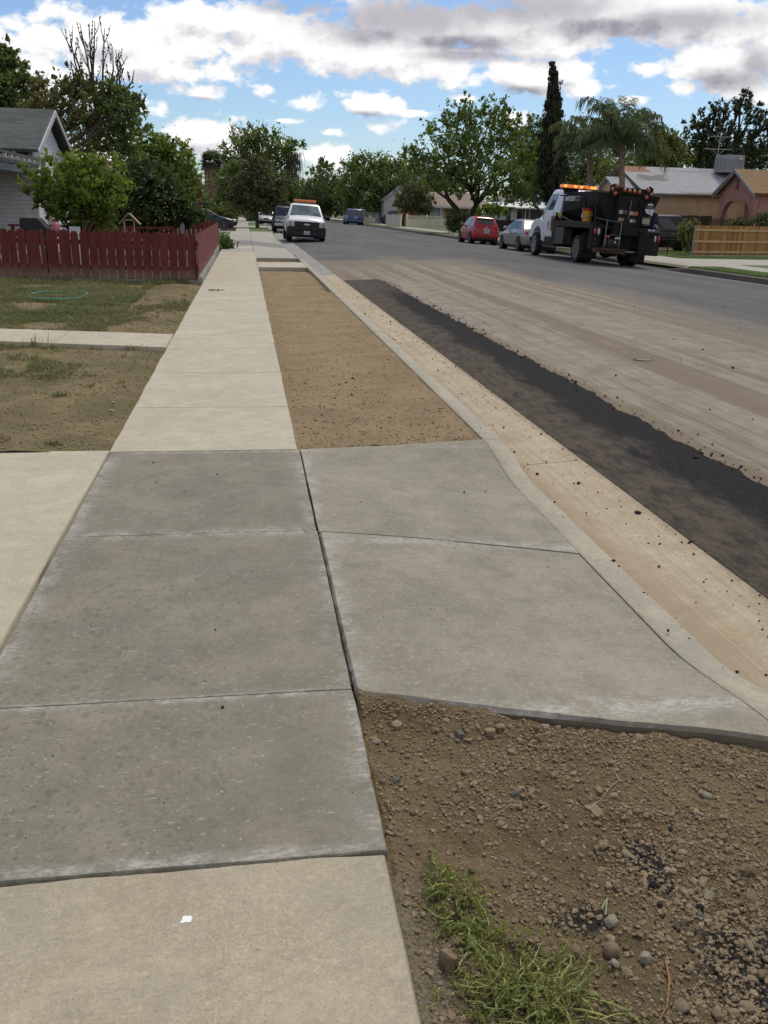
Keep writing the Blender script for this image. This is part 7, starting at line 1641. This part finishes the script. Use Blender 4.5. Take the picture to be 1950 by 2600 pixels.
# light bar, lit
lb = thing_part(T, 'light_bar')
mb = MB(); mb.box((0, 1.52, 2.675), (1.42, .30, .07)); mb.build('base', BLACK_PLASTIC, lb); mb = MB(); mb.box((0, 1.52, 2.765), (1.48, .30, .125)); mb.build('amber_lens', lamp_glass('amber_lens_glowing', (.95, .22, .02), .35), lb, bevel=.03)
for x in (-.60, -.18, .08, .52, .64):
    mb = MB(); mb.ball((x, 1.375, 2.765), (.075, .022, .048)); mb.build('lit_bulb', AMBER_LIT, lb, smooth=60)
mb = MB(); mb.box((.76, 1.52, 2.80), (.10, .2, .16)); mb.build('end_cap', WHITE_PAINT, lb)
# flat deck, side beam, boxes and guards below
mb = MB(); mb.box((0, -1.45, 1.30), (2.36, 4.4, .14)); mb.build('deck', BLK2, T)
for s in (-1, 1):
    mb = MB(); mb.box((s * 1.16, -1.35, 1.33), (.09, 4.2, .22)); mb.build('deck_beam', DUSTY, T)
    mb = MB(); mb.box((s * 1.02, -.30, .88), (.36, .95, .62)); bx_ = mb.build('toolbox', M_('toolbox_grey', (.060, .060, .060), .6, .2, 5.0), T, bevel=.01); mb = MB(); mb.box((s * 1.205, -.30, 1.0), (.02, .05, .05)); mb.build('latch', STEEL, bx_)
    mb = MB(); mb.box((s * 1.10, .45, .95), (.16, .42, .98)); mb.build('side_guard', DUSTY, T, bevel=.01); mb = MB(); mb.box((s * .98, 1.35, .48), (.34, 1.3, .08)); mb.box((s * .90, 1.35, .66), (.30, 1.1, .28)); mb.build('step', DUSTY, T, bevel=.01)
    mb = MB(); mb.box((s * .93, -2.95, .62), (.60, .03, .88)); mb.build('mud_flap', BLACK_RUBBER, T)
mb = MB(); mb.box((0, .50, 1.28), (2.3, .06, .9)); mb.build('headboard', BLK2, T)
# hopper: trough with sloping sides and a raised rear hood
def ring_h(y, wt, zt, wm, zm, wb, zb): return [Vector(p) for p in ((-wb, y, zb), (-wm, y, zm), (-wt, y, zt), (wt, y, zt), (wm, y, zm), (wb, y, zb))]
mb = MB(); mb.loft([ring_h(.36, .96, 2.30, .95, 1.72, .60, 1.38), ring_h(.26, 1.0, 2.40, 1.0, 1.75, .60, 1.36), ring_h(-1.0, 1.02, 2.41, 1.0, 1.85, .55, 1.36), ring_h(-2.2, 1.06, 2.44, 1.0, 1.95, .50, 1.36), ring_h(-3.55, 1.13, 2.46, 1.05, 2.05, .62, 1.36), ring_h(-3.68, 1.15, 2.44, 1.02, 2.05, .66, 1.40)]); ho = mb.build('hopper', BLK, T, bevel=.02)
mb = MB(); mb.box((0, -1.68, 2.45), (2.1, 3.85, .05)); mb.build('hopper_lid', BLK2, ho, bevel=.01)
mb = MB(); mb.box((-1.02, -.2, 2.36), (.06, 1.5, .05)); mb.box((-1.045, -2.35, 2.42), (.06, 2.5, .05)); mb.build('hopper_rim', DUSTY, ho)
mb = MB(); mb.hexa([Vector((-.95, .12, 2.42)), Vector((-.55, .12, 2.42)), Vector((-.55, .32, 2.42)), Vector((-.95, .32, 2.42))], [Vector((-1.08, .02, 2.62)), Vector((-.5, .02, 2.62)), Vector((-.5, .37, 2.62)), Vector((-1.08, .37, 2.62))]); mb.build('hatch_flap', BLK, ho)
mb = MB(); mb.tube([(-.62, -.55, 2.46), (-.62, -.55, 2.60), (-.55, -.6, 2.66), (-.46, -.65, 2.60), (-.46, -.65, 2.46)], .016, 6); mb.tube([(.1, -.55, 2.46), (.18, -.6, 2.64)], .05, 6); mb.build('lifting_eye', BLK2, ho)
for y in (-2.2, -3.3): mb = MB(); mb.hexa([Vector((-1.0, y - .06, 1.42)), Vector((-.6, y - .06, 1.42)), Vector((-.6, y + .06, 1.42)), Vector((-1.0, y + .06, 1.42))], [Vector((-1.07, y - .06, 2.3)), Vector((-.9, y - .06, 2.3)), Vector((-.9, y + .06, 2.3)), Vector((-1.07, y + .06, 2.3))]); mb.build('gusset', BLK2, ho)
# stencilled words on the hopper side
rx = (math.pi / 2, 0, -math.pi / 2)
text_mesh('UNITIZED', .25, M_('stencil_white', (.86, .87, .90), .6, .06, 20.0), ho, (-1.024, -.52, 2.235), rx, shear=.15, ext=.006)
text_mesh('POTHOLE', .11, M_('stencil_grey', (.36, .365, .40), .6, .12, 20.0), ho, (-1.04, -1.42, 2.295), rx, shear=.15, ext=.006); text_mesh('PATCHER', .11, M_('stencil_grey', (.36, .365, .40)), ho, (-1.04, -1.40, 2.175), rx, shear=.15, ext=.006)
# rear face: centre column, stickers, round emblem
ry_ = (math.pi / 2, 0, 0)
mb = MB(); mb.box((-.02, -3.72, 1.85), (.80, .12, 1.05)); mb.box((-.42, -3.74, 1.85), (.05, .18, 1.1)); mb.box((.40, -3.74, 1.85), (.05, .18, 1.1)); mb.box((0, -3.78, 1.2), (1.0, .25, .28)); rc = mb.build('rear_column', BLK2, T, bevel=.01)
mb = MB(); mb.tube([(.04, -3.82, 2.2), (.02, -3.84, 1.9), (.0, -3.85, 1.62)], .014, 6); mb.build('gate_handle', STEEL, rc)
for x, z, w_, h_, c1, c2 in ((-.19, 1.83, .32, .12, (.55, .52, .45), (.18, .08, .07)), (.20, 1.81, .32, .12, (.55, .48, .40), (.60, .20, .10)), (-.23, 1.58, .20, .11, (.45, .42, .38), (.38, .20, .10)), (.21, 1.56, .22, .11, (.60, .60, .58), (.20, .20, .19))):
    mb = MB(); mb.box((x - w_ * .28, -3.785, z), (w_ * .44, .012, h_)); so = mb.build('sticker', M_('sticker_%d' % int(1000 * (x + z)), c1, .5, .25, 40.0), rc); mb = MB(); mb.box((x + w_ * .22, -3.785, z), (w_ * .56, .011, h_)); mb.build('sticker_band', M_('sticker_b%d' % int(1000 * (x + z)), c2, .5, .25, 40.0), so)
NAVY = M_('emblem_navy', (.035, .05, .07), .5, .1); EW = M_('emblem_white', (.62, .63, .66), .5, .05)
em = thing_part(rc, 'round_emblem'); ex, ez = .80, 2.00; ey = -3.70
mb = MB(); mb.prism([(ex + .185 * math.cos(a * math.pi / 16), ez + .185 * math.sin(a * math.pi / 16)) for a in range(32)], 'y', ey - .02, ey); mb.build('disc', NAVY, em)
mb = MB(); mb.prism([(ex + .17 * math.cos(-a * math.pi / 14), ez - .01 + .17 * math.sin(-a * math.pi / 14)) for a in range(15)], 'y', ey - .026, ey - .01)
arc = [(ex + .18 * math.cos(a), ez + .18 * math.sin(a)) for a in lin(.95, 2.2, 9)] + [(ex + .125 * math.cos(a), ez + .125 * math.sin(a)) for a in lin(2.2, .95, 9)]; mb.prism(arc, 'y', ey - .026, ey - .01); mb.build('white_fields', EW, em)
mb = MB(); mb.prism([(ex + .09 * math.cos(a * math.pi / 10), ez + .02 + .06 * math.sin(a * math.pi / 10)) for a in range(11)], 'y', ey - .027, ey - .01); mb.build('hill', M_('emblem_slate', (.11, .15, .17), .5), em)
text_mesh('CITY', .075, NAVY, em, (ex - .0, ey - .028, ez - .06), ry_, ext=.003); mb = MB(); mb.box((ex, ey - .027, ez - .125), (.03, .006, .03)); mb.build('dot', NAVY, em)
mb = MB(); mb.box((.74, -3.68, 1.60), (.27, .02, .21)); so = mb.build('notice', M_('notice_cream', (.40, .37, .26), .6, .1, 20.0), rc); mb = MB(); mb.box((.74, -3.692, 1.69), (.27, .012, .035)); mb.build('notice_band', M_('notice_green', (.12, .20, .13), .6), so)
# arrow board
ab = thing_part(T, 'arrow_board'); mb = MB(); mb.box((.03, -3.72, 2.52), (1.4, .06, .22))
for s in (-1, 1):
    cx_ = -.60 if s < 0 else .66; mb.prism([(cx_ - s * .20, 2.50), (cx_ + s * .02, 2.74), (cx_ + s * .16, 2.66), (cx_ + s * .16, 2.34), (cx_ + s * .02, 2.26)][::1], 'y', -3.745, -3.69)
mb.build('backing', BLK, ab)
for x, z in [(-.69, 2.55), (-.54, 2.65), (-.57, 2.42), (-.24, 2.55), (-.06, 2.535), (.12, 2.525), (.30, 2.52), (.62, 2.61), (.76, 2.48), (.59, 2.37)]:
    mb = MB(); nn = 14; mb.loft([[Vector((x + r_ * math.cos(2 * math.pi * k / nn), y, z + r_ * math.sin(2 * math.pi * k / nn))) for k in range(nn)] for y, r_ in ((-3.74, .070), (-3.78, .068), (-3.805, .052), (-3.815, .025))]); lo_ = mb.build('arrow_lamp', AMBER_DARK, ab, smooth=50)
    mb = MB(); mb.loft([[Vector((x + r_ * math.cos(2 * math.pi * k / nn), y, z + r_ * math.sin(2 * math.pi * k / nn))) for k in range(nn)] for y, r_ in ((-3.735, .090), (-3.76, .088), (-3.765, .070))]); mb.build('lamp_bezel', BLACK_PLASTIC, lo_)
# rear bumper: left light post and engine platform, right cabinet
mb = MB(); mb.hexa([Vector((-1.2, -3.72, .52)), Vector((-.88, -3.72, .52)), Vector((-.88, -3.42, .52)), Vector((-1.2, -3.42, .52))], [Vector((-1.2, -3.72, 1.42)), Vector((-.80, -3.72, 1.38)), Vector((-.80, -3.42, 1.38)), Vector((-1.2, -3.42, 1.42))]); lp = mb.build('light_post', BLK2, T, bevel=.015)
for x, c_ in ((-1.10, RED_LAMP), (-.96, HEADLAMP)):
    mb = MB(); mb.ball((x, -3.73, 1.13), (.05, .025, .12)); mb.build('rear_lamp', c_, lp, smooth=60)
for z in (.86, .70): mb = MB(); mb.box((-1.08, -3.725, z), (.10, .012, .07)); mb.build('reflector', M_('dull_red', (.085, .018, .014), .5), lp)
mb = MB(); mb.box((-.55, -3.75, .56), (1.05, .70, .06)); mb.box((-.62, -4.02, .50), (1.2, .05, .14)); mb.build('platform', M_('rusty_platform', (.095, .060, .040), .8, .3, 8.0), T)
mb = MB(); mb.tube([(-.80, -3.98, .60), (-.80, -3.98, 1.52), (-.26, -3.98, 1.47), (-.26, -3.98, .60)], .018, 6); mb.tube([(-.80, -3.98, 1.52), (-.88, -3.65, 1.55), (-1.0, -3.3, 1.6)], .012, 6); mb.build('handle_frame', STEEL, T)
mb = MB(); mb.box((1.02 - .18, -3.72, .83), (.76, .62, .78)); mb.hexa([Vector((.42, -4.03, 1.22)), Vector((1.22, -4.03, 1.22)), Vector((1.22, -3.4, 1.22)), Vector((.42, -3.4, 1.22))], [Vector((.42, -3.86, 1.34)), Vector((1.22, -3.86, 1.34)), Vector((1.22, -3.4, 1.34)), Vector((.42, -3.4, 1.34))]); rb = mb.build('rear_cabinet', BLK2, T, bevel=.02)
for x, c_, h_ in ((1.03, HEADLAMP, .11), (1.16, RED_LAMP, .12)): mb = MB(); mb.ball((x, -4.035, 1.02), (.042, .022, h_)); mb.build('rear_lamp', c_, rb, smooth=60)
for z in (.80, .66): mb = MB(); mb.box((1.06, -4.035, z), (.09, .012, .08)); mb.build('reflector', M_('dull_red', (.085, .018, .014)), rb)
po = plate(rb, .86, -4.00, 1.265, -1, .25, .12)
mb = MB(); mb.box((-.0, -3.52, .80), (.66, .3, .7)); mb.build('chute_housing', M_('chute_black', (.006, .006, .006), .8, .2), T); mb = MB(); mb.box((.05, -3.86, 1.19), (.48, .05, .05)); mb.box((.1, -3.86, .52), (.62, .05, .05)); mb.build('grab_bar', STEEL, T)
mb = MB(); mb.tube([(-.25, -3.75, .55), (.0, -3.8, .36), (.28, -3.75, .5)], .06, 6); mb.ball((-.35, -3.6, .45), (.30, .25, .14)); mb.build('hoses', BLACK_RUBBER, T, smooth=60)
# plate compactor with small engine on the platform (rests there: a thing of its own)
E_ = thing('plate_compactor', 'small engine driven plate compactor on the rear platform of the work truck', 'compactor', (0, 0, 0)); E_.matrix_world = T.matrix_world.copy() if False else (Matrix.Translation(Vector((13.15, 34.85, road_z(13.15)))) @ T.rotation_euler.to_matrix().to_4x4())
mb = MB(); mb.box((-.52, -3.86, .66), (.52, .30, .10)); mb.build('base_plate', BLK2, E_, bevel=.01); mb = MB(); mb.box((-.50, -3.86, .80), (.36, .26, .20)); mb.build('engine', M_('engine_dark', (.05, .045, .04), .6, .3, 20.0), E_, bevel=.02)
mb = MB(); mb.ball((-.68, -3.90, .97), (.10, .08, .06)); mb.build('fuel_tank', M_('engine_orange', (.36, .10, .04), .5), E_, smooth=60)
for c_, r_ in (((-.42, -4.0, .93), .045), ((-.35, -4.0, .95), .035), ((-.43, -4.01, .80), .05), ((-.28, -3.98, .94), .04)): mb = MB(); mb.ball(c_, r_, j=.15); mb.build('engine_part', CHROME if r_ > .042 else WHITE_PAINT, E_, smooth=60)
mb = MB(); mb.tube([(-.72, -3.9, .7), (-.74, -3.9, 1.0), (-.5, -3.95, 1.06), (-.24, -3.9, 1.0), (-.22, -3.9, .7)], .014, 6); mb.build('roll_bar', STEEL, E_)
def on_truck(p): return E_.matrix_world @ Vector(p)
# bucket, broom, tarp, bag carried on the deck
t = thing('bucket', 'yellow plastic bucket with a red lid hanging on the side of the truck deck', 'bucket', tuple(on_truck((-1.03, -2.62, 1.44))))
mb = MB(); nn = 18; mb.loft([[Vector((r_ * math.cos(2 * math.pi * k / nn), r_ * math.sin(2 * math.pi * k / nn), z)) for k in range(nn)] for z, r_ in ((0, .165), (.40, .19))]); mb.build('tub', M_('bucket_yellow', (.66, .37, .025), .45, .1, 6.0), t, smooth=40)
mb = MB(); mb.loft([[Vector((r_ * math.cos(2 * math.pi * k / nn), r_ * math.sin(2 * math.pi * k / nn), z)) for k in range(nn)] for z, r_ in ((.37, .20), (.45, .205), (.46, .17), (.43, .16))]); mb.build('lid', M_('bucket_red', (.42, .02, .025), .45, .1), t, smooth=40)
mb = MB(); mb.tube([(-.19, -.06, .34), (-.215, -.12, .18), (-.20, -.17, .16), (.1, -.205, .20), (.17, -.09, .34)], .012, 6); mb.build('handle', M_('bucket_wire', (.6, .6, .58), .5), t, smooth=60)
mb = MB(); mb.box((-.197, -.02, .20), (.012, .15, .12)); mb.build('label_patch', M_('bucket_label', (.72, .62, .35), .5, .15, 25.0), t)
t = thing('push_broom', 'push broom with a yellow bristle head lying along the truck deck', 'broom', tuple(on_truck((-1.12, .1, 1.62)))); mb = MB(); mb.box((0, 0, 0), (.10, .36, .14), rx=.35); mb.build('head', M_('broom_yellow', (.36, .27, .07), .9, .2, 30.0), t, bevel=.02)
mb = MB(); mb.tube([(0, -.1, 0), (.0, -1.2, -.18), (0, -2.2, -.22)], .022, 6); mb.build('handle', M_('broom_handle', (.17, .13, .09), .8), t)
t = thing('tarp', 'brown folded tarp draped behind the cab door of the work truck', 'tarp', tuple(on_truck((-1.10, .72, 1.02)))); mb = MB(); mb.loft([[Vector((x, y, z)) for x, y in ((-.10, -.24), (.12, -.26), (.12, .24), (-.06, .26))] for z in (0, .3)] + [[Vector((x * .9, y * .95, .50)) for x, y in ((-.10, -.24), (.12, -.26), (.12, .24), (-.06, .26))], [Vector((x * .5, y * .7, .58)) for x, y in ((-.10, -.24), (.12, -.26), (.12, .24), (-.06, .26))]])
mb.build('cloth', M_('tarp_brown', (.155, .095, .058), .95, .2, 8.0, bump=.6, bscale=18.0), t, smooth=60, bevel=.03)
t = thing('work_jacket', 'dark blue jacket bundled on the right rear of the work truck', 'jacket', tuple(on_truck((1.10, -3.62, 1.36)))); mb = MB(); mb.loft([[Vector((r_ * 1.0 * math.cos(2 * math.pi * k / 12), r_ * .8 * math.sin(2 * math.pi * k / 12) * (1 + .15 * math.sin(k * 2.3)), z)) for k in range(12)] for z, r_ in ((0, .15), (.2, .16), (.4, .13), (.52, .07))]); mb.build('cloth', M_('jacket_navy', (.014, .020, .045), .9, .3, 9.0), t, smooth=60)
mb = MB(); mb.tube([(-.06, -.13, .05), (-.02, -.15, .14), (.05, -.14, .10), (.07, -.13, .02)], .016, 6); mb.build('clip', WHITE_PAINT, t)
# manhole cover in the road
g = G(1390, 772, 0); mb = MB(); mb.prism([(.09 * math.cos(a * math.pi / 12), .09 * math.sin(a * math.pi / 12)) for a in range(24)], 'z', -.01, .004); o = mb.build('valve_cover', M_('valve_iron', (.27, .24, .19), .8, .3, 20.0)); o.location = (g.x, g.y, road_z(g.x) + .002); tag(o, 'small round iron valve cover in the tan part of the road', 'valve cover')
mb = MB(); nn = 28; rr = [[Vector((q * math.cos(2 * math.pi * k / nn), q * math.sin(2 * math.pi * k / nn), z)) for q, z in ((.092, -.01), (.092, .006), (.115, .006), (.12, -.01))] for k in range(nn)]; rr.append(rr[0]); mb.loft(rr, caps=False); mb.build('collar', M_('valve_collar', (.12, .10, .075), .9), o)
